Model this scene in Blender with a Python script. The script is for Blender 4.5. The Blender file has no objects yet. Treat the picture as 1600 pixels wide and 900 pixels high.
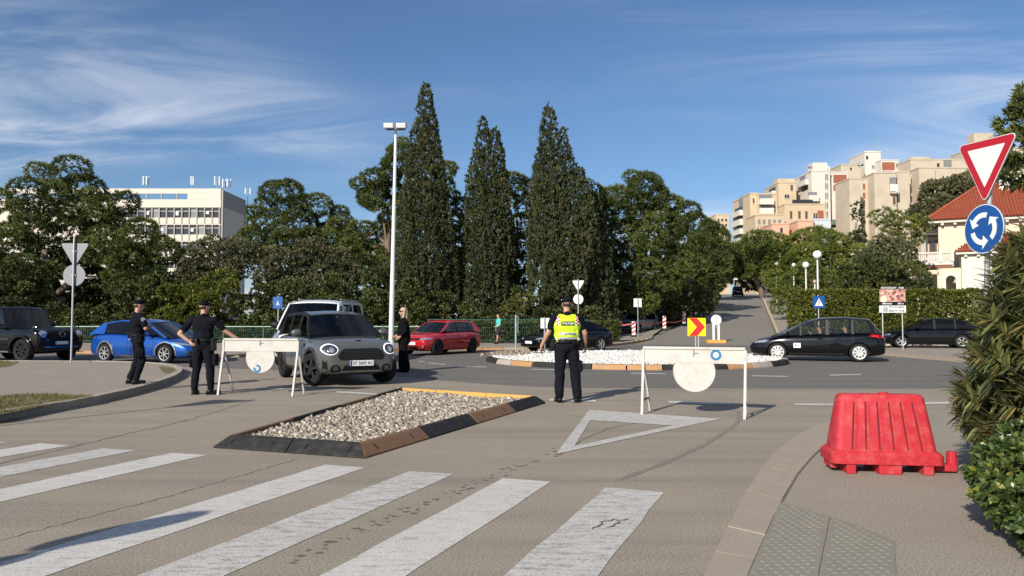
import bpy, bmesh, math, random
import numpy as np
from mathutils import Vector, Matrix, noise as mnoise
from mathutils.bvhtree import BVHTree

SC = bpy.context.scene
COL = SC.collection
PI = math.pi
R = math.radians

# ------------------------------------------------------------------ camera, sky, sun, exposure
FPX = 1155.0
CAM_H = 1.45
PITCH = math.atan(51 / FPX)
cam_data = bpy.data.cameras.new('camera')
cam = bpy.data.objects.new('camera', cam_data)
COL.objects.link(cam)
cam.location = (0, 0, CAM_H)
cam.rotation_euler = (PI / 2 + PITCH, 0, 0)
cam_data.sensor_width = 36
cam_data.lens = FPX * 36 / 1600
cam_data.clip_start = 0.05
cam_data.clip_end = 6000
SC.camera = cam

SUN_EL = R(28)
SUN_AZ = R(212)            # clockwise from +Y: behind the camera, to its left
world = bpy.data.worlds.new('World')
SC.world = world
world.use_nodes = True
wt = world.node_tree
for n in list(wt.nodes):
    wt.nodes.remove(n)
w_out = wt.nodes.new('ShaderNodeOutputWorld')
w_bg = wt.nodes.new('ShaderNodeBackground')
w_bg.inputs['Strength'].default_value = 0.076
w_sky = wt.nodes.new('ShaderNodeTexSky')
w_sky.sky_type = 'NISHITA'
w_sky.sun_disc = False
w_sky.sun_elevation = SUN_EL
w_sky.sun_rotation = SUN_AZ
w_sky.altitude = 30
w_sky.air_density = 1.0
w_sky.dust_density = 0.6
w_sky.ozone_density = 6.0
# thin cirrus: noise on the sky direction projected on a high plane
w_co = wt.nodes.new('ShaderNodeTexCoord')
w_sep = wt.nodes.new('ShaderNodeSeparateXYZ')
wt.links.new(w_co.outputs['Generated'], w_sep.inputs[0])


def wmath(op, a, b=None, c=None):
    n = wt.nodes.new('ShaderNodeMath')
    n.operation = op
    for i, v in enumerate((a, b, c)):
        if v is None:
            continue
        if isinstance(v, (int, float)):
            n.inputs[i].default_value = v
        else:
            wt.links.new(v, n.inputs[i])
    return n.outputs[0]


w_z = wmath('ADD', wmath('MAXIMUM', w_sep.outputs['Z'], 0.0), 0.10)
w_cmb = wt.nodes.new('ShaderNodeCombineXYZ')
wt.links.new(wmath('DIVIDE', w_sep.outputs['X'], w_z), w_cmb.inputs[0])
wt.links.new(wmath('DIVIDE', w_sep.outputs['Y'], w_z), w_cmb.inputs[1])


def wnoise(scale, loc, rot, stretch, detail, rough, dist):
    m = wt.nodes.new('ShaderNodeMapping')
    m.inputs['Location'].default_value = loc
    m.inputs['Rotation'].default_value = (0, 0, rot)
    m.inputs['Scale'].default_value = stretch
    wt.links.new(w_cmb.outputs[0], m.inputs[0])
    n = wt.nodes.new('ShaderNodeTexNoise')
    n.inputs['Scale'].default_value = scale
    n.inputs['Detail'].default_value = detail
    n.inputs['Roughness'].default_value = rough
    n.inputs['Distortion'].default_value = dist
    wt.links.new(m.outputs[0], n.inputs['Vector'])
    return n.outputs['Fac']


def wrange(v, a, b, lo=0.0, hi=1.0):
    n = wt.nodes.new('ShaderNodeMapRange')
    n.interpolation_type = 'SMOOTHSTEP'
    n.inputs[1].default_value = a
    n.inputs[2].default_value = b
    n.inputs[3].default_value = lo
    n.inputs[4].default_value = hi
    wt.links.new(v, n.inputs[0])
    return n.outputs[0]


c_big = wrange(wnoise(0.42, (14.2, -2.6, 0), R(-18), (1.0, 1.0, 1), 2, 0.5, 0.3), 0.43, 0.63)
c_fine = wrange(wnoise(1.1, (-5.0, 2.5, 0), R(-28), (0.55, 1.5, 1), 9, 0.62, 0.9), 0.36, 0.80)
c_veil = wrange(wnoise(0.5, (8.2, 2.2, 0), R(-22), (0.5, 1.4, 1), 7, 0.6, 0.6), 0.45, 0.85, 0.0, 0.22)
c_mask = wmath('MINIMUM', wmath('ADD', wmath('MULTIPLY', c_big, c_fine), wmath('MULTIPLY', c_veil, c_fine)), 1.0)
c_mask = wmath('MULTIPLY', c_mask, 0.9)
w_mix = wt.nodes.new('ShaderNodeMixRGB')
w_mix.inputs[2].default_value = (7.4, 7.7, 8.5, 1)
wt.links.new(c_mask, w_mix.inputs[0])
wt.links.new(w_sky.outputs[0], w_mix.inputs[1])
wt.links.new(w_mix.outputs[0], w_bg.inputs['Color'])
wt.links.new(w_bg.outputs[0], w_out.inputs['Surface'])

sun_data = bpy.data.lights.new('sun', 'SUN')
sun_data.energy = 4.2
sun_data.angle = R(0.53)
sun_data.color = (1.0, 0.925, 0.81)
sun = bpy.data.objects.new('sun', sun_data)
COL.objects.link(sun)
sun_dir = Vector((math.sin(SUN_AZ) * math.cos(SUN_EL), math.cos(SUN_AZ) * math.cos(SUN_EL), math.sin(SUN_EL)))
sun.rotation_euler = sun_dir.to_track_quat('Z', 'Y').to_euler()
sun.location = sun_dir * 60

SC.view_settings.view_transform = 'Standard'
SC.view_settings.look = 'None'
SC.view_settings.gamma = 1
SC.view_settings.use_curve_mapping = False
SC.view_settings.exposure = 0.56
SC.cycles.max_bounces = 6
SC.cycles.transparent_max_bounces = 12

# ------------------------------------------------------------------ helpers
_cp, _sp = math.cos(PITCH), math.sin(PITCH)


def ray(px, py):
    u = (px - 800) / FPX
    v = (450 - py) / FPX
    return Vector((u, _cp - v * _sp, _sp + v * _cp))


def G(px, py, z=0.0):
    """ground point (height z) seen at a photo pixel"""
    d = ray(px, py)
    t = (z - CAM_H) / d.z
    return Vector((d.x * t, d.y * t, z))


def P(px, py, y):
    """point at forward distance y seen at a photo pixel"""
    d = ray(px, py)
    t = y / d.y
    return Vector((d.x * t, y, CAM_H + d.z * t))


def sstep(a, b, x):
    t = min(1.0, max(0.0, (x - a) / (b - a)))
    return t * t * (3 - 2 * t)


ROAD0 = Vector((12.9, 48.0))
ROADD = Vector((25.9, 80.0)).normalized()


def hgt(x, y):
    """terrain: level round the roundabout, the street behind climbs to a crest"""
    r = 0.0
    if y > 38:
        t = y - 38
        r = 0.068 * (t * t / 16 if t < 8 else t - 4)
    r = min(r, 6.2 + 0.004 * max(0.0, y - 130))
    return r * sstep(3.0, 17.0, x)


def lin(c):
    return tuple((x / 12.92 if x <= 0.04045 else ((x + 0.055) / 1.055) ** 2.4) for x in c)


def link(o, parent=None):
    COL.objects.link(o)
    if parent is not None:
        o.parent = parent
    return o


def tag(o, label=None, cat=None, group=None, kind=None):
    if label:
        o['label'] = label
    if cat:
        o['category'] = cat
    if group:
        o['group'] = group
    if kind:
        o['kind'] = kind
    return o


def empty(name, loc=(0, 0, 0), rz=0.0, label=None, cat=None, group=None):
    o = bpy.data.objects.new(name, None)
    o.empty_display_size = 0.2
    COL.objects.link(o)
    o.location = loc
    o.rotation_euler = (0, 0, rz)
    return tag(o, label, cat, group)


def copy_tree(o, parent=None):
    c = o.copy()
    COL.objects.link(c)
    c.parent = parent
    for ch in list(o.children):
        copy_tree(ch, c)
    return c


class MB:
    """collects shapes into one mesh"""

    def __init__(s):
        s.v, s.f, s.m = [], [], []

    def add(s, vs, fs, mi=0):
        b = len(s.v)
        s.v.extend([tuple(v) for v in vs])
        for f in fs:
            s.f.append([i + b for i in f])
            s.m.append(mi)
        return s

    def box(s, c, d, rz=0.0, mi=0, rot=None):
        hx, hy, hz = d[0] / 2, d[1] / 2, d[2] / 2
        M = rot if rot is not None else Matrix.Rotation(rz, 3, 'Z')
        vs = [Vector(c) + M @ Vector((x * hx, y * hy, z * hz)) for z in (-1, 1) for x, y in ((-1, -1), (1, -1), (1, 1), (-1, 1))]
        return s.add(vs, [(3, 2, 1, 0), (4, 5, 6, 7), (0, 1, 5, 4), (1, 2, 6, 5), (2, 3, 7, 6), (3, 0, 4, 7)], mi)

    def box2(s, a, b, mi=0):
        return s.box([(a[i] + b[i]) / 2 for i in range(3)], [abs(b[i] - a[i]) for i in range(3)], mi=mi)

    def bar(s, p0, p1, w, h, mi=0, up=(0, 0, 1)):
        p0, p1 = Vector(p0), Vector(p1)
        z = (p1 - p0)
        L = z.length
        z.normalize()
        x = Vector(up).cross(z)
        if x.length < 1e-4:
            x = Vector((1, 0, 0))
        x.normalize()
        y = z.cross(x)
        M = Matrix((x, y, z)).transposed()
        return s.box((p0 + p1) / 2, (w, h, L), rot=M, mi=mi)

    def cyl(s, p0, p1, r0, r1=None, n=10, caps=True, mi=0):
        r1 = r0 if r1 is None else r1
        p0, p1 = Vector(p0), Vector(p1)
        z = (p1 - p0).normalized()
        x = z.orthogonal().normalized()
        y = z.cross(x)
        vs = []
        for p, r in ((p0, r0), (p1, r1)):
            for i in range(n):
                a = 2 * PI * i / n
                vs.append(p + x * math.cos(a) * r + y * math.sin(a) * r)
        fs = [(i, (i + 1) % n, n + (i + 1) % n, n + i) for i in range(n)]
        if caps:
            fs += [tuple(range(n - 1, -1, -1)), tuple(range(n, 2 * n))]
        return s.add(vs, fs, mi)

    def tube(s, pts, rs, n=8, caps=True, mi=0):
        pts = [Vector(p) for p in pts]
        if isinstance(rs, (int, float)):
            rs = [rs] * len(pts)
        vs = []
        x = None
        for k, p in enumerate(pts):
            t = (pts[min(k + 1, len(pts) - 1)] - pts[max(k - 1, 0)]).normalized()
            if x is None:
                x = t.orthogonal().normalized()
            else:
                x = (x - t * x.dot(t))
                x = x.normalized() if x.length > 1e-5 else t.orthogonal().normalized()
            y = t.cross(x)
            for i in range(n):
                a = 2 * PI * i / n
                vs.append(p + (x * math.cos(a) + y * math.sin(a)) * rs[k])
        fs = []
        for k in range(len(pts) - 1):
            for i in range(n):
                j = (i + 1) % n
                fs.append((k * n + i, k * n + j, (k + 1) * n + j, (k + 1) * n + i))
        if caps:
            fs.append(tuple(range(n - 1, -1, -1)))
            e = (len(pts) - 1) * n
            fs.append(tuple(range(e, e + n)))
        return s.add(vs, fs, mi)

    def ell(s, c, r, nu=12, nv=8, rot=None, mi=0):
        c = Vector(c)
        if isinstance(r, (int, float)):
            r = (r, r, r)
        vs = [Vector((0, 0, -r[2]))]
        for j in range(1, nv):
            t = -PI / 2 + PI * j / nv
            for i in range(nu):
                a = 2 * PI * i / nu
                vs.append(Vector((math.cos(t) * math.cos(a) * r[0], math.cos(t) * math.sin(a) * r[1], math.sin(t) * r[2])))
        vs.append(Vector((0, 0, r[2])))
        if rot is not None:
            vs = [rot @ v for v in vs]
        vs = [v + c for v in vs]
        fs = []
        for i in range(nu):
            fs.append((0, 1 + (i + 1) % nu, 1 + i))
        for j in range(nv - 2):
            for i in range(nu):
                a, b = 1 + j * nu + i, 1 + j * nu + (i + 1) % nu
                fs.append((a, b, b + nu, a + nu))
        e = len(vs) - 1
        for i in range(nu):
            fs.append((e, 1 + (nv - 2) * nu + i, 1 + (nv - 2) * nu + (i + 1) % nu))
        return s.add(vs, fs, mi)

    def prism(s, poly, z0, z1, M=None, mi=0, off=(0, 0, 0)):
        """polygon in local xy extruded along local z; M maps to parent space"""
        n = len(poly)
        vs = [Vector((p[0], p[1], z0)) for p in poly] + [Vector((p[0], p[1], z1)) for p in poly]
        if M is not None:
            vs = [M @ v for v in vs]
        vs = [v + Vector(off) for v in vs]
        fs = [tuple(range(n - 1, -1, -1)), tuple(range(n, 2 * n))] + [(i, (i + 1) % n, n + (i + 1) % n, n + i) for i in range(n)]
        return s.add(vs, fs, mi)

    def lathe(s, prof, n=24, M=None, mi=0, closed=False):
        """profile of (r, z) turned about local z"""
        vs = []
        for r, z in prof:
            for i in range(n):
                a = 2 * PI * i / n
                vs.append(Vector((r * math.cos(a), r * math.sin(a), z)))
        if M is not None:
            vs = [M @ v for v in vs]
        fs = []
        m = len(prof)
        for k in range(m if closed else m - 1):
            k2 = (k + 1) % m
            for i in range(n):
                j = (i + 1) % n
                fs.append((k * n + i, k * n + j, k2 * n + j, k2 * n + i))
        return s.add(vs, fs, mi)

    def mesh(s, name, mats, smooth=False):
        me = bpy.data.meshes.new(name)
        me.from_pydata(s.v, [], s.f)
        if not isinstance(mats, (list, tuple)):
            mats = [mats]
        for m in mats:
            me.materials.append(m)
        me.polygons.foreach_set('material_index', s.m)
        if smooth:
            me.polygons.foreach_set('use_smooth', [True] * len(s.f))
        bm = bmesh.new()
        bm.from_mesh(me)
        bmesh.ops.recalc_face_normals(bm, faces=bm.faces)
        bm.to_mesh(me)
        bm.free()
        me.update()
        return me

    def build(s, name, mats, parent=None, smooth=False, bevel=0.0, auto=None):
        me = s.mesh(name, mats, smooth or auto is not None)
        if auto is not None:
            me.set_sharp_from_angle(angle=R(auto))
        o = link(bpy.data.objects.new(name, me), parent)
        if bevel:
            b = o.modifiers.new('bevel', 'BEVEL')
            b.width = bevel
            b.segments = 2
            b.limit_method = 'ANGLE'
        return o


def inst(name, me, parent=None, loc=(0, 0, 0), rot=(0, 0, 0), scale=(1, 1, 1)):
    o = link(bpy.data.objects.new(name, me), parent)
    o.location = loc
    o.rotation_euler = rot
    o.scale = scale
    return o


def sheet(name, poly, z, mat, parent=None, kind=None, uv=None):
    """flat n-gon at height z"""
    mb = MB()
    mb.add([(p[0], p[1], z) for p in poly], [tuple(range(len(poly)))])
    o = mb.build(name, mat, parent)
    if o.data.polygons[0].normal.z < 0:
        o.data.flip_normals()
    return tag(o, kind=kind)


def np_mesh(name, verts, faces, mat, rnd=None, smooth=False):
    """fast mesh from arrays; faces (F,k) all of one size; rnd per face"""
    me = bpy.data.meshes.new(name)
    nv, (nf, k) = len(verts), faces.shape
    me.vertices.add(nv)
    me.vertices.foreach_set('co', np.ascontiguousarray(verts, dtype=np.float32).ravel())
    me.loops.add(nf * k)
    me.loops.foreach_set('vertex_index', np.ascontiguousarray(faces, dtype=np.int32).ravel())
    me.polygons.add(nf)
    me.polygons.foreach_set('loop_start', np.arange(0, nf * k, k, dtype=np.int32))
    me.materials.append(mat)
    if rnd is not None:
        a = me.attributes.new('rnd', 'FLOAT', 'FACE')
        a.data.foreach_set('value', np.ascontiguousarray(rnd, dtype=np.float32))
    me.update(calc_edges=True)
    if smooth:
        me.polygons.foreach_set('use_smooth', [True] * nf)
    return me


# ------------------------------------------------------------------ materials
MATS = {}


def nt_of(name):
    m = bpy.data.materials.new(name)
    m.use_nodes = True
    return m, m.node_tree, m.node_tree.nodes['Principled BSDF']


def mat(name, col, rough=0.6, metal=0.0, var=0.0, vscale=6.0, bump=0.0, bscale=60.0, coat=0.0, spec=0.5, emit=None, dirt=None, dscale=2.0, damt=0.5):
    """plain procedural material: base colour with noise variation, optional dirt patches and fine relief"""
    if name in MATS:
        return MATS[name]
    m, nt, b = nt_of(name)
    b.inputs['Roughness'].default_value = rough
    b.inputs['Metallic'].default_value = metal
    b.inputs['Specular IOR Level'].default_value = spec
    if coat:
        b.inputs['Coat Weight'].default_value = coat
        b.inputs['Coat Roughness'].default_value = 0.04
    tc = nt.nodes.new('ShaderNodeTexCoord')
    last = None
    if var:
        n = nt.nodes.new('ShaderNodeTexNoise')
        n.inputs['Scale'].default_value = vscale
        n.inputs['Detail'].default_value = 6
        n.inputs['Roughness'].default_value = 0.65
        nt.links.new(tc.outputs['Object'], n.inputs['Vector'])
        r = nt.nodes.new('ShaderNodeMixRGB')
        r.inputs[1].default_value = tuple(max(0, c * (1 - var)) for c in col) + (1,)
        r.inputs[2].default_value = tuple(min(1, c * (1 + var)) for c in col) + (1,)
        nt.links.new(n.outputs['Fac'], r.inputs[0])
        last = r.outputs[0]
    if dirt:
        n = nt.nodes.new('ShaderNodeTexNoise')
        n.inputs['Scale'].default_value = dscale
        n.inputs['Detail'].default_value = 8
        n.inputs['Roughness'].default_value = 0.7
        nt.links.new(tc.outputs['Object'], n.inputs['Vector'])
        mr = nt.nodes.new('ShaderNodeMapRange')
        mr.inputs[1].default_value = 0.48
        mr.inputs[2].default_value = 0.72
        mr.inputs[4].default_value = damt
        nt.links.new(n.outputs['Fac'], mr.inputs[0])
        r = nt.nodes.new('ShaderNodeMixRGB')
        if last:
            nt.links.new(last, r.inputs[1])
        else:
            r.inputs[1].default_value = tuple(col) + (1,)
        r.inputs[2].default_value = tuple(dirt) + (1,)
        nt.links.new(mr.outputs[0], r.inputs[0])
        last = r.outputs[0]
    if last:
        nt.links.new(last, b.inputs['Base Color'])
    else:
        b.inputs['Base Color'].default_value = tuple(col) + (1,)
    if bump:
        n = nt.nodes.new('ShaderNodeTexNoise')
        n.inputs['Scale'].default_value = bscale
        n.inputs['Detail'].default_value = 4
        nt.links.new(tc.outputs['Object'], n.inputs['Vector'])
        bp = nt.nodes.new('ShaderNodeBump')
        bp.inputs['Strength'].default_value = bump
        bp.inputs['Distance'].default_value = 0.01
        nt.links.new(n.outputs['Fac'], bp.inputs['Height'])
        nt.links.new(bp.outputs[0], b.inputs['Normal'])
    if emit:
        b.inputs['Emission Color'].default_value = tuple(emit[:3]) + (1,)
        b.inputs['Emission Strength'].default_value = emit[3]
    MATS[name] = m
    return m


def ground_mat(name, c1, c2, c3, s_big=0.35, s_fine=90.0, speck=0.5, bump=0.35, wear=None, rough=0.9, streak=None):
    """road or pavement: large soft patches, fine aggregate speckle, optional paint wear"""
    m, nt, b = nt_of(name)
    L = nt.links.new
    b.inputs['Roughness'].default_value = rough
    b.inputs['Specular IOR Level'].default_value = 0.25
    tc = nt.nodes.new('ShaderNodeTexCoord')

    def noise(scale, det=6, rg=0.6, stretch=None, rot=0.0):
        n = nt.nodes.new('ShaderNodeTexNoise')
        n.inputs['Scale'].default_value = scale
        n.inputs['Detail'].default_value = det
        n.inputs['Roughness'].default_value = rg
        if stretch:
            mp = nt.nodes.new('ShaderNodeMapping')
            mp.inputs['Scale'].default_value = stretch
            mp.inputs['Rotation'].default_value = (0, 0, rot)
            L(tc.outputs['Object'], mp.inputs[0])
            L(mp.outputs[0], n.inputs['Vector'])
        else:
            L(tc.outputs['Object'], n.inputs['Vector'])
        return n.outputs['Fac']

    def rng(v, a, b_, lo=0.0, hi=1.0):
        n = nt.nodes.new('ShaderNodeMapRange')
        n.inputs[1].default_value = a
        n.inputs[2].default_value = b_
        n.inputs[3].default_value = lo
        n.inputs[4].default_value = hi
        L(v, n.inputs[0])
        return n.outputs[0]

    def mix(f, a, b_):
        n = nt.nodes.new('ShaderNodeMixRGB')
        for k, v in ((0, f), (1, a), (2, b_)):
            if isinstance(v, tuple):
                n.inputs[k].default_value = v + (1,)
            elif isinstance(v, float):
                n.inputs[k].default_value = v
            else:
                L(v, n.inputs[k])
        return n.outputs[0]

    col = mix(rng(noise(s_big, 7, 0.6), 0.35, 0.65), c1, c2)
    col = mix(rng(noise(s_big * 5, 8, 0.7), 0.45, 0.8, 0.0, 0.55), col, c3)
    if streak:
        col = mix(rng(noise(0.8, 5, 0.6, (0.12, 2.2, 1), streak), 0.46, 0.68, 0.0, 0.8), col, c3)
    fine = noise(s_fine, 2, 0.8)
    col = mix(rng(fine, 0.53, 0.64, 0.0, speck), col, tuple(min(1, x * 1.75) for x in c1))
    col = mix(rng(fine, 0.47, 0.36, 0.0, speck), col, tuple(x * 0.42 for x in c1))
    if wear:
        wn = noise(9, 9, 0.75, (0.5, 2.0, 1), 0.35)
        w2 = noise(70, 3, 0.7)
        ad = nt.nodes.new('ShaderNodeMath')
        ad.operation = 'ADD'
        L(rng(wn, 0.3, 0.7, 0.0, 0.75), ad.inputs[0])
        L(rng(w2, 0.3, 0.7, 0.0, 0.5), ad.inputs[1])
        col = mix(rng(ad.outputs[0], wear[1], wear[1] + 0.22), col, wear[0])
    L(col, b.inputs['Base Color'])
    bp = nt.nodes.new('ShaderNodeBump')
    bp.inputs['Strength'].default_value = bump
    bp.inputs['Distance'].default_value = 0.006
    L(fine, bp.inputs['Height'])
    L(bp.outputs[0], b.inputs['Normal'])
    MATS[name] = m
    return m


def leaf_mat(name, dark, light, trans=0.25, rough=0.55, dead=None, spec=0.3):
    m, nt, b = nt_of(name)
    L = nt.links.new
    at = nt.nodes.new('ShaderNodeAttribute')
    at.attribute_name = 'rnd'
    cr = nt.nodes.new('ShaderNodeValToRGB')
    cr.color_ramp.elements[0].color = tuple(dark) + (1,)
    cr.color_ramp.elements[1].color = tuple(light) + (1,)
    cr.color_ramp.elements[1].position = 0.9
    if dead:
        e = cr.color_ramp.elements.new(0.955)
        e.color = tuple(dead) + (1,)
    L(at.outputs['Fac'], cr.inputs[0])
    L(cr.outputs[0], b.inputs['Base Color'])
    b.inputs['Roughness'].default_value = rough
    b.inputs['Specular IOR Level'].default_value = spec
    tr = nt.nodes.new('ShaderNodeBsdfTranslucent')
    L(cr.outputs[0], tr.inputs['Color'])
    mx = nt.nodes.new('ShaderNodeMixShader')
    mx.inputs[0].default_value = trans
    L(b.outputs[0], mx.inputs[1])
    L(tr.outputs[0], mx.inputs[2])
    L(mx.outputs[0], nt.nodes['Material Output'].inputs['Surface'])
    MATS[name] = m
    return m


def glass_mat(name, tint, refl=1.0, rough=0.02):
    if name in MATS:
        return MATS[name]
    m, nt, b = nt_of(name)
    L = nt.links.new
    nt.nodes.remove(b)
    fr = nt.nodes.new('ShaderNodeFresnel')
    fr.inputs['IOR'].default_value = 1.5
    tr = nt.nodes.new('ShaderNodeBsdfTransparent')
    tr.inputs['Color'].default_value = tuple(tint) + (1,)
    gl = nt.nodes.new('ShaderNodeBsdfGlossy')
    gl.inputs['Roughness'].default_value = rough
    gl.inputs['Color'].default_value = (refl, refl, refl, 1)
    mx = nt.nodes.new('ShaderNodeMixShader')
    L(fr.outputs[0], mx.inputs[0])
    L(tr.outputs[0], mx.inputs[1])
    L(gl.outputs[0], mx.inputs[2])
    L(mx.outputs[0], nt.nodes['Material Output'].inputs['Surface'])
    MATS[name] = m
    return m


def text_mesh(s, size, depth=0.002, bold=0.0):
    cu = bpy.data.curves.new('lettering', 'FONT')
    cu.body = s
    cu.size = size
    cu.align_x = 'CENTER'
    cu.align_y = 'CENTER'
    cu.extrude = depth
    cu.offset = bold
    cu.resolution_u = 3
    o = bpy.data.objects.new('lettering', cu)
    COL.objects.link(o)
    dg = bpy.context.evaluated_depsgraph_get()
    me = bpy.data.meshes.new_from_object(o.evaluated_get(dg))
    bpy.data.objects.remove(o)
    bpy.data.curves.remove(cu)
    return me


def text_obj(s, size, material, parent, M, depth=0.002, bold=0.0, name='lettering'):
    me = text_mesh(s, size, depth, bold)
    me.materials.clear()
    me.materials.append(material)
    o = link(bpy.data.objects.new(name, me), parent)
    o.matrix_local = M
    return o


def face_frame(origin, right, up):
    """matrix whose x is right, y is up, z towards the viewer"""
    r, u = Vector(right).normalized(), Vector(up).normalized()
    n = r.cross(u)
    M = Matrix((r, u, n)).transposed().to_4x4()
    M.translation = Vector(origin)
    return M


WHITE = mat('white paint', (0.72, 0.71, 0.67), 0.45, var=0.08, vscale=5, dirt=(0.42, 0.38, 0.32), dscale=4, damt=0.35)
GALV = mat('galvanised steel', (0.42, 0.43, 0.44), 0.45, 0.6, var=0.12, vscale=8)
GREYBACK = mat('grey sign back', (0.20, 0.21, 0.23), 0.5, 0.3, var=0.1, vscale=4)
BLACKP = mat('black plastic', (0.010, 0.010, 0.011), 0.5, spec=0.25)
RUBBER = mat('tyre rubber', (0.014, 0.014, 0.015), 0.85, spec=0.2)
# ------------------------------------------------------------------ ground, roads, pavements, markings
ASPH = ground_mat('worn asphalt', (0.268, 0.229, 0.181), (0.315, 0.268, 0.208), (0.208, 0.182, 0.150), 0.22, 60, 0.55, 0.4, streak=-0.9)
ASPH_D = ground_mat('dark asphalt', (0.148, 0.137, 0.122), (0.172, 0.158, 0.139), (0.122, 0.114, 0.103), 0.2, 70, 0.4, 0.35, streak=0.05)
PAVE = ground_mat('pavement asphalt', (0.275, 0.238, 0.195), (0.305, 0.262, 0.212), (0.225, 0.195, 0.16), 0.5, 70, 0.7, 0.5)
CONC = ground_mat('kerb concrete', (0.34, 0.30, 0.255), (0.38, 0.335, 0.28), (0.25, 0.22, 0.19), 1.2, 120, 0.35, 0.3)
KERBP = ground_mat('pale kerb stone', (0.315, 0.265, 0.208), (0.345, 0.29, 0.228), (0.25, 0.213, 0.17), 1.1, 130, 0.35, 0.3)
TACT = ground_mat('tactile paving concrete', (0.225, 0.207, 0.168), (0.25, 0.23, 0.187), (0.19, 0.175, 0.143), 0.8, 140, 0.3, 0.3)
PAINT = ground_mat('worn road paint', (0.50, 0.48, 0.445), (0.55, 0.53, 0.49), (0.41, 0.39, 0.36), 0.9, 100, 0.3, 0.25, wear=((0.30, 0.268, 0.225), 0.70))
PAINT_O = ground_mat('faded road paint', (0.48, 0.47, 0.445), (0.52, 0.505, 0.475), (0.40, 0.39, 0.365), 0.9, 100, 0.3, 0.25, wear=((0.29, 0.258, 0.218), 0.60))
SOIL = ground_mat('dry soil', (0.16, 0.125, 0.08), (0.14, 0.13, 0.07), (0.10, 0.095, 0.05), 0.5, 40, 0.5, 0.6)
TAR = mat('tar crack', (0.125, 0.108, 0.09), 0.9, var=0.2, vscale=20)
SKID = mat('tyre mark', (0.19, 0.165, 0.135), 0.9, var=0.2, vscale=12)
RK_BLK = mat('black rubber kerb', (0.022, 0.022, 0.022), 0.7, var=0.25, vscale=14, bump=0.3, spec=0.2, dirt=(0.085, 0.075, 0.062), dscale=7, damt=0.45)
RK_BRN = mat('faded orange rubber kerb', (0.20, 0.105, 0.05), 0.75, var=0.2, vscale=10, bump=0.3, dirt=(0.12, 0.085, 0.06), dscale=6, damt=0.6)
RK_YEL = mat('yellow rubber kerb', (0.62, 0.33, 0.075), 0.6, var=0.12, vscale=9, dirt=(0.3, 0.2, 0.1), dscale=7, damt=0.5)
RK_ORG = mat('orange painted kerb', (0.40, 0.215, 0.088), 0.75, var=0.25, vscale=5, dirt=(0.24, 0.19, 0.145), dscale=3, damt=0.9)
rng = np.random.default_rng(7)
random.seed(7)


def grid(name, xs, ys, zf, m, kind=None):
    mb = MB()
    for y in ys:
        for x in xs:
            mb.v.append((x, y, zf(x, y)))
    n = len(xs)
    for j in range(len(ys) - 1):
        for i in range(n - 1):
            mb.f.append((j * n + i, j * n + i + 1, (j + 1) * n + i + 1, (j + 1) * n + i))
            mb.m.append(0)
    o = mb.build(name, m)
    if o.data.polygons[0].normal.z < 0:
        o.data.flip_normals()
    return tag(o, kind=kind)


def resample(line, n):
    pts = [Vector((p[0], p[1])) for p in line]
    ds = [0.0]
    for a, b in zip(pts, pts[1:]):
        ds.append(ds[-1] + (b - a).length)
    out = []
    for k in range(n):
        t = ds[-1] * k / (n - 1)
        i = 0
        while i < len(ds) - 2 and ds[i + 1] < t:
            i += 1
        f = (t - ds[i]) / max(1e-6, ds[i + 1] - ds[i])
        out.append(pts[i].lerp(pts[i + 1], f))
    return out


def strip(name, a, b, n, m_, dz, material, kind='structure'):
    A, B = resample(a, n), resample(b, n)
    mb = MB()
    for i in range(n):
        for j in range(m_ + 1):
            p = A[i].lerp(B[i], j / m_)
            mb.v.append((p.x, p.y, hgt(p.x, p.y) + dz))
    w = m_ + 1
    for i in range(n - 1):
        for j in range(m_):
            mb.f.append((i * w + j, i * w + j + 1, (i + 1) * w + j + 1, (i + 1) * w + j))
            mb.m.append(0)
    o = mb.build(name, material)
    if o.data.polygons[0].normal.z < 0:
        o.data.flip_normals()
    return tag(o, kind=kind)


gx = [-2600, -700, -250, -90, -45, -20, -8] + list(range(0, 46, 2)) + [52, 62, 80, 120, 250, 700, 2600]
gy = [-300, -40, 0, 20, 36] + list(range(38, 150, 2)) + [170, 220, 400, 900, 3200]
grid('ground', gx, gy, lambda x, y: hgt(x, y) - 0.03, SOIL, 'structure')
grid('approach_road', [-70, -20, 0, 20, 70], [-14, 0, 20, 38], lambda x, y: 0.0, ASPH, 'structure')
grid('junction_road', list(range(-2, 26, 2)), list(range(38, 52, 2)), lambda x, y: hgt(x, y) + 0.004, ASPH_D, 'structure')
ring = [(1900, 604), (1600, 606), (1400, 607), (1200, 607), (1000, 606.5), (900, 606), (820, 603.5), (760, 600), (700, 595), (640, 590), (560, 585), (480, 581), (330, 574), (140, 569), (-200, 566)]
rp = [G(*p) for p in ring]
rl = resample([(p.x, p.y) for p in rp], 160)
rl = [(p.x, p.y + 0.10 * mnoise.noise((p.x * 1.3, 0, 3)) + 0.05 * mnoise.noise((p.x * 5, 1, 3))) for p in rl]
sheet('roundabout_road', rl + [(-40, 38.0), (45, 38.0)], 0.004, ASPH_D, kind='structure')


def road_pt(s, off):
    c = ROAD0 + ROADD * s
    nrm = Vector((ROADD.y, -ROADD.x))
    return c + nrm * off


strip('hill_road', [road_pt(s, -4.0) for s in range(-6, 330, 6)], [road_pt(s, 4.0) for s in range(-6, 330, 6)], 150, 4, 0.012, ground_mat('pale asphalt', (0.20, 0.182, 0.158), (0.23, 0.208, 0.18), (0.165, 0.152, 0.133), 0.15, 40, 0.3, 0.3))  # paler asphalt than on the roundabout

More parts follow.
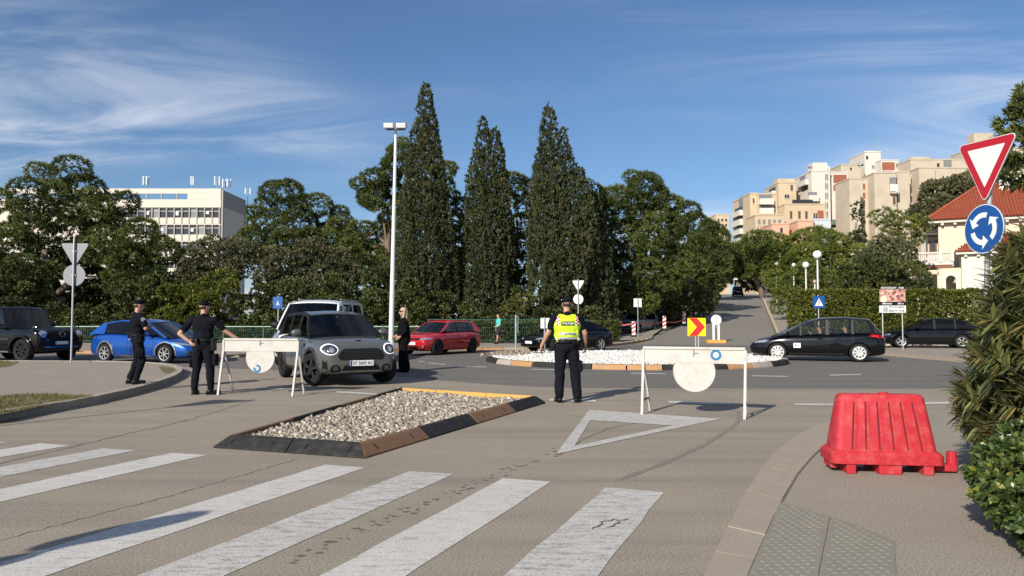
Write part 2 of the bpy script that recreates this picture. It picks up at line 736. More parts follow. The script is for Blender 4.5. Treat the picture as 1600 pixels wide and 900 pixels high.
# --- the pavement on the left with its raised kerb stones
lk = [(-8.2, -2.0), (-7.75, 5.0), (-7.45, 10.7), (-7.25, 12.0), (-7.25, 13.1), (-7.35, 14.4), (-7.6, 15.9), (-8.0, 17.5), (-8.55, 19.2), (-9.3, 21.0), (-10.4, 22.7), (-12.0, 23.9), (-14.0, 24.4), (-18, 24.6), (-45, 24.8)]
left_pave = MB().prism(lk + [(-45, -2)], -0.05, 0.125).build('pavement_left', PAVE)
tag(left_pave, kind='structure')
kerb_me = MB().box((0, 0, 0), (0.985, 0.16, 0.19)).mesh('kerb_stone', CONC)


def kerb_line(pts, parent, me_list, length=1.0, z=0.045, inset=0.08, tilt=None):
    pts = [Vector(p) for p in pts]
    tot = sum((b - a).length for a, b in zip(pts, pts[1:]))
    n = int(tot / length)
    rs = resample(pts, n + 1)
    for i, (a, b) in enumerate(zip(rs, rs[1:])):
        d = b - a
        nrm = Vector((-d.y, d.x)).normalized()
        c = (a + b) / 2 + nrm * inset
        zz = (hgt(a.x, a.y) + hgt(b.x, b.y)) / 2
        o = inst('kerb_stone', me_list[i % len(me_list)], parent, (c.x, c.y, z + zz + random.uniform(-0.004, 0.004)), (0, 0, math.atan2(d.y, d.x) + random.uniform(-0.006, 0.006)), (d.length * 1.0, 1, 1))
    return n


kerb_line(lk[1:], left_pave, [kerb_me])

# --- far pavement across the roundabout
fl = [(-45, 36), (-19.3, 32.8), (-13, 29.6), (-11.4, 28.9), (-9, 30.5), (-7.2, 33), (-5.56, 34.9), (-1.9, 36.4), (1.1, 36.6), (3.4, 38.0), (5.6, 41.5), (7.6, 45.5), (9.2, 48.5)]
hl = [road_pt(s, -4.1) for s in range(3, 220, 6)]
hb = [road_pt(s, -7.5) for s in range(3, 220, 6)]
far_pave = strip('pavement_far', fl + hl, [(-45, 46), (-19.3, 44.5), (-13, 44.5), (-11.4, 44.5), (-9, 44.5), (-7.2, 44.5), (-5.56, 44.5), (-1.9, 44.5), (1.1, 44.5), (3.0, 45), (4.0, 46), (5, 48), (6, 50)] + hb, 140, 5, 0.12, PAVE)
kf_w = MB().box((0, 0, 0), (0.985, 0.18, 0.2)).mesh('kerb_stone', KERBP)
kf_o = MB().box((0, 0, 0), (0.985, 0.18, 0.2)).mesh('kerb_stone', RK_ORG)
kerb_line(fl, far_pave, [kf_o, kf_o, kf_o, kf_w, kf_w], 1.0, 0.035, 0.09)

# --- far right pavement running up the hill
fr = [(16.5, 8), (15.9, 20), (15.4, 31), (15.6, 38), (16.4, 44)] + [road_pt(s, 4.1) for s in range(0, 220, 6)]
frb = [(45, 8), (45, 20), (42, 31), (32, 40), (21.5, 45)] + [road_pt(s, 7.2) for s in range(0, 220, 6)]
right_pave = strip('pavement_right', fr, frb, 120, 5, 0.11, PAVE)
kerb_line(fr[1:5][::-1], right_pave, [kf_w], 1.0, 0.03, 0.09)
kerb_line([road_pt(s, 4.1) for s in range(0, 110, 6)][::-1], right_pave, [kf_w], 1.6, 0.03, 0.09)

# --- near right pavement, flush kerb and tactile slabs
ko = [(1068, 985), (1100, 902), (1136, 830), (1170, 764), (1205, 715), (1240, 685), (1272, 668), (1310, 655)]
ki = [(1138, 985), (1168, 902), (1195, 842), (1218, 790), (1246, 742), (1276, 708), (1300, 690), (1338, 668)]
KO = [G(*p) for p in ko]
KI = [G(*p) for p in ki]
npave = sheet('pavement_near', [(p.x, p.y) for p in KI] + [(5.5, KI[-1].y + 0.5), (14, KI[-1].y + 0.7), (14, -6), (1.2, -6)], 0.014, PAVE, kind='structure')
A_, B_ = resample([(p.x, p.y) for p in KO], 15), resample([(p.x, p.y) for p in KI], 15)
for i in range(14):
    g = 0.012
    mb = MB()
    q = [A_[i].lerp(A_[i + 1], g), A_[i].lerp(A_[i + 1], 1 - g), B_[i].lerp(B_[i + 1], 1 - g), B_[i].lerp(B_[i + 1], g)]
    mb.prism([(p.x, p.y) for p in q], -0.02, 0.022 + random.uniform(-0.003, 0.003))
    mb.build('kerb_stone', KERBP, npave)
gap = MB()
for i in range(14):
    d = (B_[i + 1] - B_[i]).normalized()
    nn = Vector((d.y, -d.x)) * 0.018
    gap.add([(B_[i].x, B_[i].y, 0.0165), (B_[i + 1].x, B_[i + 1].y, 0.0165), (B_[i + 1].x + nn.x, B_[i + 1].y + nn.y, 0.0165), (B_[i].x + nn.x, B_[i].y + nn.y, 0.0165)], [(0, 1, 2, 3)])
gap.build('joint', TAR, npave)


def slab(px):
    pts = [G(*p) for p in px]
    poly = [(p.x, p.y) for p in pts]
    s = MB().prism(poly, -0.01, 0.024).build('tactile_slab', TACT, npave)
    # rows of raised domes
    c = Vector((sum(p[0] for p in poly) / len(poly), sum(p[1] for p in poly) / len(poly)))

    def inside(x, y):
        r = False
        for (x0, y0), (x1, y1) in zip(poly, poly[1:] + poly[:1]):
            if (y0 > y) != (y1 > y) and x < (x1 - x0) * (y - y0) / (y1 - y0) + x0:
                r = not r
        return r
    a = R(4)
    dm = MB()
    for i in range(-30, 31):
        for j in range(-40, 41):
            x = c.x + (i * math.cos(a) - j * math.sin(a)) * 0.062
            y = c.y + (i * math.sin(a) + j * math.cos(a)) * 0.062
            if inside(x, y) and inside(x + 0.03, y) and inside(x - 0.03, y) and inside(x, y + 0.03):
                dm.lathe([(0.017, 0.0), (0.012, 0.0030), (0.0, 0.0036)], 7, Matrix.Translation((x, y, 0.024)))
    tag(dm.build('domes', TACT, s), kind='stuff')


slab([(1136, 980), (1172, 898), (1219, 789), (1297, 811.5), (1281, 890), (1266, 980)])
slab([(1269, 980), (1284, 890), (1300, 812.5), (1352, 831), (1398, 850), (1400, 905), (1402, 980)])

# --- painted markings
SD = Vector((0.363, 0.932))
mk = empty('road_markings', label='white painted lines and zebra stripes on the worn asphalt road', cat='road marking')
mk['kind'] = 'structure'


def stripe(pl, pr, L, m_, z=0.0036, name='zebra_stripe'):
    a, b = G(*pl), G(*pr)
    mb = MB()
    d = Vector((SD.x, SD.y, 0))
    n = 14
    vs = []
    for i in range(n + 1):
        t = L * i / n
        j = 0.008
        vs.append(a - d * t + Vector((random.uniform(-j, j), 0, z)))
        vs.append(b - d * t + Vector((random.uniform(-j, j), 0, z)))
    mb.add(vs, [(2 * i, 2 * i + 1, 2 * i + 3, 2 * i + 2) for i in range(n)])
    o = mb.build(name, m_, mk)
    if o.data.polygons[0].normal.z < 0:
        o.data.flip_normals()


for pl, pr, m_ in [((-27, 689), (14, 691), PAINT_O), ((62, 693), (108, 696.5), PAINT), ((160, 701), (213, 704), PAINT_O), ((268, 708), (323, 711.5), PAINT),
                   ((507, 726.5), (571, 731), PAINT), ((640, 736.5), (710, 741), PAINT_O), ((787, 747.5), (862, 753), PAINT), ((947.5, 761.5), (1037, 770), PAINT_O)]:
    stripe(pl, pr, 4.3, m_)


def line_px(pts, m_, z=0.009, name='road_line'):
    v = [G(*p) for p in pts]
    o = sheet(name, [(p.x, p.y) for p in v], z, m_, mk)
    return o


tri_o = [G(920.7, 640.7), G(1126, 655), G(868.7, 710)]
tri_i = [G(922.5, 657), G(1051, 665.5), G(897.5, 697.5)]
mb = MB()
mb.add([(p.x, p.y, 0.006) for p in tri_o + tri_i], [(0, 1, 4, 3), (1, 2, 5, 4), (2, 0, 3, 5)])
mb.build('give_way_triangle', PAINT_O, mk)
for q in ([(1044, 627), (1142, 630.4), (1143, 633.4), (1045, 630)], [(858, 623.5), (932, 625.5), (932, 629), (858, 627)], [(527, 612), (592, 615.5), (588, 617.6), (524, 614)],
          [(1243, 631), (1302, 631.5), (1302, 634.5), (1242, 634)], [(1440, 629), (1482, 628.5), (1482, 632), (1440, 632.5)], [(1560, 627), (1640, 627), (1640, 630), (1560, 630)],
          [(410, 606), (445, 607.5), (441, 609), (406, 607.5)]):
    line_px(q, PAINT)
for q in ([(1175, 587), (1230, 588), (1230, 589.4), (1175, 588.4)], [(1296, 586), (1345, 585), (1346, 586.4), (1297, 587.4)], [(655, 564), (664, 565.2), (663, 566), (654, 565)], [(670, 566.8), (696, 569.6), (695, 570.6), (669, 567.8)],
          [(716, 572), (760, 573.5), (760, 574.5), (716, 573)], [(830, 577), (880, 578), (880, 579), (830, 578)], [(985, 583), (1040, 584), (1040, 585.2), (985, 584.2)]):
    line_px(q, PAINT_O, 0.010)


def ribbon(px, w, m_, z, jit, name, dens=26):
    pts = [G(*p) for p in px]
    rs = resample([(p.x, p.y) for p in pts], dens)
    mb = MB()
    vs = []
    for i, p in enumerate(rs):
        d = (rs[min(i + 1, dens - 1)] - rs[max(i - 1, 0)]).normalized()
        nn = Vector((-d.y, d.x))
        off = nn * random.uniform(-jit, jit)
        ww = w * random.uniform(0.45, 1.2) * (0.3 if i in (0, dens - 1) else 1)
        vs += [(p.x + off.x + nn.x * ww / 2, p.y + off.y + nn.y * ww / 2, z), (p.x + off.x - nn.x * ww / 2, p.y + off.y - nn.y * ww / 2, z)]
    mb.add(vs, [(2 * i, 2 * i + 1, 2 * i + 3, 2 * i + 2) for i in range(dens - 1)])
    o = mb.build(name, m_, mk)
    if o.data.polygons[0].normal.z < 0:
        o.data.flip_normals()


ribbon([(-40, 856), (60, 829), (142, 807), (220, 787), (295, 767), (395, 738), (470, 716)], 0.011, TAR, 0.0025, 0.02, 'crack', 60)
ribbon([(-30, 732), (50, 713), (117, 697), (199, 678), (267, 663.5), (331, 646), (400, 622.7)], 0.026, TAR, 0.0025, 0.03, 'crack', 60)
ribbon([(967, 750), (1035, 725), (1097, 697), (1140, 672), (1155, 657), (1154, 642)], 0.075, SKID, 0.0025, 0.01, 'tyre_mark', 30)
ribbon([(873, 712), (905, 690), (950, 670), (1000, 660)], 0.02, TAR, 0.0030, 0.02, 'crack', 30)
ribbon([(425, 612), (470, 600), (520, 594)], 0.05, SKID, 0.0025, 0.03, 'tyre_mark')
ribbon([(925, 828), (945, 815), (965, 812)], 0.02, TAR, 0.0075, 0.02, 'crack', 10)
ribbon([(950, 826), (968, 814), (985, 812)], 0.02, TAR, 0.0075, 0.02, 'crack', 10)
for k in range(120):      # damp splashes trailing across the road
    t = k / 119
    x = 455 + (880 - 455) * t + random.uniform(-9, 9)
    y = 880 - (880 - 702) * t ** 0.93 + random.uniform(-5, 5)
    p = G(x, y)
    a = random.uniform(0.008, 0.026)
    poly = [(p.x + a * random.uniform(0.7, 1.6) * math.cos(q * PI / 4), p.y + a * random.uniform(0.5, 1.0) * math.sin(q * PI / 4)) for q in range(8)]
    if random.random() < 0.75:
        sheet('damp_spot', poly, 0.0022 + 0.0002 * (k % 9), TAR, mk)

# --- stones used on both gravel beds
def ico():
    # low pebble: a six sided double cone, blunted
    v = [(0, 0, -0.8), (0, 0, 0.8)] + [(math.cos(a) * 0.95, math.sin(a) * 0.95, 0.22 * (-1) ** k) for k, a in enumerate([PI * q / 3 for q in range(6)])]
    f = [(0, 2 + (k + 1) % 6, 2 + k) for k in range(6)] + [(1, 2 + k, 2 + (k + 1) % 6) for k in range(6)]
    return np.array(v), np.array(f)


ICO_V, ICO_F = ico()


def rot_mats(n, g):
    q = g.normal(size=(n, 4))
    q /= np.linalg.norm(q, axis=1, keepdims=True)
    w, x, y, z = q.T
    return np.stack([np.stack([1 - 2 * (y * y + z * z), 2 * (x * y - z * w), 2 * (x * z + y * w)], -1),
                     np.stack([2 * (x * y + z * w), 1 - 2 * (x * x + z * z), 2 * (y * z - x * w)], -1),
                     np.stack([2 * (x * z - y * w), 2 * (y * z + x * w), 1 - 2 * (x * x + y * y)], -1)], 1)


def stones(name, pos, size, m_, parent):
    n = len(pos)
    sc = size[:, None] * rng.uniform(0.55, 1.25, (n, 3))
    v = ICO_V[None] * (1 + rng.normal(0, 0.13, (n, len(ICO_V), 1))) * sc[:, None, :]
    v = np.einsum('nij,nvj->nvi', rot_mats(n, rng), v) + pos[:, None, :]
    f = ICO_F[None] + (np.arange(n) * len(ICO_V))[:, None, None]
    me = np_mesh(name, v.reshape(-1, 3), f.reshape(-1, 3), m_, np.repeat(rng.random(n), len(ICO_F)), True)
    o = link(bpy.data.objects.new(name, me), parent)
    return tag(o, kind='stuff')


def stone_mat(name, stops):
    m, nt, b = nt_of(name)
    at = nt.nodes.new('ShaderNodeAttribute')
    at.attribute_name = 'rnd'
    cr = nt.nodes.new('ShaderNodeValToRGB')
    cr.color_ramp.interpolation = 'LINEAR'
    while len(cr.color_ramp.elements) < len(stops):
        cr.color_ramp.elements.new(0.5)
    for e, (p, c) in zip(cr.color_ramp.elements, stops):
        e.position = p
        e.color = tuple(c) + (1,)
    nt.links.new(at.outputs['Fac'], cr.inputs[0])
    nt.links.new(cr.outputs[0], b.inputs['Base Color'])
    b.inputs['Roughness'].default_value = 0.85
    return m


ST_GREY = stone_mat('river pebbles', [(0, (0.13, 0.105, 0.08)), (0.3, (0.26, 0.22, 0.17)), (0.7, (0.37, 0.325, 0.26)), (1, (0.55, 0.50, 0.42))])
ST_WHITE = stone_mat('white marble chippings', [(0, (0.40, 0.37, 0.32)), (0.2, (0.62, 0.60, 0.56)), (1, (0.76, 0.75, 0.72))])

# --- foreground traffic island edged with rubber kerbs
A4, B4, C4, D4 = G(332, 700), G(570, 717), G(853, 630), G(620, 614.5)
isl = empty('traffic_island', (0, 0, 0), label='gravel filled traffic island edged with black, brown and yellow rubber kerbs in the foreground', cat='traffic island')
quad = [Vector((p.x, p.y)) for p in (A4, B4, C4, D4)]
cen = sum(quad, Vector((0, 0))) / 4


def rubber_run(p0, p1, mats, parent, w=0.20, h=0.135):
    n = len(mats)
    d = (p1 - p0)
    u = d.normalized()
    nn = Vector((-u.y, u.x))
    if nn.dot(cen - p0) < 0:
        nn = -nn
    for i, m_ in enumerate(mats):
        a = p0.lerp(p1, i / n) + u * 0.006
        b = p0.lerp(p1, (i + 1) / n) - u * 0.006
        ea = w * 0.9 if i == 0 else 0.0
        eb = w * 0.9 if i == n - 1 else 0.0
        prof = [(0.0, 0.0), (0.0, 0.018), (w * 0.62, h * 0.90), (w * 0.74, h), (w, h), (w, 0.0)]
        vs = []
        for base, e in ((a, ea), (b, -eb)):
            for (o_, z) in prof:
                p = base + nn * o_ + u * (e * o_ / w)
                vs.append((p.x, p.y, z + random.uniform(0, 0.002)))
        k = len(prof)
        fs = [tuple(range(k)), tuple(range(2 * k - 1, k - 1, -1))] + [(q, (q + 1) % k, k + (q + 1) % k, k + q) for q in range(k)]
        mb = MB().add(vs, fs)
        seg = mb.build('rubber_kerb', m_, parent, bevel=0.006)
        for t in (0.22, 0.78):      # bolt slots
            sl = MB()
            c = a.lerp(b, t) + nn * (w * 0.36)
            sl.bar((c.x - nn.x * 0.03, c.y - nn.y * 0.03, 0.053), (c.x + nn.x * 0.03, c.y + nn.y * 0.03, 0.10), 0.016, 0.012)
            sl.build('bolt_slot', BLACKP, seg)


rubber_run(quad[0], quad[1], [RK_BLK, RK_BLK], isl)
rubber_run(quad[1], quad[2], [RK_BRN, RK_BLK, RK_BRN, RK_BLK], isl)
rubber_run(quad[2], quad[3], [RK_YEL, RK_YEL, RK_YEL], isl)
rubber_run(quad[3], quad[0], [RK_BLK, RK_BRN, RK_BLK, RK_BRN], isl)
inner = [cen + (q - cen) * 0.955 for q in quad]
sheet('gravel_bed', [(q.x, q.y) for q in inner], 0.05, mat('gravel dust', (0.20, 0.17, 0.135), 0.95, var=0.3, vscale=30), isl)


def in_quad(n, qs, g):
    u, v = g.random((n, 1)), g.random((n, 1))
    a, b, c, d = [np.array(q[:]) for q in qs]
    return (1 - u) * (1 - v) * a + u * (1 - v) * b + u * v * c + (1 - u) * v * d


N = 21000
xy = in_quad(N, [cen + (q - cen) * 0.905 for q in quad], rng)
hz = 0.066 + 0.025 * np.array([mnoise.noise((p[0] * 0.9, p[1] * 0.9, 0)) for p in xy]) + rng.uniform(-0.012, 0.018, N)
stones('gravel', np.column_stack([xy, hz]), rng.gamma(5, 0.0040, N) + 0.006, ST_GREY, isl)

# --- the roundabout's central island of white stone
CI = Vector((4.4, 27.0))
CR = 5.35
ci = empty('roundabout_island', (CI.x, CI.y, 0), label='round central island of white stones with black and orange kerb', cat='traffic island')
nseg = 32
for k in range(nseg):
    a0, a1 = 2 * PI * k / nseg + 0.004, 2 * PI * (k + 1) / nseg - 0.004
    prof = [(CR, 0.0), (CR, 0.03), (CR - 0.06, 0.15), (CR - 0.24, 0.165), (CR - 0.24, 0.0)]
    vs = []
    m3 = 4
    for i in range(m3):
        a = a0 + (a1 - a0) * i / (m3 - 1)
        for r, z in prof:
            vs.append((r * math.cos(a), r * math.sin(a), z))
    kk = len(prof)
    fs = [tuple(range(kk)), tuple(range(m3 * kk - 1, (m3 - 1) * kk - 1, -1))]
    for i in range(m3 - 1):
        fs += [(i * kk + q, i * kk + (q + 1) % kk, (i + 1) * kk + (q + 1) % kk, (i + 1) * kk + q) for q in range(kk)]
    MB().add(vs, fs).build('rubber_kerb', RK_BLK if (k % 4 in (0, 1) and 15 < k < 30) else (RK_ORG if k % 3 else CONC), ci)
mb = MB()
for r, z in ((0.01, 0.18), (2, 0.17), (4, 0.145), (CR - 0.22, 0.11)):
    for i in range(40):
        a = 2 * PI * i / 40
        mb.v.append((r * math.cos(a), r * math.sin(a), z))
for j in range(3):
    for i in range(40):
        mb.f.append((j * 40 + i, j * 40 + (i + 1) % 40, (j + 1) * 40 + (i + 1) % 40, (j + 1) * 40 + i))
        mb.m.append(0)
mb.build('stone_bed', mat('pale stone dust', (0.55, 0.52, 0.46), 0.95, var=0.2, vscale=20), ci)
N = 13000
rr = (CR - 0.25) * np.sqrt(rng.random(N))
aa = rng.random(N) * 2 * PI
zz = 0.185 - 0.055 * (rr / CR) ** 1.6 + rng.uniform(-0.01, 0.03, N)
stones('white_stones', np.column_stack([rr * np.cos(aa), rr * np.sin(aa), zz]), rng.gamma(6, 0.0045, N) + 0.008, ST_WHITE, ci)
# soil and rubble spilling over its left end
N = 500
xy = np.column_stack([rng.normal(-4.6, 0.45, N), rng.normal(2.2, 1.0, N)])
keep = np.hypot(xy[:, 0], xy[:, 1]) < CR + 0.35
stones('rubble', np.column_stack([xy, 0.17 + rng.uniform(-0.03, 0.04, N)])[keep], (rng.gamma(5, 0.009, N) + 0.012)[keep], stone_mat('soil rubble', [(0, (0.12, 0.09, 0.06)), (0.5, (0.25, 0.19, 0.13)), (1, (0.4, 0.33, 0.26))]), ci)
# ------------------------------------------------------------------ vegetation
PINE = leaf_mat('pine needles', (0.030, 0.048, 0.013), (0.135, 0.160, 0.036), 0.22, 0.6)
PINE_B = leaf_mat('bright pine needles', (0.048, 0.074, 0.014), (0.180, 0.205, 0.040), 0.25, 0.6)
CYP = leaf_mat('cypress foliage', (0.034, 0.046, 0.022), (0.100, 0.112, 0.050), 0.15, 0.85, dead=(0.11, 0.085, 0.05), spec=0.06)
OLIVE = leaf_mat('olive shrub leaves', (0.055, 0.060, 0.028), (0.155, 0.150, 0.070), 0.2, 0.6)
LAUREL = leaf_mat('laurel leaves', (0.030, 0.044, 0.014), (0.105, 0.120, 0.034), 0.2, 0.45, dead=(0.14, 0.13, 0.03))
HEDGE = leaf_mat('hedge leaves', (0.040, 0.062, 0.010), (0.150, 0.165, 0.024), 0.25, 0.45, dead=(0.20, 0.17, 0.03))
PITTO = leaf_mat('pittosporum leaves', (0.022, 0.045, 0.012), (0.085, 0.125, 0.028), 0.18, 0.35, dead=(0.22, 0.21, 0.04), spec=0.5)
OLEA = leaf_mat('oleander leaves', (0.055, 0.075, 0.026), (0.195, 0.205, 0.070), 0.25, 0.42, dead=(0.23, 0.16, 0.05), spec=0.45)
BARK = mat('pine bark', (0.17, 0.125, 0.095), 0.95, var=0.45, vscale=5, bump=1.0, bscale=9)
BARK_D = mat('dark bark', (0.075, 0.06, 0.045), 0.95, var=0.4, vscale=6, bump=0.8, bscale=14)


def tpl_needles(n, cone, width, g):
    v, f = [], []
    for i in range(n):
        a = 2 * PI * (i + g.random() * 0.6) / n
        t = cone * (0.25 + 0.75 * g.random())
        d = np.array([math.sin(t) * math.cos(a), math.sin(t) * math.sin(a), math.cos(t)])
        s = np.cross(d, g.normal(size=3))
        s /= np.linalg.norm(s)
        L = 0.7 + 0.4 * g.random()
        b = d * 0.05
        v += [b + s * width / 2, b - s * width / 2 + d * 0.1, d * L]
        f.append([3 * i, 3 * i + 1, 3 * i + 2])
    return np.array(v), np.array(f)


def tpl_leaves(n, cone, width, g, start=0.1):
    v, f = [], []
    for i in range(n):
        a = 2 * PI * (i + g.random() * 0.6) / n
        t = cone * (0.2 + 0.8 * g.random())
        d = np.array([math.sin(t) * math.cos(a), math.sin(t) * math.sin(a), math.cos(t)])
        s = np.cross(d, np.array([0, 0, 1.0]) + 0.5 * g.normal(size=3))
        s /= np.linalg.norm(s)
        nn = np.cross(s, d)
        L = 0.7 + 0.4 * g.random()
        v += [d * start, d * L * 0.55 + s * width / 2 + nn * 0.05, d * L, d * L * 0.55 - s * width / 2 + nn * 0.05]
        f.append([4 * i, 4 * i + 1, 4 * i + 2, 4 * i + 3])
    return np.array(v), np.array(f)


_g = np.random.default_rng(3)
TPL = {'pine': [tpl_needles(6, 1.25, 0.27, _g) for _ in range(4)], 'leaf': [tpl_leaves(5, 1.35, 0.46, _g) for _ in range(4)],
       'cyp': [tpl_leaves(4, 0.55, 0.30, _g) for _ in range(4)], 'rose': [tpl_leaves(7, 1.45, 0.40, _g, 0.05) for _ in range(4)]}


def frames(d, g):
    """rotation matrices taking z to each direction with a random roll"""
    d = d / np.linalg.norm(d, axis=1, keepdims=True)
    r = g.normal(size=d.shape)
    x = r - d * (r * d).sum(1, keepdims=True)
    x /= np.linalg.norm(x, axis=1, keepdims=True)
    y = np.cross(d, x)
    return np.stack([x, y, d], -1)


def foliage(name, pos, dirs, size, kind, m_, parent, g, tone=None):
    n = len(pos)
    F = frames(dirs, g)
    vs, fs, rn, base = [], [], [], 0
    idx = g.integers(0, 4, n)
    if tone is None:
        tone = g.random(n)
    for t in range(4):
        sel = np.where(idx == t)[0]
        if not len(sel):
            continue
        tv, tf = TPL[kind][t]
        v = np.einsum('nij,vj->nvi', F[sel], tv) * size[sel][:, None, None] + pos[sel][:, None, :]
        f = tf[None] + (np.arange(len(sel)) * len(tv))[:, None, None] + base
        base += len(sel) * len(tv)
        vs.append(v.reshape(-1, 3))
        fs.append(f.reshape(-1, tf.shape[1]))
        rn.append(np.clip(np.repeat(tone[sel], len(tf)) + g.normal(0, 0.10, len(sel) * len(tf)), 0, 1))
    me = np_mesh(name, np.concatenate(vs), np.concatenate(fs), m_, np.concatenate(rn))
    return link(bpy.data.objects.new(name, me), parent)


def lobes_points(lobes, per_area, g, spread=0.10, cull=0.80, up=0.5):
    """points near the surface of many ellipsoids, without those buried in another one"""
    C = np.array([l[0] for l in lobes])
    Rr = np.array([l[1] for l in lobes])
    P_, D_, T_ = [], [], []
    for i, (c, r) in enumerate(zip(C, Rr)):
        area = 4 * PI * ((r[0] * r[1]) ** 1.6 / 3 + (r[0] * r[2]) ** 1.6 / 3 + (r[1] * r[2]) ** 1.6 / 3) ** (1 / 1.6)
        n = max(6, int(area * per_area))
        d = g.normal(size=(n, 3))
        d /= np.linalg.norm(d, axis=1, keepdims=True)
        q = 1 - np.abs(g.normal(0, spread, n)) + g.normal(0, 0.03, n)
        p = c + d * r * q[:, None]
        nrm = d / r
        nrm /= np.linalg.norm(nrm, axis=1, keepdims=True)
        near = np.linalg.norm(C - c, axis=1) < (Rr.max(1) + r.max())
        near[i] = False
        keep = np.ones(n, bool)
        for k in np.where(near)[0]:
            keep &= (((p - C[k]) / Rr[k]) ** 2).sum(1) > cull ** 2
        P_.append(p[keep])
        D_.append(nrm[keep] + np.array([0, 0, up]) + g.normal(0, 0.35, (keep.sum(), 3)))
        T_.append(np.clip(g.normal(0.5, 0.2) + g.normal(0, 0.18, keep.sum()), 0, 1))
    return np.concatenate(P_), np.concatenate(D_), np.concatenate(T_)


def sub_lobes(big, n, rad, g, flat=0.8, inner=0.35):
    """scatter small clumps through and over large ellipsoids"""
    out = []
    vol = [b[1][0] * b[1][2] for b in big]
    tot = sum(vol)
    for (c, r), v in zip(big, vol):
        for k in range(max(3, int(n * v / tot))):
            d = g.normal(size=3)
            d /= np.linalg.norm(d)
            q = inner + (1 - inner) * g.random() ** 0.45
            s = rad * g.uniform(0.6, 1.3)
            out.append((np.array(c) + d * np.array(r) * q * 0.92, np.array([s, s, s * flat])))
    return out


def px_lobe(x, y, rx, ry, Y, depth=1.0):
    c = P(x, y, Y)
    k = Y / FPX
    return (np.array(c[:]), np.array([rx * k, rx * k * depth, ry * k]))


def limb_pts(a, b, n, wob, g):
    a, b = Vector(a), Vector(b)
    out = []
    for i in range(n):
        t = i / (n - 1)
        p = a.lerp(b, t)
        if 0 < i < n - 1:
            p += Vector((g.normal() * wob, g.normal() * wob, g.normal() * wob * 0.5))
        out.append(p)
    return out


def tree(name, label, cat, base, trunk_h, trunk_r, big, n_sub, rad, per_area, size, kind, m_, seed, bark=BARK_D, flat=0.8, group=None, lean=(0, 0), up=0.5, branches=7, inner=0.35, depth_cull=True):
    g = np.random.default_rng(seed)
    root = empty(name, base, 0, label, cat, group)
    b = np.array(base[:])
    subs = sub_lobes(big, n_sub, rad, g, flat, inner)
    p, d, t = lobes_points(subs, per_area, g, up=up)
    s = size * g.uniform(0.65, 1.25, len(p))
    foliage('crown', p - b, d, s, kind, m_, root, g, t)
    mb = MB()
    top = Vector((lean[0], lean[1], trunk_h))
    tp = limb_pts((0, 0, -0.1), top, 6, trunk_r * 0.35, g)
    mb.tube(tp, [trunk_r * (1.25 - 0.55 * i / 5) for i in range(6)], 10)
    trunk = mb.build('trunk', bark, root, smooth=True)
    for k in range(branches):
        c = subs[int(g.integers(0, len(subs)))][0] - b
        st = tp[min(5, 3 + k % 3)]
        MB().tube(limb_pts(st, c, 5, 0.12, g), [trunk_r * 0.45 * (1 - 0.17 * i) for i in range(5)], 7).build('limb', bark, trunk, smooth=True)
    return root


# --- the row of cypresses
def cypress(label, px, top, base_y, half, Y, seed, tips=((0, 0),), group='tall cypresses behind the green fence'):
    g = np.random.default_rng(seed)
    k = Y / FPX
    bx = P(px, 500, Y).x
    H = P(px, top, Y).z - 0.75
    root = empty('cypress_tree', (bx, Y, hgt(bx, Y)), 0, label, 'cypress', group)
    zb = 0.5
    Rm = half * k
    lobes = []
    for (ox, dh) in tips:
        h_top = H - dh
        n = 820 if len(tips) == 1 else 560
        for i in range(n):
            t = g.random() ** 0.85
            z = zb + (h_top - zb) * t
            prof = Rm * (min(1.0, 0.62 + t * 2.6) if t < 0.15 else (1 - ((t - 0.15) / 0.85) ** 1.95) * 0.97 + 0.03)
            a = g.random() * 2 * PI
            w = 1 + 0.15 * math.sin(3 * a + seed) * math.sin(5 * t + seed) + 0.08 * math.sin(7 * a + 9 * t)
            r = prof * w * (0.50 + 0.50 * g.random() ** 0.5) * (1.0 if len(tips) == 1 else 0.88)
            blend = ox * k * sstep(0.15, 0.6, t)
            s = (0.20 + 0.16 * g.random()) * (0.55 + 0.5 * (1 - t)) * 1.25
            lobes.append((np.array([blend + r * math.cos(a), r * math.sin(a), z]), np.array([s * 0.9, s * 0.9, s * g.uniform(2.0, 3.4)])))
        for q in range(7):
            lobes.append((np.array([ox * k + g.normal() * 0.06, g.normal() * 0.06, h_top - 0.22 * q]), np.array([0.08 + 0.03 * q, 0.08 + 0.03 * q, 0.35])))
    p, d, t = lobes_points(lobes, 27, g, 0.12, 0.78, up=1.7)
    foliage('crown', p, d, g.uniform(0.16, 0.34, len(p)), 'cyp', CYP, root, g, t)
    MB().tube([(0, 0, -0.1), (0.02, 0, 1.5), (0, 0.03, H * 0.7)], [0.28, 0.22, 0.06], 9).build('trunk', BARK_D, root, smooth=True)
    return root


cypress('tallest cypress, left of the row, rising beside the tall lamp post', 664, 128, 495, 42, 50, 1)
cypress('cypress with two tips in the middle of the row', 758, 180, 495, 42, 51, 2, ((-3, 0), (15, 0.7)))
cypress('cypress with a bent blunt tip, right of the row', 872, 160, 495, 45, 50, 3, ((-14, 0.0), (8, 1.8), (34, 4.3)))
cypress('short dark cypress tucked against the right side of the row', 930, 300, 495, 26, 51.5, 4)


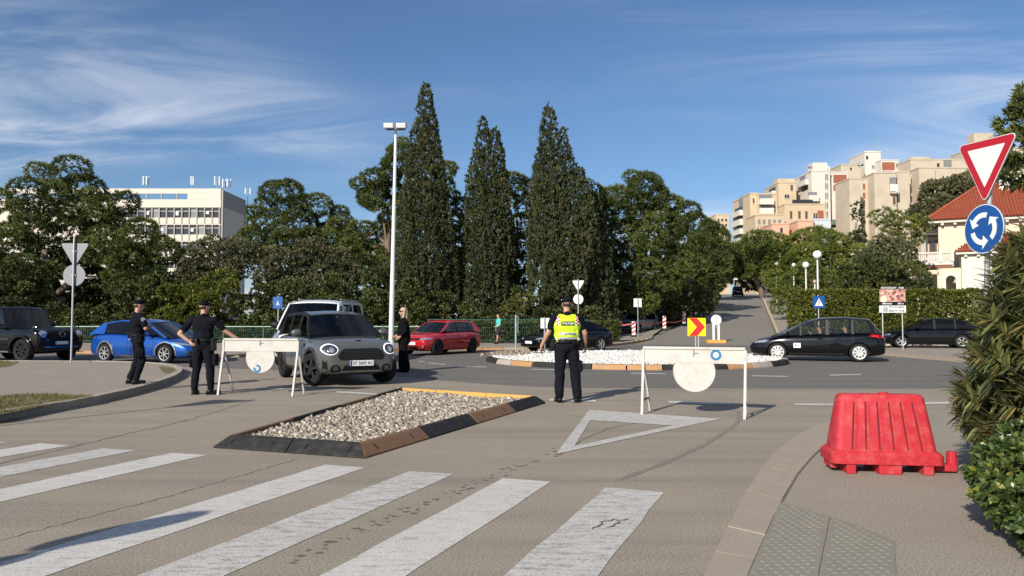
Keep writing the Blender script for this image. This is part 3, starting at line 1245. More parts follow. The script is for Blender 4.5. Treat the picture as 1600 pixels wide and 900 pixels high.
def pine(label, lobes, Y, seed, n_sub, rad, base_px, trunk_h, trunk_r, m_=PINE, per=21, size=0.29, bark=BARK, flat=0.72, group='pines around the junction', depth=0.9, branches=8, name='pine_tree', cat='pine tree', lean=(0, 0), kind='pine'):
    x = P(base_px, 500, Y).x
    base = Vector((x, Y, hgt(x, Y)))
    big = [px_lobe(*l, Y + (l[4] if len(l) > 4 else 0), depth) if len(l) == 4 else px_lobe(l[0], l[1], l[2], l[3], Y + l[4], depth) for l in lobes]
    return tree(name, label, cat, base, trunk_h, trunk_r, big, n_sub, rad, per, size, kind, m_, seed, bark, flat, group, lean, branches=branches)


pine('broad pine with a forked bare trunk at the left edge', [(105, 335, 95, 62), (60, 400, 85, 55), (190, 385, 70, 62), (105, 275, 48, 34), (215, 430, 48, 34), (10, 360, 50, 60), (160, 320, 55, 40), (235, 380, 35, 50), (-20, 420, 60, 40)], 49, 11, 105, 1.0, 94, 3.0, 0.42, branches=0)
# forked trunk of that pine
_t = bpy.data.objects['pine_tree']
_b = _t.location
MB().tube([P(92, 505, 49) - _b, P(84, 480, 49) - _b, P(76, 458, 49) - _b, P(68, 432, 49) - _b, P(70, 390, 49) - _b], [0.48, 0.42, 0.38, 0.33, 0.2], 10).build('trunk', BARK, _t, smooth=True)
MB().tube([P(82, 466, 49) - _b, P(94, 455, 48.7) - _b, P(106, 446, 48.5) - _b, P(130, 425, 48) - _b], [0.2, 0.22, 0.19, 0.1], 9).build('limb', BARK, _t, smooth=True)
pine('round pine right of the white office block', [(440, 330, 45, 40), (500, 350, 50, 36), (415, 360, 30, 40), (530, 375, 34, 36), (460, 380, 60, 30)], 62, 12, 70, 1.1, 470, 4, 0.3, size=0.31, per=22)
pine('tall ragged pine half hidden behind the tallest cypress', [(612, 250, 30, 40), (600, 310, 42, 50), (570, 295, 28, 12), (585, 390, 46, 50), (622, 420, 36, 60), (700, 300, 22, 50), (565, 430, 40, 44), (706, 370, 22, 60)], 55, 13, 120, 0.85, 606, 9, 0.3, size=0.31, per=24, flat=0.55)
pine('pine showing between the cypresses', [(806, 320, 22, 45), (812, 400, 26, 60), (800, 450, 30, 40), (700, 450, 24, 40)], 56, 14, 50, 0.9, 806, 6, 0.25, m_=PINE_B, size=0.32)
pine('large bushy pine right of the cypresses', [(985, 315, 52, 48), (1010, 385, 62, 60), (960, 400, 45, 70), (1050, 360, 42, 50), (930, 330, 26, 45), (1000, 445, 60, 35), (1045, 425, 40, 40)], 57, 15, 120, 1.05, 1000, 5, 0.35, size=0.31, per=23, m_=PINE)
pine('darker pine further along the left side of the street', [(1085, 375, 30, 42), (1100, 420, 30, 36), (1070, 430, 35, 40), (1112, 380, 24, 34)], 76, 16, 70, 1.15, 1078, 5, 0.3, size=0.42, per=12)
pine('loose pine near the crest on the left of the street', [(1118, 410, 20, 36), (1098, 395, 18, 30), (1108, 372, 20, 22)], 104, 17, 40, 1.3, 1092, 4, 0.3, size=0.6, per=7, m_=PINE)
pine('umbrella pine over the pavement at the crest', [(1165, 405, 38, 22), (1195, 395, 30, 24), (1150, 418, 28, 12), (1215, 415, 26, 22)], 112, 18, 60, 1.5, 1192, 7.0, 0.35, size=0.6, per=8, m_=PINE, flat=0.6, lean=(-2.0, 0), depth=1.2)
pine('bright umbrella pine behind the globe street lamps', [(1240, 400, 46, 34), (1290, 395, 40, 32), (1225, 430, 30, 22), (1310, 420, 40, 36), (1268, 380, 30, 22), (1190, 382, 26, 16)], 88, 19, 90, 1.3, 1262, 4.0, 0.3, size=0.48, per=10, m_=PINE_B, flat=0.65)
pine('low bright shrubby pine beside the green railing', [(1235, 455, 26, 22), (1262, 440, 30, 30), (1290, 445, 26, 24), (1222, 478, 12, 12)], 62, 20, 45, 0.8, 1255, 1.5, 0.15, size=0.30, per=16, m_=PINE_B)
pine('small distant pine closing the end of the street', [(1140, 418, 26, 18), (1170, 422, 30, 14), (1120, 425, 16, 16)], 175, 21, 30, 2.0, 1150, 4, 0.3, size=1.3, per=2.0)
pine('dark oak like tree behind the red roofed house', [(1480, 305, 36, 30), (1520, 300, 40, 30), (1462, 325, 22, 20), (1555, 310, 30, 30), (1450, 335, 14, 12)], 92, 22, 60, 1.4, 1500, 8, 0.35, m_=OLIVE, size=0.5, per=11, kind='leaf', name='oak_tree', cat='tree')
pine('near pine at the upper right edge', [(1632, 195, 52, 46), (1640, 270, 56, 34), (1655, 150, 40, 30), (1610, 235, 22, 22)], 17, 23, 42, 0.36, 1700, 4.5, 0.22, size=0.24, per=42, m_=PINE, lean=(-0.4, 0), branches=5)
pine('pale young pine in front of the apartment blocks', [(1405, 352, 28, 20), (1378, 336, 9, 8), (1422, 372, 18, 16), (1398, 380, 26, 20), (1438, 352, 7, 9)], 58, 24, 40, 0.62, 1400, 5, 0.15, m_=PINE_B, size=0.30, per=14)
pine('grey green olive bush under the young pine', [(1384, 394, 26, 20), (1405, 402, 18, 18), (1360, 412, 20, 20)], 54, 25, 46, 0.65, 1390, 1.5, 0.15, m_=OLIVE, size=0.24, per=24, kind='leaf', name='olive_bush', cat='bush')
pine('slim dark cypress against the apartment wall', [(1341, 350, 6, 42), (1341, 385, 9, 30)], 120, 26, 26, 0.55, 1341, 5, 0.15, m_=CYP, size=0.7, per=8, kind='cyp', name='cypress_tree', cat='cypress')
pine('dense rounded bush behind the clipped hedge', [(1374, 426, 58, 26), (1345, 435, 36, 26), (1412, 436, 34, 22), (1385, 447, 62, 20)], 46, 27, 70, 0.62, 1385, 1.2, 0.14, m_=LAUREL, size=0.20, per=32, kind='leaf', name='round_bush', cat='bush')


pine('dark low pine filling the gap below the broad pine', [(40, 445, 70, 44), (140, 440, 60, 44), (215, 435, 55, 46), (255, 455, 40, 40), (110, 415, 60, 30)], 54, 28, 80, 0.9, 150, 3, 0.25, m_=PINE)


# --- shrubbery behind the green fence
def shrub(label, lobes, Y, seed, m_, n_sub=75, rad=0.55, per=30, size=0.23, name='shrub', group='shrubs behind the green fence'):
    return pine(label, lobes, Y, seed, n_sub, rad, lobes[0][0], 0.9, 0.12, m_=m_, per=per, size=size, kind='leaf', name=name, cat='shrub', group=group, branches=4, bark=BARK_D)


shrub('dark shrub at the left edge behind the black off roader', [(20, 480, 70, 50), (60, 500, 60, 38), (0, 450, 50, 30), (110, 510, 50, 34)], 47, 31, LAUREL)
shrub('dark shrub below the pine crown behind the blue car', [(190, 490, 60, 50), (250, 480, 50, 55), (150, 505, 50, 36), (225, 455, 50, 25)], 47.5, 32, LAUREL)
shrub('dense dark shrub deep below the broad pine', [(90, 480, 60, 40), (170, 470, 60, 44), (240, 475, 55, 44), (290, 465, 40, 40), (30, 470, 50, 44)], 52, 42, LAUREL, 80, 0.75, 18, 0.3)
shrub('yellowish green shrub behind the two officers', [(300, 490, 55, 52), (350, 480, 50, 55), (270, 500, 40, 40), (390, 500, 50, 42)], 46.5, 33, HEDGE)
shrub('grey olive tree in front of the office block', [(330, 415, 48, 44), (375, 405, 42, 36), (300, 425, 36, 36), (350, 385, 30, 18)], 50, 34, OLIVE, 90, 0.55, 26, 0.21, 'olive_tree')
shrub('broad grey olive tree right of the office block', [(440, 415, 50, 38), (490, 410, 50, 40), (530, 430, 40, 44), (470, 445, 80, 34)], 51, 35, OLIVE, 100, 0.6, 24, 0.22, 'olive_tree')
shrub('dense shrub behind the white van', [(460, 485, 60, 50), (510, 480, 55, 52), (420, 490, 40, 46), (545, 495, 45, 40)], 46.5, 36, LAUREL)
shrub('dense shrub behind the lamp post and the woman', [(590, 480, 45, 55), (630, 490, 45, 46), (610, 450, 40, 34), (660, 505, 40, 28)], 47, 37, LAUREL)
shrub('low dark shrubs under the cypress row', [(720, 500, 40, 26), (790, 505, 45, 24), (850, 500, 40, 28), (900, 505, 40, 26), (690, 485, 25, 30), (805, 470, 20, 30)], 48.5, 38, LAUREL)
shrub('dark undergrowth below the large pine', [(960, 490, 40, 36), (1010, 485, 45, 36), (1050, 480, 35, 34), (1085, 470, 30, 24), (1035, 455, 40, 20)], 61, 39, LAUREL, 70, 0.8, 14, 0.32)
shrub('dark thicket on the left verge of the street', [(1075, 462, 26, 20), (1100, 450, 22, 18), (1090, 435, 26, 20)], 88, 40, LAUREL, 40, 1.1, 5, 0.6)
shrub('bushes at the end of the street', [(1215, 440, 24, 14), (1180, 440, 16, 10), (1235, 446, 20, 14)], 116, 41, LAUREL, 40, 1.1, 4, 0.7, group='bushes along the street')


def hedge(label, x0, x1, y0, y1, zb, zt, seed, m_, per, size, name='clipped_hedge'):
    g = np.random.default_rng(seed)
    root = empty(name, ((x0 + x1) / 2, (y0 + y1) / 2, 0), 0, label, 'hedge')
    b = np.array([(x0 + x1) / 2, (y0 + y1) / 2, 0])
    P_, D_ = [], []
    for (o, u, v, nrm) in (((x0, y0, zb), (x1 - x0, 0, 0), (0, 0, zt - zb), (0, -1, 0.25)), ((x0, y0, zt), (x1 - x0, 0, 0), (0, y1 - y0, 0), (0, 0, 1)),
                           ((x0, y0, zb), (0, y1 - y0, 0), (0, 0, zt - zb), (-1, 0, 0.25)), ((x1, y0, zb), (0, y1 - y0, 0), (0, 0, zt - zb), (1, 0, 0.25)), ((x0, y1, zb), (x1 - x0, 0, 0), (0, 0, zt - zb), (0, 1, 0.25))):
        o, u, v, nrm = map(np.array, (o, u, v, nrm))
        n = int(np.linalg.norm(u) * np.linalg.norm(v) * per)
        p = o + g.random((n, 1)) * u + g.random((n, 1)) * v
        w = np.array([mnoise.noise((q[0] * 1.1, q[1] * 1.1, q[2] * 1.1 + seed)) * 0.16 + mnoise.noise((q[0] * 4, q[1] * 4, q[2] * 4)) * 0.07 for q in p])
        p = p + nrm * (w[:, None] - np.abs(g.normal(0, 0.07, (n, 1))))
        P_.append(p)
        D_.append(nrm + g.normal(0, 0.5, (n, 3)))
    p, d = np.concatenate(P_), np.concatenate(D_)
    foliage('foliage', p - b, d, size * g.uniform(0.6, 1.3, len(p)), 'leaf', m_, root, g)
    st = MB()
    n = int((x1 - x0) / 0.6)
    for i in range(n):
        xx = x0 + (i + 0.5) * (x1 - x0) / n - b[0]
        st = MB().tube([(xx, 0, zb - 0.25), (xx + g.normal() * 0.1, g.normal() * 0.1, zb + 0.7), (xx + g.normal() * 0.2, g.normal() * 0.2, zt - 0.3)], [0.035, 0.03, 0.015], 6)
        st.build('stem', BARK_D, root)
    # dense inner twigs
    q = np.column_stack([g.uniform(x0 + 0.2, x1 - 0.2, int((x1 - x0) * 75)), g.uniform(y0 + 0.25, y1 - 0.25, int((x1 - x0) * 75)), g.uniform(zb, zt - 0.2, int((x1 - x0) * 75))])
    foliage('inner_foliage', q - b, g.normal(size=q.shape), np.full(len(q), size * 1.6), 'leaf', m_, root, g)
    return root


hedge('tall clipped hedge behind the advertising board and parked black car', 15.7, 33.0, 40.0, 42.0, 0.55, 3.05, 51, HEDGE, 95, 0.17)
hedge('low clipped hedge behind the green fence under the cypresses', -5.0, 6.5, 44.9, 46.0, 0.1, 1.35, 52, LAUREL, 80, 0.17)
hedge('overgrown low hedge behind the green railing by the off roader', -34.0, -5.4, 44.9, 46.2, 0.0, 1.0, 53, LAUREL, 60, 0.19)


# --- oleander at the right edge: every near leaf its own object
def oleander():
    g = np.random.default_rng(77)
    root = empty('oleander_bush', (5.45, 7.3, 0.0), 0, 'tall oleander with long narrow leaves at the right edge beside the red barrier', 'bush')
    b = np.array(root.location[:])
    # one leaf: narrow, folded along the midrib, tip drooping
    prof = [(0.0, 0.004), (0.25, 0.072), (0.55, 0.088), (0.82, 0.052), (1.0, 0.002)]
    v, f = [], []
    for i, (t, w) in enumerate(prof):
        z = -0.20 * t * t
        v += [(t, -w, z + 0.018), (t, 0, z), (t, w, z + 0.018)]
    for i in range(4):
        f += [(3 * i, 3 * i + 1, 3 * i + 4, 3 * i + 3), (3 * i + 1, 3 * i + 2, 3 * i + 5, 3 * i + 4)]
    tv, tf = np.array(v), np.array(f)
    leaves, stems = [], []
    # shoots aimed at points of the bush's outline as the photograph shows it
    targets = []
    for k in range(520):
        for _ in range(40):
            x, y = g.uniform(1480, 1670), g.uniform(348, 735)
            lo = np.interp(y, [348, 380, 430, 480, 540, 590, 640, 690, 735], [1592, 1558, 1535, 1530, 1512, 1490, 1484, 1512, 1545])
            if x > lo + 14:
                break
        Y = 6.95 + g.normal(0, 0.4)
        targets.append(np.array(P(x, y, max(6.3, Y))[:]) - b)
    for tg in targets:
        base = np.array([g.normal(0.35, 0.28), g.normal(0, 0.28), 0.0])
        mid = base * 0.35 + tg * 0.65 + np.array([0, 0, 0.10 + 0.25 * g.random()])
        pts = [base, mid, tg]
        curve = [(1 - t) ** 2 * base + 2 * t * (1 - t) * mid + t * t * tg for t in np.linspace(0, 1, 8)]
        stems.append(curve)
        ax = curve[-1] - curve[-2]
        ax /= np.linalg.norm(ax)
        nl = int(g.integers(22, 36))
        for i in range(nl):
            t = 1 - 0.38 * (i / nl) ** 0.9 * min(1.0, 0.7 / max(0.3, np.linalg.norm(tg - base)))
            q = min(6, int(t * 7))
            p = curve[q] + (curve[q + 1] - curve[q]) * (t * 7 - q)
            a = i * 2.1 + g.normal() * 0.2
            side = np.cross(ax, [math.cos(a), math.sin(a), 0.3])
            side /= np.linalg.norm(side)
            ang = g.uniform(0.45, 1.15)
            d = ax * math.cos(ang) + side * math.sin(ang)
            leaves.append((p, d, g.uniform(0.12, 0.21), g.random()))
    order = sorted(range(len(leaves)), key=lambda i: leaves[i][0][1] + 0.25 * leaves[i][0][0])
    part = set(order[:300])
    lm = [np_mesh('leaf', tv, tf, OLEA, np.full(len(tf), t)) for t in (0.12, 0.3, 0.5, 0.68, 0.85, 0.97)]
    F = frames(np.array([l[1] for l in leaves]), g)
    vs, fs, rn = [], [], []
    for i, (p, d, L, t) in enumerate(leaves):
        x = F[i][:, 2]
        yv = np.cross([0, 0, 1.0], x)
        yv = yv / max(1e-4, np.linalg.norm(yv)) + 0.45 * F[i][:, 0]
        yv -= x * yv.dot(x)
        yv /= np.linalg.norm(yv)
        z = np.cross(x, yv)
        if i in part:
            o = link(bpy.data.objects.new('leaf', lm[min(5, int(t * 6))]), root)
            M = Matrix((x, yv, z)).transposed().to_4x4()
            M = M @ Matrix.Diagonal((L, L, L, 1))
            M.translation = Vector(p)
            o.matrix_local = M
        else:
            Rm = np.stack([x, yv, z], -1)
            fs.append(tf + len(tv) * len(vs))
            vs.append(tv @ Rm.T * L + p)
            rn.append(np.full(len(tf), t))
    me = np_mesh('foliage', np.concatenate(vs), np.concatenate(fs), OLEA, np.concatenate(rn))
    tag(link(bpy.data.objects.new('foliage', me), root), kind='stuff')
    STEM = mat('oleander stem', (0.12, 0.085, 0.05), 0.8, var=0.3, vscale=20)
    mb = MB()
    for c in stems:
        mb.tube(c, [0.011, 0.010, 0.009, 0.008, 0.007, 0.006, 0.005, 0.003], 5, caps=False)
    tag(mb.build('stems', STEM, root), kind='stuff')
    # a few pale faded blossoms and seed pods
    FL = mat('faded white blossom', (0.62, 0.55, 0.50), 0.7, var=0.15)
    POD = mat('dry seed pod', (0.22, 0.12, 0.06), 0.8, var=0.2)
    for i in range(26):
        c = stems[int(g.integers(0, len(stems)))]
        p = c[-2] + g.normal(0, 0.03, 3)
        m = MB()
        for q in range(4):
            m.ell(p + g.normal(0, 0.012, 3), (0.016, 0.016, 0.007), 6, 4, Matrix.Rotation(g.random() * 3, 3, (1, 0.3, 0.2)))
        m.build('blossom', FL, root)
    for i in range(60):
        c = stems[int(g.integers(0, len(stems)))]
        p = Vector(c[-2] + g.normal(0, 0.03, 3))
        MB().cyl(p, p + Vector((g.normal() * 0.05, g.normal() * 0.05, -0.02 + g.normal() * 0.07)), 0.004, 0.002, 5).build('seed_pod', POD, root)


oleander()


def pitto():
    g = np.random.default_rng(88)
    c = P(1640, 805, 4.8)
    root = empty('low_bush', (c.x, c.y, 0), 0, 'low dense glossy bush in the bottom right corner', 'bush')
    b = np.array(root.location[:])
    big = [(np.array([0, 0, 0.36]), np.array([0.42, 0.42, 0.34])), (np.array([0.02, 0.2, 0.40]), np.array([0.32, 0.34, 0.28])), (np.array([0.18, -0.28, 0.26]), np.array([0.36, 0.36, 0.28])),
           (np.array([0.45, 0.1, 0.40]), np.array([0.45, 0.45, 0.36])), (np.array([0.33, -0.52, 0.24]), np.array([0.36, 0.36, 0.28])), (np.array([-0.03, -0.22, 0.24]), np.array([0.34, 0.30, 0.26])), (np.array([0.30, 0.45, 0.42]), np.array([0.40, 0.36, 0.30]))]
    subs = sub_lobes(big, 150, 0.085, g, 0.9, 0.72)
    p, d, t = lobes_points(subs + [(l[0], l[1] * 0.93) for l in big], 330, g, 0.06, 0.86, up=0.4)
    keep = p[:, 2] > 0.03
    foliage('foliage', p[keep], d[keep], 0.060 * g.uniform(0.7, 1.35, keep.sum()), 'rose', PITTO, root, g, t[keep])
    for i in range(7):
        a = np.array([0.2, -0.05]) + g.normal(0, 0.09, 2)
        MB().tube([(a[0], a[1], -0.02), (a[0] * 1.2, a[1] * 1.2, 0.2), (a[0] * 1.6, a[1] * 1.6, 0.45)], [0.014, 0.011, 0.006], 6).build('stem', BARK_D, root)


pitto()

# --- grass tufts on the left pavement's verge
GRASS = leaf_mat('dry grass', (0.085, 0.085, 0.025), (0.22, 0.19, 0.075), 0.2, 0.7)


def grass(name, px, n, h, label):
    g = np.random.default_rng(len(px) + n)
    pts = np.array([G(x, y, 0.127)[:2] for x, y in px])
    lo, hi = pts.min(0), pts.max(0)

    def inside(q):
        r = np.zeros(len(q), bool)
        for a, b in zip(pts, np.roll(pts, -1, 0)):
            c = ((a[1] > q[:, 1]) != (b[1] > q[:, 1])) & (q[:, 0] < (b[0] - a[0]) * (q[:, 1] - a[1]) / (b[1] - a[1] + 1e-9) + a[0])
            r ^= c
        return r
    q = lo + g.random((n * 4, 2)) * (hi - lo)
    q = q[inside(q)]
    dens = np.array([mnoise.noise((p[0] * 1.7, p[1] * 1.7, 5)) for p in q])
    q = q[dens > g.uniform(-0.75, 0.45, len(q))][:n]
    k = len(q)
    hh = h * g.uniform(0.4, 1.3, k)
    a = g.random(k) * 2 * PI
    w = 0.006
    v = np.zeros((k, 3, 3))
    v[:, 0, :2] = q + np.column_stack([np.cos(a), np.sin(a)]) * w
    v[:, 1, :2] = q - np.column_stack([np.cos(a), np.sin(a)]) * w
    v[:, 2, :2] = q + g.normal(0, 0.03, (k, 2))
    v[:, :2, 2] = 0.12
    v[:, 2, 2] = 0.127 + hh
    me = np_mesh(name, v.reshape(-1, 3), np.arange(3 * k).reshape(-1, 3), GRASS, g.random(k))
    o = link(bpy.data.objects.new(name, me))
    tag(o, label, 'grass', kind='stuff')


VERGE = ground_mat('verge soil', (0.17, 0.14, 0.085), (0.15, 0.14, 0.07), (0.12, 0.12, 0.05), 1.5, 60, 0.5, 0.6)
for px, n, nm in (([(-200, 625), (0, 619), (60, 616), (128, 617), (150, 621), (112, 626), (60, 636), (0, 648), (-200, 668)], 9000, 'short dry grass strip along the left kerb'),
                  ([(-120, 572), (-20, 562), (30, 566), (14, 573), (-60, 580)], 2500, 'grass patch beside the off roader'),
                  ([(248, 573), (268, 575), (279, 579), (272, 584), (256, 583)], 700, 'grass patch at the tip of the left pavement')):
    pts = [G(x, y, 0.127) for x, y in px]
    sheet('verge', [(p.x, p.y) for p in pts], 0.129, VERGE, left_pave)
    grass('grass', px, n, 0.05, nm)
# ------------------------------------------------------------------ buildings, walls and fences
SAND = mat('sand render', (0.53, 0.415, 0.28), 0.9, var=0.10, vscale=0.25, dirt=(0.38, 0.29, 0.19), dscale=0.35, damt=0.6)
CREAM = mat('cream concrete', (0.49, 0.42, 0.325), 0.9, var=0.10, vscale=0.3, dirt=(0.36, 0.305, 0.235), dscale=0.25, damt=0.65)
PALE = mat('white render', (0.58, 0.545, 0.48), 0.9, var=0.08, vscale=0.3, dirt=(0.5, 0.46, 0.38), dscale=0.3, damt=0.4)
OFFW = mat('office white concrete', (0.60, 0.55, 0.475), 0.85, var=0.05, vscale=0.2)
OFFSIDE = mat('gable shade grey', (0.33, 0.315, 0.30), 0.9, var=0.05, vscale=0.2)  # darker than the front: the gable's shade is put into its colour
BRICK = mat('red brick panel', (0.28, 0.095, 0.055), 0.9, var=0.25, vscale=2.0)
PINK = mat('pink render', (0.62, 0.36, 0.25), 0.9, var=0.08, vscale=0.3)
BLUEW = mat('pale blue render', (0.50, 0.53, 0.58), 0.9, var=0.08, vscale=0.3)
DARKW = mat('dark window', (0.030, 0.032, 0.036), 0.15, spec=0.6)
GREYW = mat('curtained window', (0.20, 0.20, 0.20), 0.3, var=0.3, vscale=0.8)
BROWNW = mat('brown shutter', (0.10, 0.06, 0.035), 0.7)
FRAMEW = mat('window frame white', (0.62, 0.61, 0.58), 0.5)
AWN = mat('green awning cloth', (0.10, 0.14, 0.11), 0.9, var=0.3, vscale=1.5)
LINEN = mat('white laundry', (0.78, 0.78, 0.78), 0.9)
FIN = mat('grey mullion', (0.30, 0.29, 0.27), 0.7)


class Block:
    """one flat-roofed apartment block; front face parallel to the picture, left side showing"""

    def __init__(s, label, x0, x1, top, Y, dep, m_, zb=3.0, cap=None, group='apartment blocks on the hill'):
        a, b = P(x0, top, Y), P(x1, top, Y)
        s.Y, s.xl, s.xr, s.zt, s.dep = Y, a.x, b.x, a.z, dep
        s.o = empty('apartment_block', (a.x, Y, zb), 0, label, 'apartment block', group)
        s.org = Vector((a.x, Y, zb))
        MB().box2((0, 0, 0), (b.x - a.x, dep, a.z - zb)).build('wall', m_, s.o, bevel=0.05)
        # roof parapet
        w, h = b.x - a.x, a.z - zb
        pp = MB()
        pp.box2((-0.12, -0.12, h + 0.01), (w + 0.12, 0.2, h + 0.35))
        pp.box2((-0.12, dep - 0.2, h + 0.01), (w + 0.12, dep + 0.12, h + 0.35))
        pp.box2((-0.12, 0.21, h + 0.01), (0.2, dep - 0.21, h + 0.35))
        pp.box2((w - 0.2, 0.21, h + 0.01), (w + 0.12, dep - 0.21, h + 0.35))
        tag(pp.build('parapet', m_, s.o), kind='stuff')
        if cap:
            for (c0, c1, ct, cd) in cap:
                p, q = P(c0, ct, Y + cd) - s.org, P(c1, ct, Y + cd) - s.org
                MB().box2((p.x, cd, h - 0.1), (q.x, min(dep, cd + 4), p.z)).build('roof_room', m_, s.o, bevel=0.05)

    def front(s, x0, x1, y0, y1, m_, name='window', proud=0.05, frame=True):
        a, b = P(x0, y0, s.Y) - s.org, P(x1, y1, s.Y) - s.org
        w = MB().box2((a.x, -proud, b.z), (b.x, 0.1, a.z)).build(name, m_, s.o)
        if frame and name == 'window':
            MB().box2((a.x - 0.12, -proud - 0.10, b.z - 0.16), (b.x + 0.12, -0.003, b.z - 0.01)).build('sill', FRAMEW, w)
            if b.x - a.x > 0.9:
                c = (a.x + b.x) / 2
                MB().box2((c - 0.05, -proud - 0.04, b.z + 0.01), (c + 0.05, -proud + 0.01, a.z - 0.01)).build('mullion', FRAMEW, w)
        return w

    def balcony(s, x0, x1, yo, y0, y1, m_=None, out=1.3):
        """opening from yo down to y0, parapet from y0 to y1"""
        a, b = P(x0, yo, s.Y) - s.org, P(x1, y0, s.Y) - s.org
        c = P(x1, y1, s.Y) - s.org
        MB().box2((a.x + 0.1, -0.05, b.z - 0.3), (b.x - 0.1, 0.1, a.z)).build('window', GREYW, s.o)
        k = MB()
        k.box2((a.x, -out, c.z), (b.x, -out + 0.15, b.z))
        k.box2((a.x, -out + 0.151, c.z), (a.x + 0.15, -0.06, b.z))
        k.box2((b.x - 0.15, -out + 0.151, c.z), (b.x, -0.06, b.z))
        k.box2((a.x - 0.02, -out - 0.02, c.z - 0.25), (b.x + 0.02, -0.06, c.z - 0.003))
        tag(k.build('balcony', m_ or PALE, s.o), kind='stuff')

    def left(s, x0, x1, y0, y1, m_, name='window', proud=0.05):
        """on the left side; pixel columns give the depth"""
        Ya, Yb = s.xl * FPX / (x1 - 800), s.xl * FPX / (x0 - 800)
        a, b = P(x1, y0, Ya) - s.org, P(x1, y1, Ya) - s.org
        w = MB().box2((-proud, Ya - s.Y, b.z), (0.1, Yb - s.Y, a.z)).build(name, m_, s.o)
        return w

    def left_balcony(s, x0, x1, yo, y0, y1, out=1.1):
        Ya, Yb = s.xl * FPX / (x1 - 800), s.xl * FPX / (x0 - 800)
        zo, z0, z1 = [P(x1, y, Ya).z - s.org.z for y in (yo, y0, y1)]
        ya, yb = Ya - s.Y, Yb - s.Y
        MB().box2((-0.05, ya + 0.2, z0 - 0.3), (0.1, yb - 0.2, zo)).build('window', DARKW, s.o)
        k = MB()
        k.box2((-out, ya, z1), (-out + 0.15, yb, z0))
        k.box2((-out + 0.151, ya, z1), (-0.06, ya + 0.15, z0))
        k.box2((-out + 0.151, yb - 0.15, z1), (-0.06, yb, z0))
        k.box2((-out - 0.02, ya - 0.02, z1 - 0.25), (-0.06, yb + 0.02, z1 - 0.003))
        tag(k.build('balcony', PALE, s.o), kind='stuff')


b = Block('sand coloured block at the left end of the hillside apartments', 1172, 1184, 303, 215, 17, SAND)
b.left(1157, 1163, 306, 320, GREYW)
for yo, y0, y1 in ((335, 342, 350), (350, 357, 364), (365, 371, 378), (321, 328, 335)):
    b.left_balcony(1150, 1163, yo, y0, y1)
b.front(1176, 1179, 310, 318, BROWNW)
b = Block('recessed sand block with stacked white balconies', 1184, 1214, 304, 214, 10, SAND)
b.balcony(1185, 1207, 303.5, 311, 319)
b.balcony(1185, 1207, 319.5, 326, 334)
b.front(1209, 1212, 322, 332, BROWNW)
b = Block('low sand terrace under the left towers', 1180, 1226, 337, 204, 8, SAND)
for x in (1184, 1192, 1200, 1208, 1216):
    b.front(x, x + 4, 343, 351, GREYW)
b.front(1181, 1225, 359, 366, DARKW, frame=False)
b = Block('sand tower with a flat cap and brown shutters', 1216, 1244, 286, 226, 12, SAND, cap=[(1215, 1242, 279, 2)])
b.front(1235, 1239, 289, 298, BROWNW)
b.front(1226, 1233, 304, 310, DARKW)
b.left_balcony(1204, 1215, 291, 298, 306)
b = Block('long sand terrace with a brick bay', 1226, 1290, 320, 208, 9, SAND)
b.front(1277, 1287, 329, 342, BRICK, 'brick_panel')
b.front(1271, 1276.5, 333, 342, DARKW)
for x in (1234, 1247, 1258):
    b.front(x, x + 4, 330, 342, BROWNW)
b.front(1238, 1270, 312, 318, DARKW, 'roof_railing', frame=False)
b = Block('white stepped tower with corner balconies', 1268, 1297, 268, 222, 13, PALE, cap=[(1270, 1293, 254, 2), (1276, 1297, 260, 5)])
b.left(1253, 1262, 272, 280, GREYW)
b.left_balcony(1254, 1267, 288, 280, 287)
b.left(1256, 1266, 289, 296, DARKW)
b.balcony(1262, 1277, 300, 306, 314)
for y in (272, 286, 301, 316, 330):
    b.front(1289, 1294, y, y + 10, GREYW)
b.front(1263, 1268, 260, 264, BROWNW)
b = Block('white block with red brick panels and a green awning', 1298, 1325, 270, 224, 10, PALE)
b.front(1302, 1323, 273, 286, BRICK, 'brick_panel')
b.front(1302, 1320, 289, 298, BRICK, 'brick_panel', 0.06)
b.front(1306, 1322, 292, 302, GREYW)
b.balcony(1305, 1323, 302, 306, 316)
b.balcony(1305, 1323, 318, 327, 333)
b.balcony(1297, 1322, 348, 357, 369)
p, q = P(1294, 343, 224) - b.org, P(1322, 352, 224) - b.org
MB().add([(p.x, 0, p.z), (q.x, 0, p.z), (q.x, -1.8, q.z), (p.x, -1.8, q.z), (p.x, 0, p.z - 0.06), (q.x, 0, p.z - 0.06), (q.x, -1.8, q.z - 0.06), (p.x, -1.8, q.z - 0.06)],
         [(0, 1, 2, 3), (7, 6, 5, 4), (0, 4, 5, 1), (1, 5, 6, 2), (2, 6, 7, 3), (3, 7, 4, 0)]).build('awning', AWN, b.o)
for x in (1302, 1311):
    p, q = P(x, 359, 224) - b.org, P(x + 7, 366, 224) - b.org
    MB().box2((p.x, -1.42, q.z), (q.x, -1.36, p.z)).build('towel', LINEN, b.o)
b = Block('cream rear block left of the white top tower', 1314, 1346, 258, 240, 9, CREAM)
b.front(1340, 1349, 256, 260, DARKW)
b.front(1328, 1331, 262, 266, DARKW)
b = Block('white topmost tower with a small dark window', 1351, 1376, 238, 244, 11, PALE, cap=[(1352, 1370, 235.5, 2)])
b.front(1353, 1356.5, 243.5, 249, DARKW)
b.front(1362, 1370, 258, 264, GREYW)
b = Block('white rear block with two brick panels', 1376.5, 1404, 251, 240, 9, PALE)
b.front(1378, 1398, 253.5, 266, BRICK, 'brick_panel')
b.front(1377.5, 1396, 268, 271.5, BRICK, 'brick_panel')
b.front(1399.5, 1403, 255, 262, GREYW)
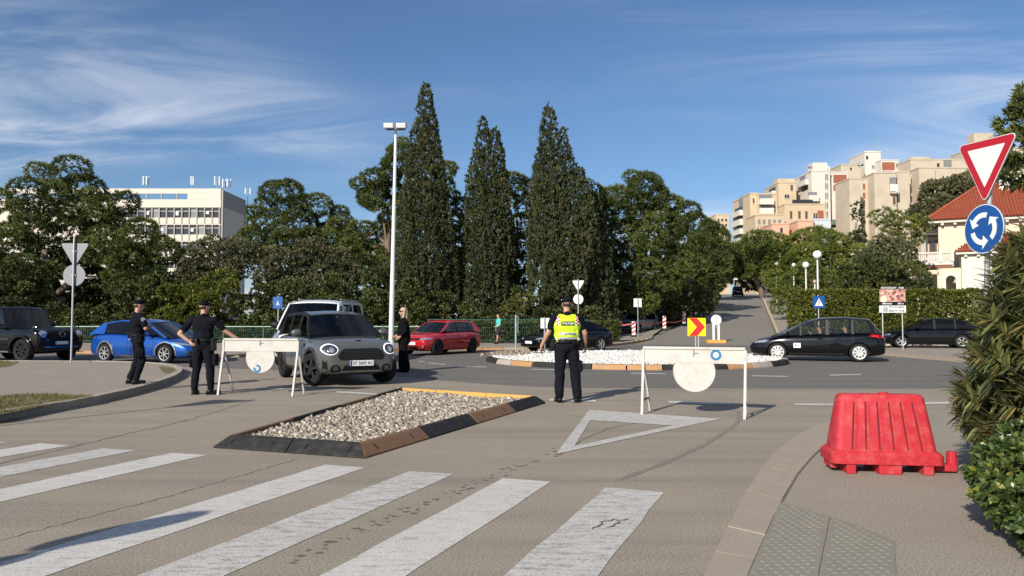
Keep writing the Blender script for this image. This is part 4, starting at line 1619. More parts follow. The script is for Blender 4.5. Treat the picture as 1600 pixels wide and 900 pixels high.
b = Block('tall blind cream slab left of the stairwell windows', 1327, 1344, 280, 203, 9, CREAM)
b = Block('narrow recessed stair block with brick and windows', 1344, 1366, 281, 211, 8, CREAM)
for y in (287, 301, 315, 329, 343, 357):
    b.front(1359, 1363.5, y, y + 8, DARKW)
    b.front(1348, 1352, y, y + 9, BRICK if y < 310 else GREYW, 'brick_panel' if y < 310 else 'window')
for y in (303, 317, 331):
    b.balcony(1358, 1364, y - 4, y, y + 5, CREAM, 0.8)
b = Block('blind cream slab with laundry on its balcony', 1366, 1400, 271, 207, 10, CREAM)
b.balcony(1389, 1400.5, 277, 289, 302, CREAM, 1.2)
for x, y in ((1387, 289), (1391, 289), (1395, 290)):
    p, q = P(x, y, 207) - b.org, P(x + 3.4, y + 11, 207) - b.org
    MB().box2((p.x, -1.5, q.z), (q.x, -1.44, p.z)).build('laundry', LINEN, b.o)
b.front(1395, 1399.5, 308, 320, BROWNW)
b = Block('blind cream slab beside the brown window column', 1402, 1421, 269, 209, 10, CREAM)
b = Block('recessed stair strip with brown windows', 1421, 1429, 275, 214, 8, CREAM)
for y in (278, 292, 306, 320, 334):
    b.front(1423, 1427.5, y, y + 10, BROWNW)
b = Block('wide blind cream slab left of the dark tree', 1436, 1512, 263, 210, 15, CREAM)
b.front(1462, 1462.5, 266, 345, FIN, 'joint', 0.02)
b = Block('long upper cream block with a roof room', 1423, 1512, 250, 232, 10, CREAM, cap=[(1426, 1452, 245, 1)])
b.front(1474, 1487, 249.5, 262, GREYW, 'vent_panel')
b.front(1439, 1445, 262, 265, DARKW)
b.front(1464, 1468, 255, 262, DARKW)
b = Block('high cream block behind the triangular sign', 1520, 1640, 232, 236, 12, CREAM, cap=[(1522, 1552, 208, 2)])
for x in (1572, 1584, 1596):
    b.front(x, x + 5, 246, 254, DARKW)
b = Block('small pink house below the sand terrace', 1206, 1233, 351, 178, 8, PINK)
b.front(1219, 1223, 356, 364, DARKW)
b = Block('small pink house beside the pale blue house', 1247, 1271, 346, 176, 8, PINK)
b.front(1259, 1265, 355, 362, DARKW)
b = Block('pale blue house between the pink house and the awning', 1271.5, 1297, 344, 177, 8, BLUEW)
b.front(1276, 1280, 356, 364, DARKW)
b = Block('distant beige blocks at the far end of the street', 1118, 1139, 336, 330, 12, SAND)
for x in (1121, 1127, 1133):
    for y in (342, 350, 358, 366):
        b.front(x, x + 3, y, y + 4, DARKW)
# aerials on the roofs
for lab, x, y0, y1, Y in (('thin aerial mast on the white topmost tower', 1373, 216, 240, 246), ('thin aerial mast on the long upper block', 1481, 216, 250, 236)):
    p, q = P(x, y1, Y), P(x, y0, Y)
    MB().cyl(p - Vector((0, 0, 0.3)), q, 0.06, 0.04, 6).cyl(q + Vector((-0.5, 0, -0.5)), q + Vector((0.5, 0, -0.5)), 0.04, n=5).build('aerial', GALV)
    tag(bpy.data.objects['aerial' if lab.endswith('topmost tower') else 'aerial.001'], lab, 'aerial')

# --- white office block on the left
OY = 146.0
og = Vector((P(347, 400, OY).x, OY, 0))
off = empty('office_block', og, 0, 'white office block with window bands and aerials behind the left trees', 'office building')


def ob(x0, x1, y0, y1, ya, yb, name, m_, parent=off):
    a, c = P(x0, y0, OY) - og, P(x1, y1, OY) - og
    return MB().box2((a.x, ya, c.z), (c.x, yb, a.z)).build(name, m_, parent)


ztop = P(347, 297, OY).z
ob(-60, 345, 323.5, 520, 0.5, 11.5, 'wall', OFFW)
MB().box2((-0.3, 0.0, 0), (0.0, 12.5, ztop)).build('gable_wall', OFFSIDE, off)
ob(-60, 345, 294.5, 302.5, 0.0, 0.35, 'roof_beam', OFFW)
ob(-60, 345, 311.5, 324, 0.0, 0.49, 'roof_band', OFFW)
ob(293, 344.8, 302.6, 311.4, 0.0, 0.35, 'roof_panel', OFFW)
for x in (10, 60, 110, 158, 181, 204, 228, 251, 275):
    ob(x, x + 2, 302.6, 311.4, 0.05, 0.3, 'roof_post', FIN)
xs = [178, 190, 202, 214, 226, 236.5, 248, 259.5, 271.5, 283.5, 295, 307, 319, 331, 342]
for r in range(6):
    y = 325 + 26.4 * r
    ob(-60, 345, y - 1.4, y - 0.2, 0.12, 0.49, 'floor_slab', OFFW)
    for k, (x0, x1) in enumerate(zip(xs, xs[1:])):
        w = ob(x0 + 0.8, x1 - 0.8, y, y + 14.5, 0.40, 0.49, 'window', DARKW if (k * 7 + r * 3) % 5 else GREYW)
        ob(x0 + 0.8, x1 - 0.8, y + 4.2, y + 4.9, 0.3, 0.39, 'transom', FRAMEW, w)
        if (k * 5 + r * 2) % 4 == 0:
            ob(x0 + 1.2, (x0 + x1) / 2, y + 5, y + 9 + (k % 3), 0.34, 0.39, 'blind', LINEN, w)
        ob(x0 + 0.8, x1 - 0.8, y + 14.8, y + 24.6, 0.22, 0.49, 'spandrel', OFFW)
    for x in xs:
        ob(x - 0.7, x + 0.7, y, y + 24.8, 0.14, 0.48, 'fin', FIN)


def mast(x, y0, y1, Y, n, spread, label):
    o = P(x, y1, Y)
    t = empty('roof_antenna', o, 0, label, 'antenna', 'phone antennas on the office roof')
    h = P(x, y0, Y).z - o.z
    MB().cyl((0, 0, -1.5), (0, 0, h), 0.07, n=8).build('mast', GALV, t)
    for k in range(n):
        a = 2 * PI * k / n + 0.4
        c = Vector((spread * math.cos(a), spread * math.sin(a) * 0.6, 0))
        MB().box((c.x, c.y, h * 0.66), (0.28, 0.14, h * 0.62)).build('antenna_panel', mat('antenna grey', (0.50, 0.53, 0.55), 0.5, var=0.1), t, bevel=0.03)
        MB().bar((0, 0, h * 0.55), (c.x, c.y, h * 0.55), 0.05, 0.05).build('bracket', GALV, t)


mast(228, 275, 297, OY + 4, 4, 0.55, 'wide cluster of panel antennas at the left of the office roof')
mast(300, 275, 297, OY + 4, 2, 0.2, 'single slim panel antenna in the middle of the office roof')
mast(339, 275, 297, OY + 3, 2, 0.45, 'antenna pair near the corner of the office roof')
mast(354, 279, 301, OY + 6, 4, 0.8, 'wide cluster of panel antennas at the corner of the office roof')
mast(387, 293, 309, OY + 11, 2, 0.5, 'short antenna pair at the rear end of the office roof')

# --- house with red tiled roof
TILE = mat('red roof tiles', (0.27, 0.058, 0.026), 0.8, var=0.3, vscale=1.2, dirt=(0.20, 0.06, 0.035), dscale=0.6, damt=0.5)
HW = mat('cream house render', (0.58, 0.505, 0.39), 0.9, var=0.06, vscale=0.4)
HT = mat('white house trim', (0.58, 0.55, 0.49), 0.8)
WOOD = mat('brown timber', (0.20, 0.085, 0.04), 0.7, var=0.2, vscale=3)
HY = 65.0
hx0 = P(1467, 400, HY).x
ze = P(1467, 349, HY).z
zbal = P(1467, 416, HY).z
zg = 3.2
hs = empty('red_roof_house', (hx0, HY, zg), -0.49, 'cream house with red tiled roof, balustraded balcony and arched porch', 'house')
H0 = Vector((hx0, HY, zg))
MB().box2((0, 0, -3), (13, 9, ze - zg)).build('wall', HW, hs)
xl = -0.8
MB().box2((xl, 1.5, -3), (-0.003, 9, ze - zg - 0.3)).build('side_wall', HW, hs)
za, zc_ = P(1460, 375, 66).z - zg, P(1460, 396, 66).z - zg
w = MB().box2((-0.6, 1.42, zc_), (-0.2, 1.55, za)).build('window', DARKW, hs)
for x in (-0.72, -0.197):
    MB().box2((x, 1.40, zc_), (x + 0.117, 1.499, za)).build('frame', WOOD, w)
za = P(1450, 365.5, 66).z - zg
MB().box2((-1.7, 0.2, za - 0.16), (-0.05, 1.49, za)).build('canopy', mat('dark canopy', (0.06, 0.05, 0.045), 0.7), hs)
# eaves and brackets
zE = ze - zg
MB().box2((-0.8, -0.6, zE - 0.02), (13.5, 9.5, zE + 0.22)).build('eaves', HT, hs)
for k in range(14):
    MB().box2((0.2 + k * 0.95, -0.5, zE - 0.22), (0.42 + k * 0.95, -0.003, zE - 0.025)).build('eaves_bracket', HT, hs)
# hipped roof with tile ribs
zr = P(1535, 291, 67.3).z - zg
e0, e1, e2, e3 = Vector((-0.95, -0.8, zE + 0.23)), Vector((13.7, -0.8, zE + 0.23)), Vector((13.7, 9.7, zE + 0.23)), Vector((-0.95, 9.7, zE + 0.23))
rx = 3.5
r0, r1 = Vector((rx, 4.45, zr)), Vector((13.7, 4.45, zr))
roof = MB().add([e0, e1, e2, e3, r0, r1], [(0, 1, 5, 4), (2, 3, 4, 5), (3, 0, 4), (1, 2, 5), (3, 2, 1, 0)]).build('roof', TILE, hs)
ribs = MB()
n = 60
for k in range(n):
    x = e0.x + (e1.x - e0.x) * (k + 0.5) / n
    t = min(1.0, (x - e0.x) / (r0.x - e0.x))
    a = Vector((x, e0.y - 0.04, e0.z + 0.05))
    bq = Vector((x, e0.y + (r0.y - e0.y) * t, e0.z + (zr - e0.z) * t + 0.05))
    m = max(1, int(t * 15))
    for q in range(m):
        p0, p1 = a.lerp(bq, q / m), a.lerp(bq, (q + 1) / m)
        ribs.cyl(p0 + Vector((0, 0, 0.05)), p1 + Vector((0, 0, 0.0)), 0.085, 0.07, 6)
for k in range(30):
    y = e0.y + (e3.y - e0.y) * (k + 0.5) / 30
    t = 1 - abs(y - r0.y) / (r0.y - e0.y)
    a, bq = Vector((e0.x - 0.03, y, e0.z + 0.05)), Vector((e0.x + (r0.x - e0.x) * t, y, e0.z + (zr - e0.z) * t + 0.05))
    m = max(1, int(t * 12))
    for q in range(m):
        ribs.cyl(a.lerp(bq, q / m) + Vector((0, 0, 0.05)), a.lerp(bq, (q + 1) / m), 0.085, 0.07, 6)
ribs.tube([e0 + Vector((0, 0, 0.1)), r0 + Vector((0, 0, 0.12)), r1 + Vector((0, 0, 0.12))], 0.14, 8)
tag(ribs.build('roof_tiles', TILE, roof, smooth=True), kind='stuff')
p = Vector((5.6, 0, P(1570, 286, 66).z - zg))
MB().box((p.x, 4.0, p.z - 0.2), (1.3, 1.0, 1.6)).box((p.x, 4.0, p.z + 0.65), (1.6, 1.3, 0.12)).build('chimney', HT, roof)
# balcony with balusters over the porch
zb = zbal - zg
bx0, bx1 = -1.95, 0.94
by = -2.6
MB().box2((bx0, by, zb - 0.05), (bx1, -0.003, zb + 0.2)).build('balcony_slab', HT, hs)
MB().box2((bx0 + 0.1, by + 0.1, zb - 0.32), (bx1 - 0.1, -0.01, zb - 0.055)).build('porch_beam', WOOD, hs)
bal = MB().lathe([(0.055, 0.0), (0.05, 0.08), (0.085, 0.25), (0.045, 0.5), (0.04, 0.6), (0.06, 0.72)], 8).mesh('baluster', HT, True)
rail = MB().box2((bx0 - 0.05, by - 0.08, zb + 0.93), (bx1 + 0.05, by + 0.16, zb + 1.06)).build('handrail', HT, hs)
n = 16
for k in range(n):
    inst('baluster', bal, hs, (bx0 + 0.25 + (bx1 - bx0 - 0.5) * k / (n - 1), by + 0.04, zb + 0.205))
for k in range(6):
    inst('baluster', bal, hs, (bx0 + 0.06, by + 0.45 + k * 0.42, zb + 0.205))
MB().box2((bx0 - 0.06, by + 0.161, zb + 0.93), (bx0 + 0.18, -0.01, zb + 1.06)).build('handrail', HT, hs)
for x in (bx0 + 0.06, bx1 - 0.9, bx1 - 0.06):
    MB().box2((x - 0.13, by - 0.1, zb + 0.201), (x + 0.13, by + 0.18, zb + 1.25)).build('balcony_post', HT, hs)
# arched porch front
ax0, ax1 = 0.10, 1.40
xm, rad = (ax0 + ax1) / 2, (ax1 - ax0) / 2 - 0.28
zs = P(1485, 437, 62.2).z - zg
outer = [(ax0 - 0.35, -3), (ax0 - 0.35, zb - 0.33), (ax1 + 0.35, zb - 0.33), (ax1 + 0.35, -3)]
inn = [(xm + rad, -3)] + [(xm + rad * math.cos(t * PI / 14), zs + rad * math.sin(t * PI / 14)) for t in range(15)] + [(xm - rad, -3)]
Mx = Matrix(((1, 0, 0), (0, 0, 1), (0, 1, 0)))
MB().prism([outer[0], outer[1], outer[2], outer[3]] + inn, by + 0.15, by + 0.45, Mx).build('porch_wall', HW, hs)
ringo = [(xm + (rad + 0.28) * math.cos(t * PI / 14), zs + (rad + 0.28) * math.sin(t * PI / 14)) for t in range(15)]
MB().prism([(xm + rad + 0.28, -3)] + ringo + [(xm - rad - 0.28, -3), (xm - rad, -3)] + inn[1:-1][::-1] + [(xm + rad, -3)], by + 0.05, by + 0.149, Mx).build('arch_trim', HT, hs)
for x in (bx0 + 0.35,):
    MB().box2((x - 0.25, by + 0.1, -3), (x + 0.25, by + 0.6, zb - 0.33)).build('porch_pillar', HW, hs)
# white side wing with its own small roof
wx0 = 1.5
zw = P(1501, 397, 61).z - zg
MB().box2((wx0, -3.2, -3), (wx0 + 7, -0.003, zw)).build('wing_wall', HT, hs)
MB().box2((wx0 - 0.4, -3.6, zw + 0.003), (wx0 + 7.4, -0.01, zw + 0.2)).build('wing_eaves', HT, hs)
zt2 = P(1520, 379, 62).z - zg
wr = MB().add([(wx0 - 0.5, -3.7, zw + 0.21), (wx0 + 7.5, -3.7, zw + 0.21), (wx0 + 7.5, -0.02, zt2 + 0.9), (wx0 + 1.6, -0.02, zt2 + 0.9), (wx0 - 0.5, -0.02, zw + 0.21)], [(0, 1, 2, 3), (0, 3, 4), (4, 1, 0), (4, 3, 2, 1)]).build('wing_roof', TILE, hs)
rb = MB()
for k in range(34):
    x = wx0 - 0.4 + 8 * k / 34
    t = min(1, (x - wx0 + 0.5) / 2.1)
    rb.cyl((x, -3.7, zw + 0.28), (x, -3.7 + 3.6 * t, zw + 0.28 + (zt2 + 0.68 - zw) * t), 0.08, 0.07, 6)
tag(rb.build('roof_tiles', TILE, wr, smooth=True), kind='stuff')
for k in range(5):
    MB().box2((wx0 + 0.2 + k * 0.9, -3.45, zw - 0.22), (wx0 + 0.42 + k * 0.9, -3.203, zw - 0.003)).build('eaves_bracket', HT, hs)

# --- low rubble wall below the tall hedge
STW = mat('limestone rubble', (0.42, 0.36, 0.29), 0.95, var=0.3, vscale=4, bump=0.8, bscale=10)
sw = empty('stone_wall', (15.7, 39.6, 0), 0, 'low limestone rubble wall under the clipped hedge', 'wall')
MB().box2((0, 0.12, -0.1), (17.3, 0.55, 0.62)).build('wall_core', STW, sw)
random.seed(4)
for r in range(3):
    x = 0.0
    while x < 11:
        w = random.uniform(0.25, 0.5)
        o = MB().ell((0, 0, 0), (w * 0.52, 0.13, 0.125), 8, 5).build('wall_stone', STW, sw)
        o.location = (x + w / 2, 0.10, 0.10 + r * 0.21 + random.uniform(-0.02, 0.02))
        o.rotation_euler = (0, random.uniform(-0.2, 0.2), random.uniform(-0.15, 0.15))
        x += w

# --- green mesh fence
GREENF = mat('green fence paint', (0.018, 0.085, 0.058), 0.5, var=0.15, vscale=3)
GREENR = mat('pale weathered rail', (0.30, 0.46, 0.38), 0.5, var=0.15, vscale=3)


def fence(name, label, pts, h, panel, rail_m, wires=22, base=0.12, cat='fence'):
    root = empty(name, (pts[0][0], pts[0][1], 0), 0, label, cat)
    o0 = Vector((pts[0][0], pts[0][1], 0))
    tot = sum((Vector(b) - Vector(a)).length for a, b in zip(pts, pts[1:]))
    n = max(1, int(round(tot / panel)))
    rs = resample(pts, n + 1)
    post = MB().box2((-0.035, -0.035, 0), (0.035, 0.035, h + 0.06)).mesh('post', GREENF)
    for i, p in enumerate(rs):
        inst('post', post, root, (p.x - o0.x, p.y - o0.y, hgt(p.x, p.y) + base - 0.05))
        if i == n:
            break
        q = rs[i + 1]
        a = Vector((p.x - o0.x, p.y - o0.y, hgt(p.x, p.y) + base))
        c = Vector((q.x - o0.x, q.y - o0.y, hgt(q.x, q.y) + base))
        up = Vector((0, 0, 1))
        MB().bar(a + up * h, c + up * h, 0.045, 0.045).build('top_rail', rail_m, root)
        MB().bar(a + up * 0.12, c + up * 0.12, 0.03, 0.03).build('bottom_rail', GREENF, root)
        wm = MB()
        for k in range(1, wires):
            m = a.lerp(c, k / wires)
            wm.bar(m + up * 0.12, m + up * (h - 0.02), 0.009, 0.009)
        for k in range(1, 6):
            wm.bar(a + up * h * k / 6, c + up * h * k / 6, 0.008, 0.008)
        tag(wm.build('wire_mesh', GREENF, root), kind='stuff')
    return root


fence('low_fence', 'low green mesh fence with pale rail behind the blue car and van', [(-34, 44.3), (-5.3, 44.3)], 0.98, 2.4, GREENR)
fence('tall_fence', 'taller green mesh fence below the cypress row', [(-5.0, 44.3), (1.5, 44.3), (4.2, 45.2), (5.6, 48.5)], 1.40, 2.4, GREENF)
fence('street_railing', 'green railing along the right pavement of the climbing street', [road_pt(s, 7.0) for s in (4, 14, 26, 40)], 1.1, 2.5, GREENF, 16)
YEL = mat('ochre railing', (0.40, 0.28, 0.03), 0.6, var=0.2)
p = road_pt(0.5, 7.0)
gt = empty('yellow_gate', (p.x, p.y, hgt(p.x, p.y) + 0.1), -0.4, 'small ochre yellow gate at the end of the green railing', 'gate')
for k in range(7):
    MB().box2((-0.6 + k * 0.2 - 0.05, -0.02, 0.1), (-0.6 + k * 0.2 + 0.05, 0.02, 1.0)).build('slat', YEL, gt)
for z in (0.25, 0.85):
    MB().box2((-0.7, 0.021, z), (0.7, 0.06, z + 0.06)).build('rail', YEL, gt)
# ------------------------------------------------------------------ signs, lamps, barriers
SRED = mat('sign red', (0.42, 0.012, 0.022), 0.4, var=0.06)
SWHITE = mat('sign white', (0.70, 0.72, 0.70), 0.45, var=0.04, vscale=3)
SBLUE = mat('sign blue', (0.010, 0.075, 0.28), 0.4, var=0.06, vscale=4)
SYEL = mat('sign fluorescent yellow', (0.80, 0.72, 0.0), 0.5)
SRED2 = mat('chevron red', (0.62, 0.015, 0.02), 0.5)
SBLK = mat('sign black', (0.008, 0.008, 0.009), 0.5, spec=0.2)


def rtri(s, r=0.05):
    """triangle with point down, side s, rounded corners, centred on its centroid"""
    h = s * math.sqrt(3) / 2
    c = [Vector((-s / 2, h / 3)), Vector((s / 2, h / 3)), Vector((0, -2 * h / 3))]
    out = []
    for i in range(3):
        p, a, b = c[i], c[i - 1], c[(i + 1) % 3]
        da, db = (a - p).normalized(), (b - p).normalized()
        ctr = p + (da + db).normalized() * (2 * r)
        a0 = math.atan2(*(reversed((p + da * r * 1.73 - ctr)[:])))
        a1 = math.atan2(*(reversed((p + db * r * 1.73 - ctr)[:])))
        d = (a1 - a0 + PI) % (2 * PI) - PI
        for k in range(5):
            t = a0 + d * k / 4
            out.append((ctr.x + r * math.cos(t), ctr.y + r * math.sin(t)))
    return out


def disc(r, n=28):
    return [(r * math.cos(2 * PI * k / n), r * math.sin(2 * PI * k / n)) for k in range(n)]


def sign_post(name, label, loc, yaw, h, cat='traffic sign', group=None, r=0.03, lean=0.0):
    """yaw: direction the sign's front faces, measured so that 0 faces the camera (-Y)"""
    t = empty(name, loc, yaw, label, cat, group)
    t.rotation_euler = (0, lean, yaw)
    MB().cyl((0, 0, -0.05), (0, 0, h), r, n=12).ell((0, 0, h), r, 10, 4).build('post', GALV, t, smooth=False)
    return t


# plates lie in local xz, front towards -y
MF = Matrix(((1, 0, 0), (0, 0, -1), (0, 1, 0)))


def plate(t, poly, z, layers, back=GREYBACK, y=-0.05, name='plate', x=0.0):
    """layers: list of (polygon, material); each 2 mm proud of the last"""
    p = MB().prism(poly, 0, 0.012, MF, off=(x, y, z)).build(name, back, t)
    d = 0.0125
    for po, m_ in layers:
        MB().prism(po, 0, 0.002, MF, off=(x, y - d, z)).build('face', m_, p)
        d += 0.0025
    MB().box((x, y + 0.022, z), (0.12, 0.03, 0.05)).build('clamp', GALV, p)
    return p


def arrow_arc(r, w, a0, a1, n=10):
    """curved arrow polygon for the roundabout sign"""
    pts = []
    for k in range(n + 1):
        a = a0 + (a1 - a0) * k / n
        pts.append(((r + w / 2) * math.cos(a), (r + w / 2) * math.sin(a)))
    s = 1 if a1 > a0 else -1
    pts += [((r + w * 1.35) * math.cos(a1), (r + w * 1.35) * math.sin(a1)), (r * math.cos(a1 + s * 0.52), r * math.sin(a1 + s * 0.52)), ((r - w * 1.35) * math.cos(a1), (r - w * 1.35) * math.sin(a1))]
    for k in range(n, -1, -1):
        a = a0 + (a1 - a0) * k / n
        pts.append(((r - w / 2) * math.cos(a), (r - w / 2) * math.sin(a)))
    return pts


def yield_layers(s):
    return [(rtri(s * 0.985, 0.045), SWHITE), (rtri(s * 0.955, 0.04), SRED), (rtri(s * 0.62, 0.008), SWHITE)]


# near right: give way and roundabout signs on one post
gp = P(1541, 600, 8.9)
s1 = sign_post('give_way_sign', 'red and white give way triangle above a blue roundabout disc by the oleander', (gp.x - 0.07, 8.9, 0), R(-80), 3.60, lean=R(0))
s1.rotation_euler = (R(-1.5), R(2.5), R(-80))
plate(s1, rtri(0.90, 0.05), P(1541, 252, 8.9).z - 0.02, yield_layers(0.90))
pl = plate(s1, disc(0.30), P(1539, 359, 8.9).z, [(disc(0.295), SWHITE), (disc(0.285), SBLUE)])
zc = P(1539, 359, 8.9).z
for k in range(3):
    a0 = R(60 + 120 * k)
    MB().prism(arrow_arc(0.165, 0.062, a0 + R(15), a0 + R(88)), 0, 0.002, MF, off=(0, -0.068, zc)).build('arrow', SWHITE, pl)

# left pavement: backs of a triangle over a disc
q = G(111, 566, 0.125)
s2 = sign_post('give_way_sign', 'grey back of a give way triangle and disc on the left pavement', q, R(180 + 4), P(111, 373, q.y).z - 0.125)
plate(s2, rtri(0.90, 0.05), P(111, 390, q.y).z - 0.125 - 0.05, yield_layers(0.90))
plate(s2, disc(0.345), P(111, 430, q.y).z - 0.125, [(disc(0.33), SBLUE)])

# on the roundabout island: triangle and disc backs
def back_sign(label, px, ytop, Y, yb, tri_w, disc_w, yt, yd, yaw=180, zb=0.0):
    p = P(px, 500, Y)
    k = Y / FPX
    t = sign_post('give_way_sign', label, (p.x, Y, zb), R(yaw), P(px, ytop, Y).z - zb)
    plate(t, rtri(tri_w, 0.04), P(px, yt, Y).z - zb, [(rtri(tri_w * 0.95, 0.04), SRED), (rtri(tri_w * 0.6, 0.01), SWHITE)], SWHITE)
    plate(t, disc(disc_w / 2), P(px, yd, Y).z - zb, [(disc(disc_w / 2 * 0.96), SBLUE)], SWHITE)
    return t


back_sign('pale back of a give way triangle and disc beyond the officer', 903.5, 437, 35, 545, 0.60, 0.47, 444, 467.5, 168)
# sign seen edge on, left part of the island
p = P(806, 562, 27.6)
t = sign_post('edge_on_sign', 'tall narrow sign seen almost edge on at the left end of the white island', (p.x, 27.6, 0.1), R(96), P(806, 493, 27.6).z - 0.1)
plate(t, [(-0.3, -0.32), (0.3, -0.32), (0.3, 0.32), (-0.3, 0.32)], P(806, 507, 27.6).z - 0.1, [([(-0.29, -0.31), (0.29, -0.31), (0.29, 0.31), (-0.29, 0.31)], SBLUE)])
p = P(851, 555, 29)
t = sign_post('small_sign', 'small grey backed sign on the island left of the officer', (p.x, 29, 0.15), R(150), P(851, 497, 29).z - 0.15)
plate(t, [(-0.2, -0.2), (0.2, -0.2), (0.2, 0.2), (-0.2, 0.2)], P(851, 505, 29).z - 0.15, [], SWHITE)
p = P(997, 530, 50)
t = sign_post('square_sign', 'pale back of a square sign beside the parked car', (p.x, 50, hgt(p.x, 50) + 0.1), R(183), P(998, 466, 50).z - hgt(p.x, 50) - 0.1)
plate(t, [(-0.27, -0.29), (0.27, -0.29), (0.27, 0.29), (-0.27, 0.29)], P(998, 473, 50).z - hgt(p.x, 50) - 0.1, [([(-0.26, -0.28), (0.26, -0.28), (0.26, 0.28), (-0.26, 0.28)], SBLUE)], SWHITE)

# chevron board on the island
p = P(1089, 560, 27.5)
t = empty('chevron_sign', (p.x, 27.5, 0.15), 0, 'yellow board with a red chevron standing on the white island', 'traffic sign')
zc = P(1089, 511, 27.5).z - 0.15
for dx in (-0.03, 0.075):
    MB().cyl((dx, 0.04, -0.1), (dx, 0.04, zc + 0.25), 0.025, n=8).build('post', GALV, t)
a = 0.335
bd = MB().box((0, 0, zc), (2 * a, 0.02, 2 * a)).build('board', SYEL, t)
MB().prism([(-a * 0.85, a * 0.985), (a * 0.05, a * 0.985), (a * 0.92, 0), (a * 0.05, -a * 0.985), (-a * 0.85, -a * 0.985), (0.0, 0)], 0, 0.004, MF, off=(0, -0.0105, zc)).build('chevron', SRED2, bd)
# keep side disc on the small yellow refuge of the street
p = P(1119, 540, 44)
zb = hgt(p.x, 44)
t = empty('refuge_sign', (p.x, 44, zb), 0, 'pale round sign back on two white posts over an orange kerb block', 'traffic sign')
for dx in (-0.15, 0.15):
    MB().box2((dx - 0.06, -0.04, 0.12), (dx + 0.06, 0.04, P(1119, 505, 44).z - zb)).build('post', SWHITE, t)
MB().prism(disc(0.31), 0, 0.02, MF, off=(0, -0.06, P(1119, 500, 44).z - zb)).build('plate', SWHITE, t)
MB().cyl((0, -0.09, 0.9), (0, -0.09, P(1119, 491, 44).z - zb), 0.02, n=8).build('bracket', GALV, t)
MB().box2((-0.55, -0.25, 0), (0.55, 0.25, 0.2)).build('kerb_block', RK_YEL, t, bevel=0.03)
# pedestrian crossing sign
p = P(1280, 545, 36.5)
t = sign_post('crossing_sign', 'blue square pedestrian crossing sign in front of the hedge', (p.x, 36.5, 0.1), R(4), P(1280, 462, 36.5).z - 0.1)
zc = P(1280, 472, 36.5).z - 0.1
s_ = 0.30
pl = plate(t, [(-s_, -s_), (s_, -s_), (s_, s_), (-s_, s_)], zc, [([(-s_, -s_), (s_, -s_), (s_, s_), (-s_, s_)], SBLUE), ([(-0.21, -0.19), (0.21, -0.19), (0, 0.20)], SWHITE)])
fig = MB()
for (x0, z0, x1, z1, w) in ((0.0, 0.04, 0.0, -0.06, 0.045), (0.0, -0.05, -0.07, -0.17, 0.03), (0.0, -0.05, 0.06, -0.17, 0.03), (0, 0.02, -0.07, -0.05, 0.022), (0, 0.02, 0.07, -0.04, 0.022)):
    fig.bar((x0, -0.0695, zc + z0), (x1, -0.0695, zc + z1), 0.004, w, up=(0, 1, 0))
fig.cyl((0, -0.067, zc + 0.075), (0, -0.0715, zc + 0.075), 0.028, n=10)
tag(fig.build('walking_figure', SBLK, pl), kind='stuff')
# orange lozenge sign by the street
p = P(1197, 462, 96)
zb = hgt(p.x, 96)
t = sign_post('priority_sign', 'orange and white lozenge priority sign near the crest of the street', (p.x, 96, zb), 0, P(1197, 437, 96).z - zb, r=0.05)
lz = lambda a: [(-a, 0), (0, -a), (a, 0), (0, a)]
plate(t, lz(0.62), P(1197, 445, 96).z - zb, [(lz(0.6), SWHITE), (lz(0.38), mat('priority orange', (0.75, 0.32, 0.03), 0.5))], y=-0.07)
# blue sign behind the van
p = P(434, 545, 34)
t = sign_post('blue_sign', 'dark blue square sign rising behind the white van', (p.x, 34, 0.1), R(-12), P(434, 464, 34).z - 0.1)
pl = plate(t, [(-0.24, -0.27), (0.24, -0.27), (0.24, 0.27), (-0.24, 0.27)], P(434, 473, 34).z - 0.1, [([(-0.24, -0.27), (0.24, -0.27), (0.24, 0.27), (-0.24, 0.27)], SBLUE), ([(-0.1, -0.12), (0.1, -0.12), (0, 0.12)], mat('faded sign white', (0.35, 0.38, 0.45), 0.5))])
# white arrows board at the crest and a far blue sign
p = P(1147, 455, 134)
t = sign_post('direction_sign', 'white direction board at the crest of the street', (p.x, 134, hgt(p.x, 134)), 0, P(1147, 429, 134).z - hgt(p.x, 134), r=0.07)
plate(t, [(-0.55, -0.35), (0.65, -0.35), (0.65, 0.35), (-0.55, 0.35)], P(1147, 434, 134).z - hgt(p.x, 134), [], SWHITE, y=-0.09)
# off-frame signs on the left whose shadows cross the road
for lab, tip, top in (('roundabout disc sign just outside the left edge, shadow on the zebra', G(312, 802), 2.55), ('give way sign outside the left edge, shadow before the officers', G(372, 625), 3.0)):
    L = top / math.tan(SUN_EL)
    sh = Vector((-math.sin(SUN_AZ), -math.cos(SUN_AZ), 0))
    f = tip - sh * L
    t = sign_post('give_way_sign', lab, (f.x, f.y, 0.0), R(205) if top < 2.9 else R(170), top - 0.05)
    if top < 2.9:
        plate(t, disc(0.30), top - 0.30, [(disc(0.29), SBLUE)])
        plate(t, disc(0.24), top - 0.86, [(disc(0.23), SBLUE)])
    else:
        plate(t, rtri(0.9, 0.05), top - 0.30, yield_layers(0.9))

# --- advertising board
p = P(1396, 548, 34.5)
ab = empty('advertising_board', (p.x, 34.5, 0.1), R(-3), 'restaurant advertising board on two steel posts in front of the hedge', 'billboard')
zt, zm, zl = [P(1396, y, 34.5).z - 0.1 for y in (447.5, 477.3, 488.5)]
for dx in (-0.44, 0.46):
    MB().cyl((dx, 0.05, -0.1), (dx, 0.05, zl + 0.3), 0.03, n=8).build('post', GALV, ab)
w = 0.60
up = MB().box2((-w, -0.02, zm), (w, 0.02, zt)).build('poster_panel', SBLK, ab)
lo = MB().box2((-w, -0.022, zl), (w, 0.02, zm - 0.004)).build('name_panel', SWHITE, ab)


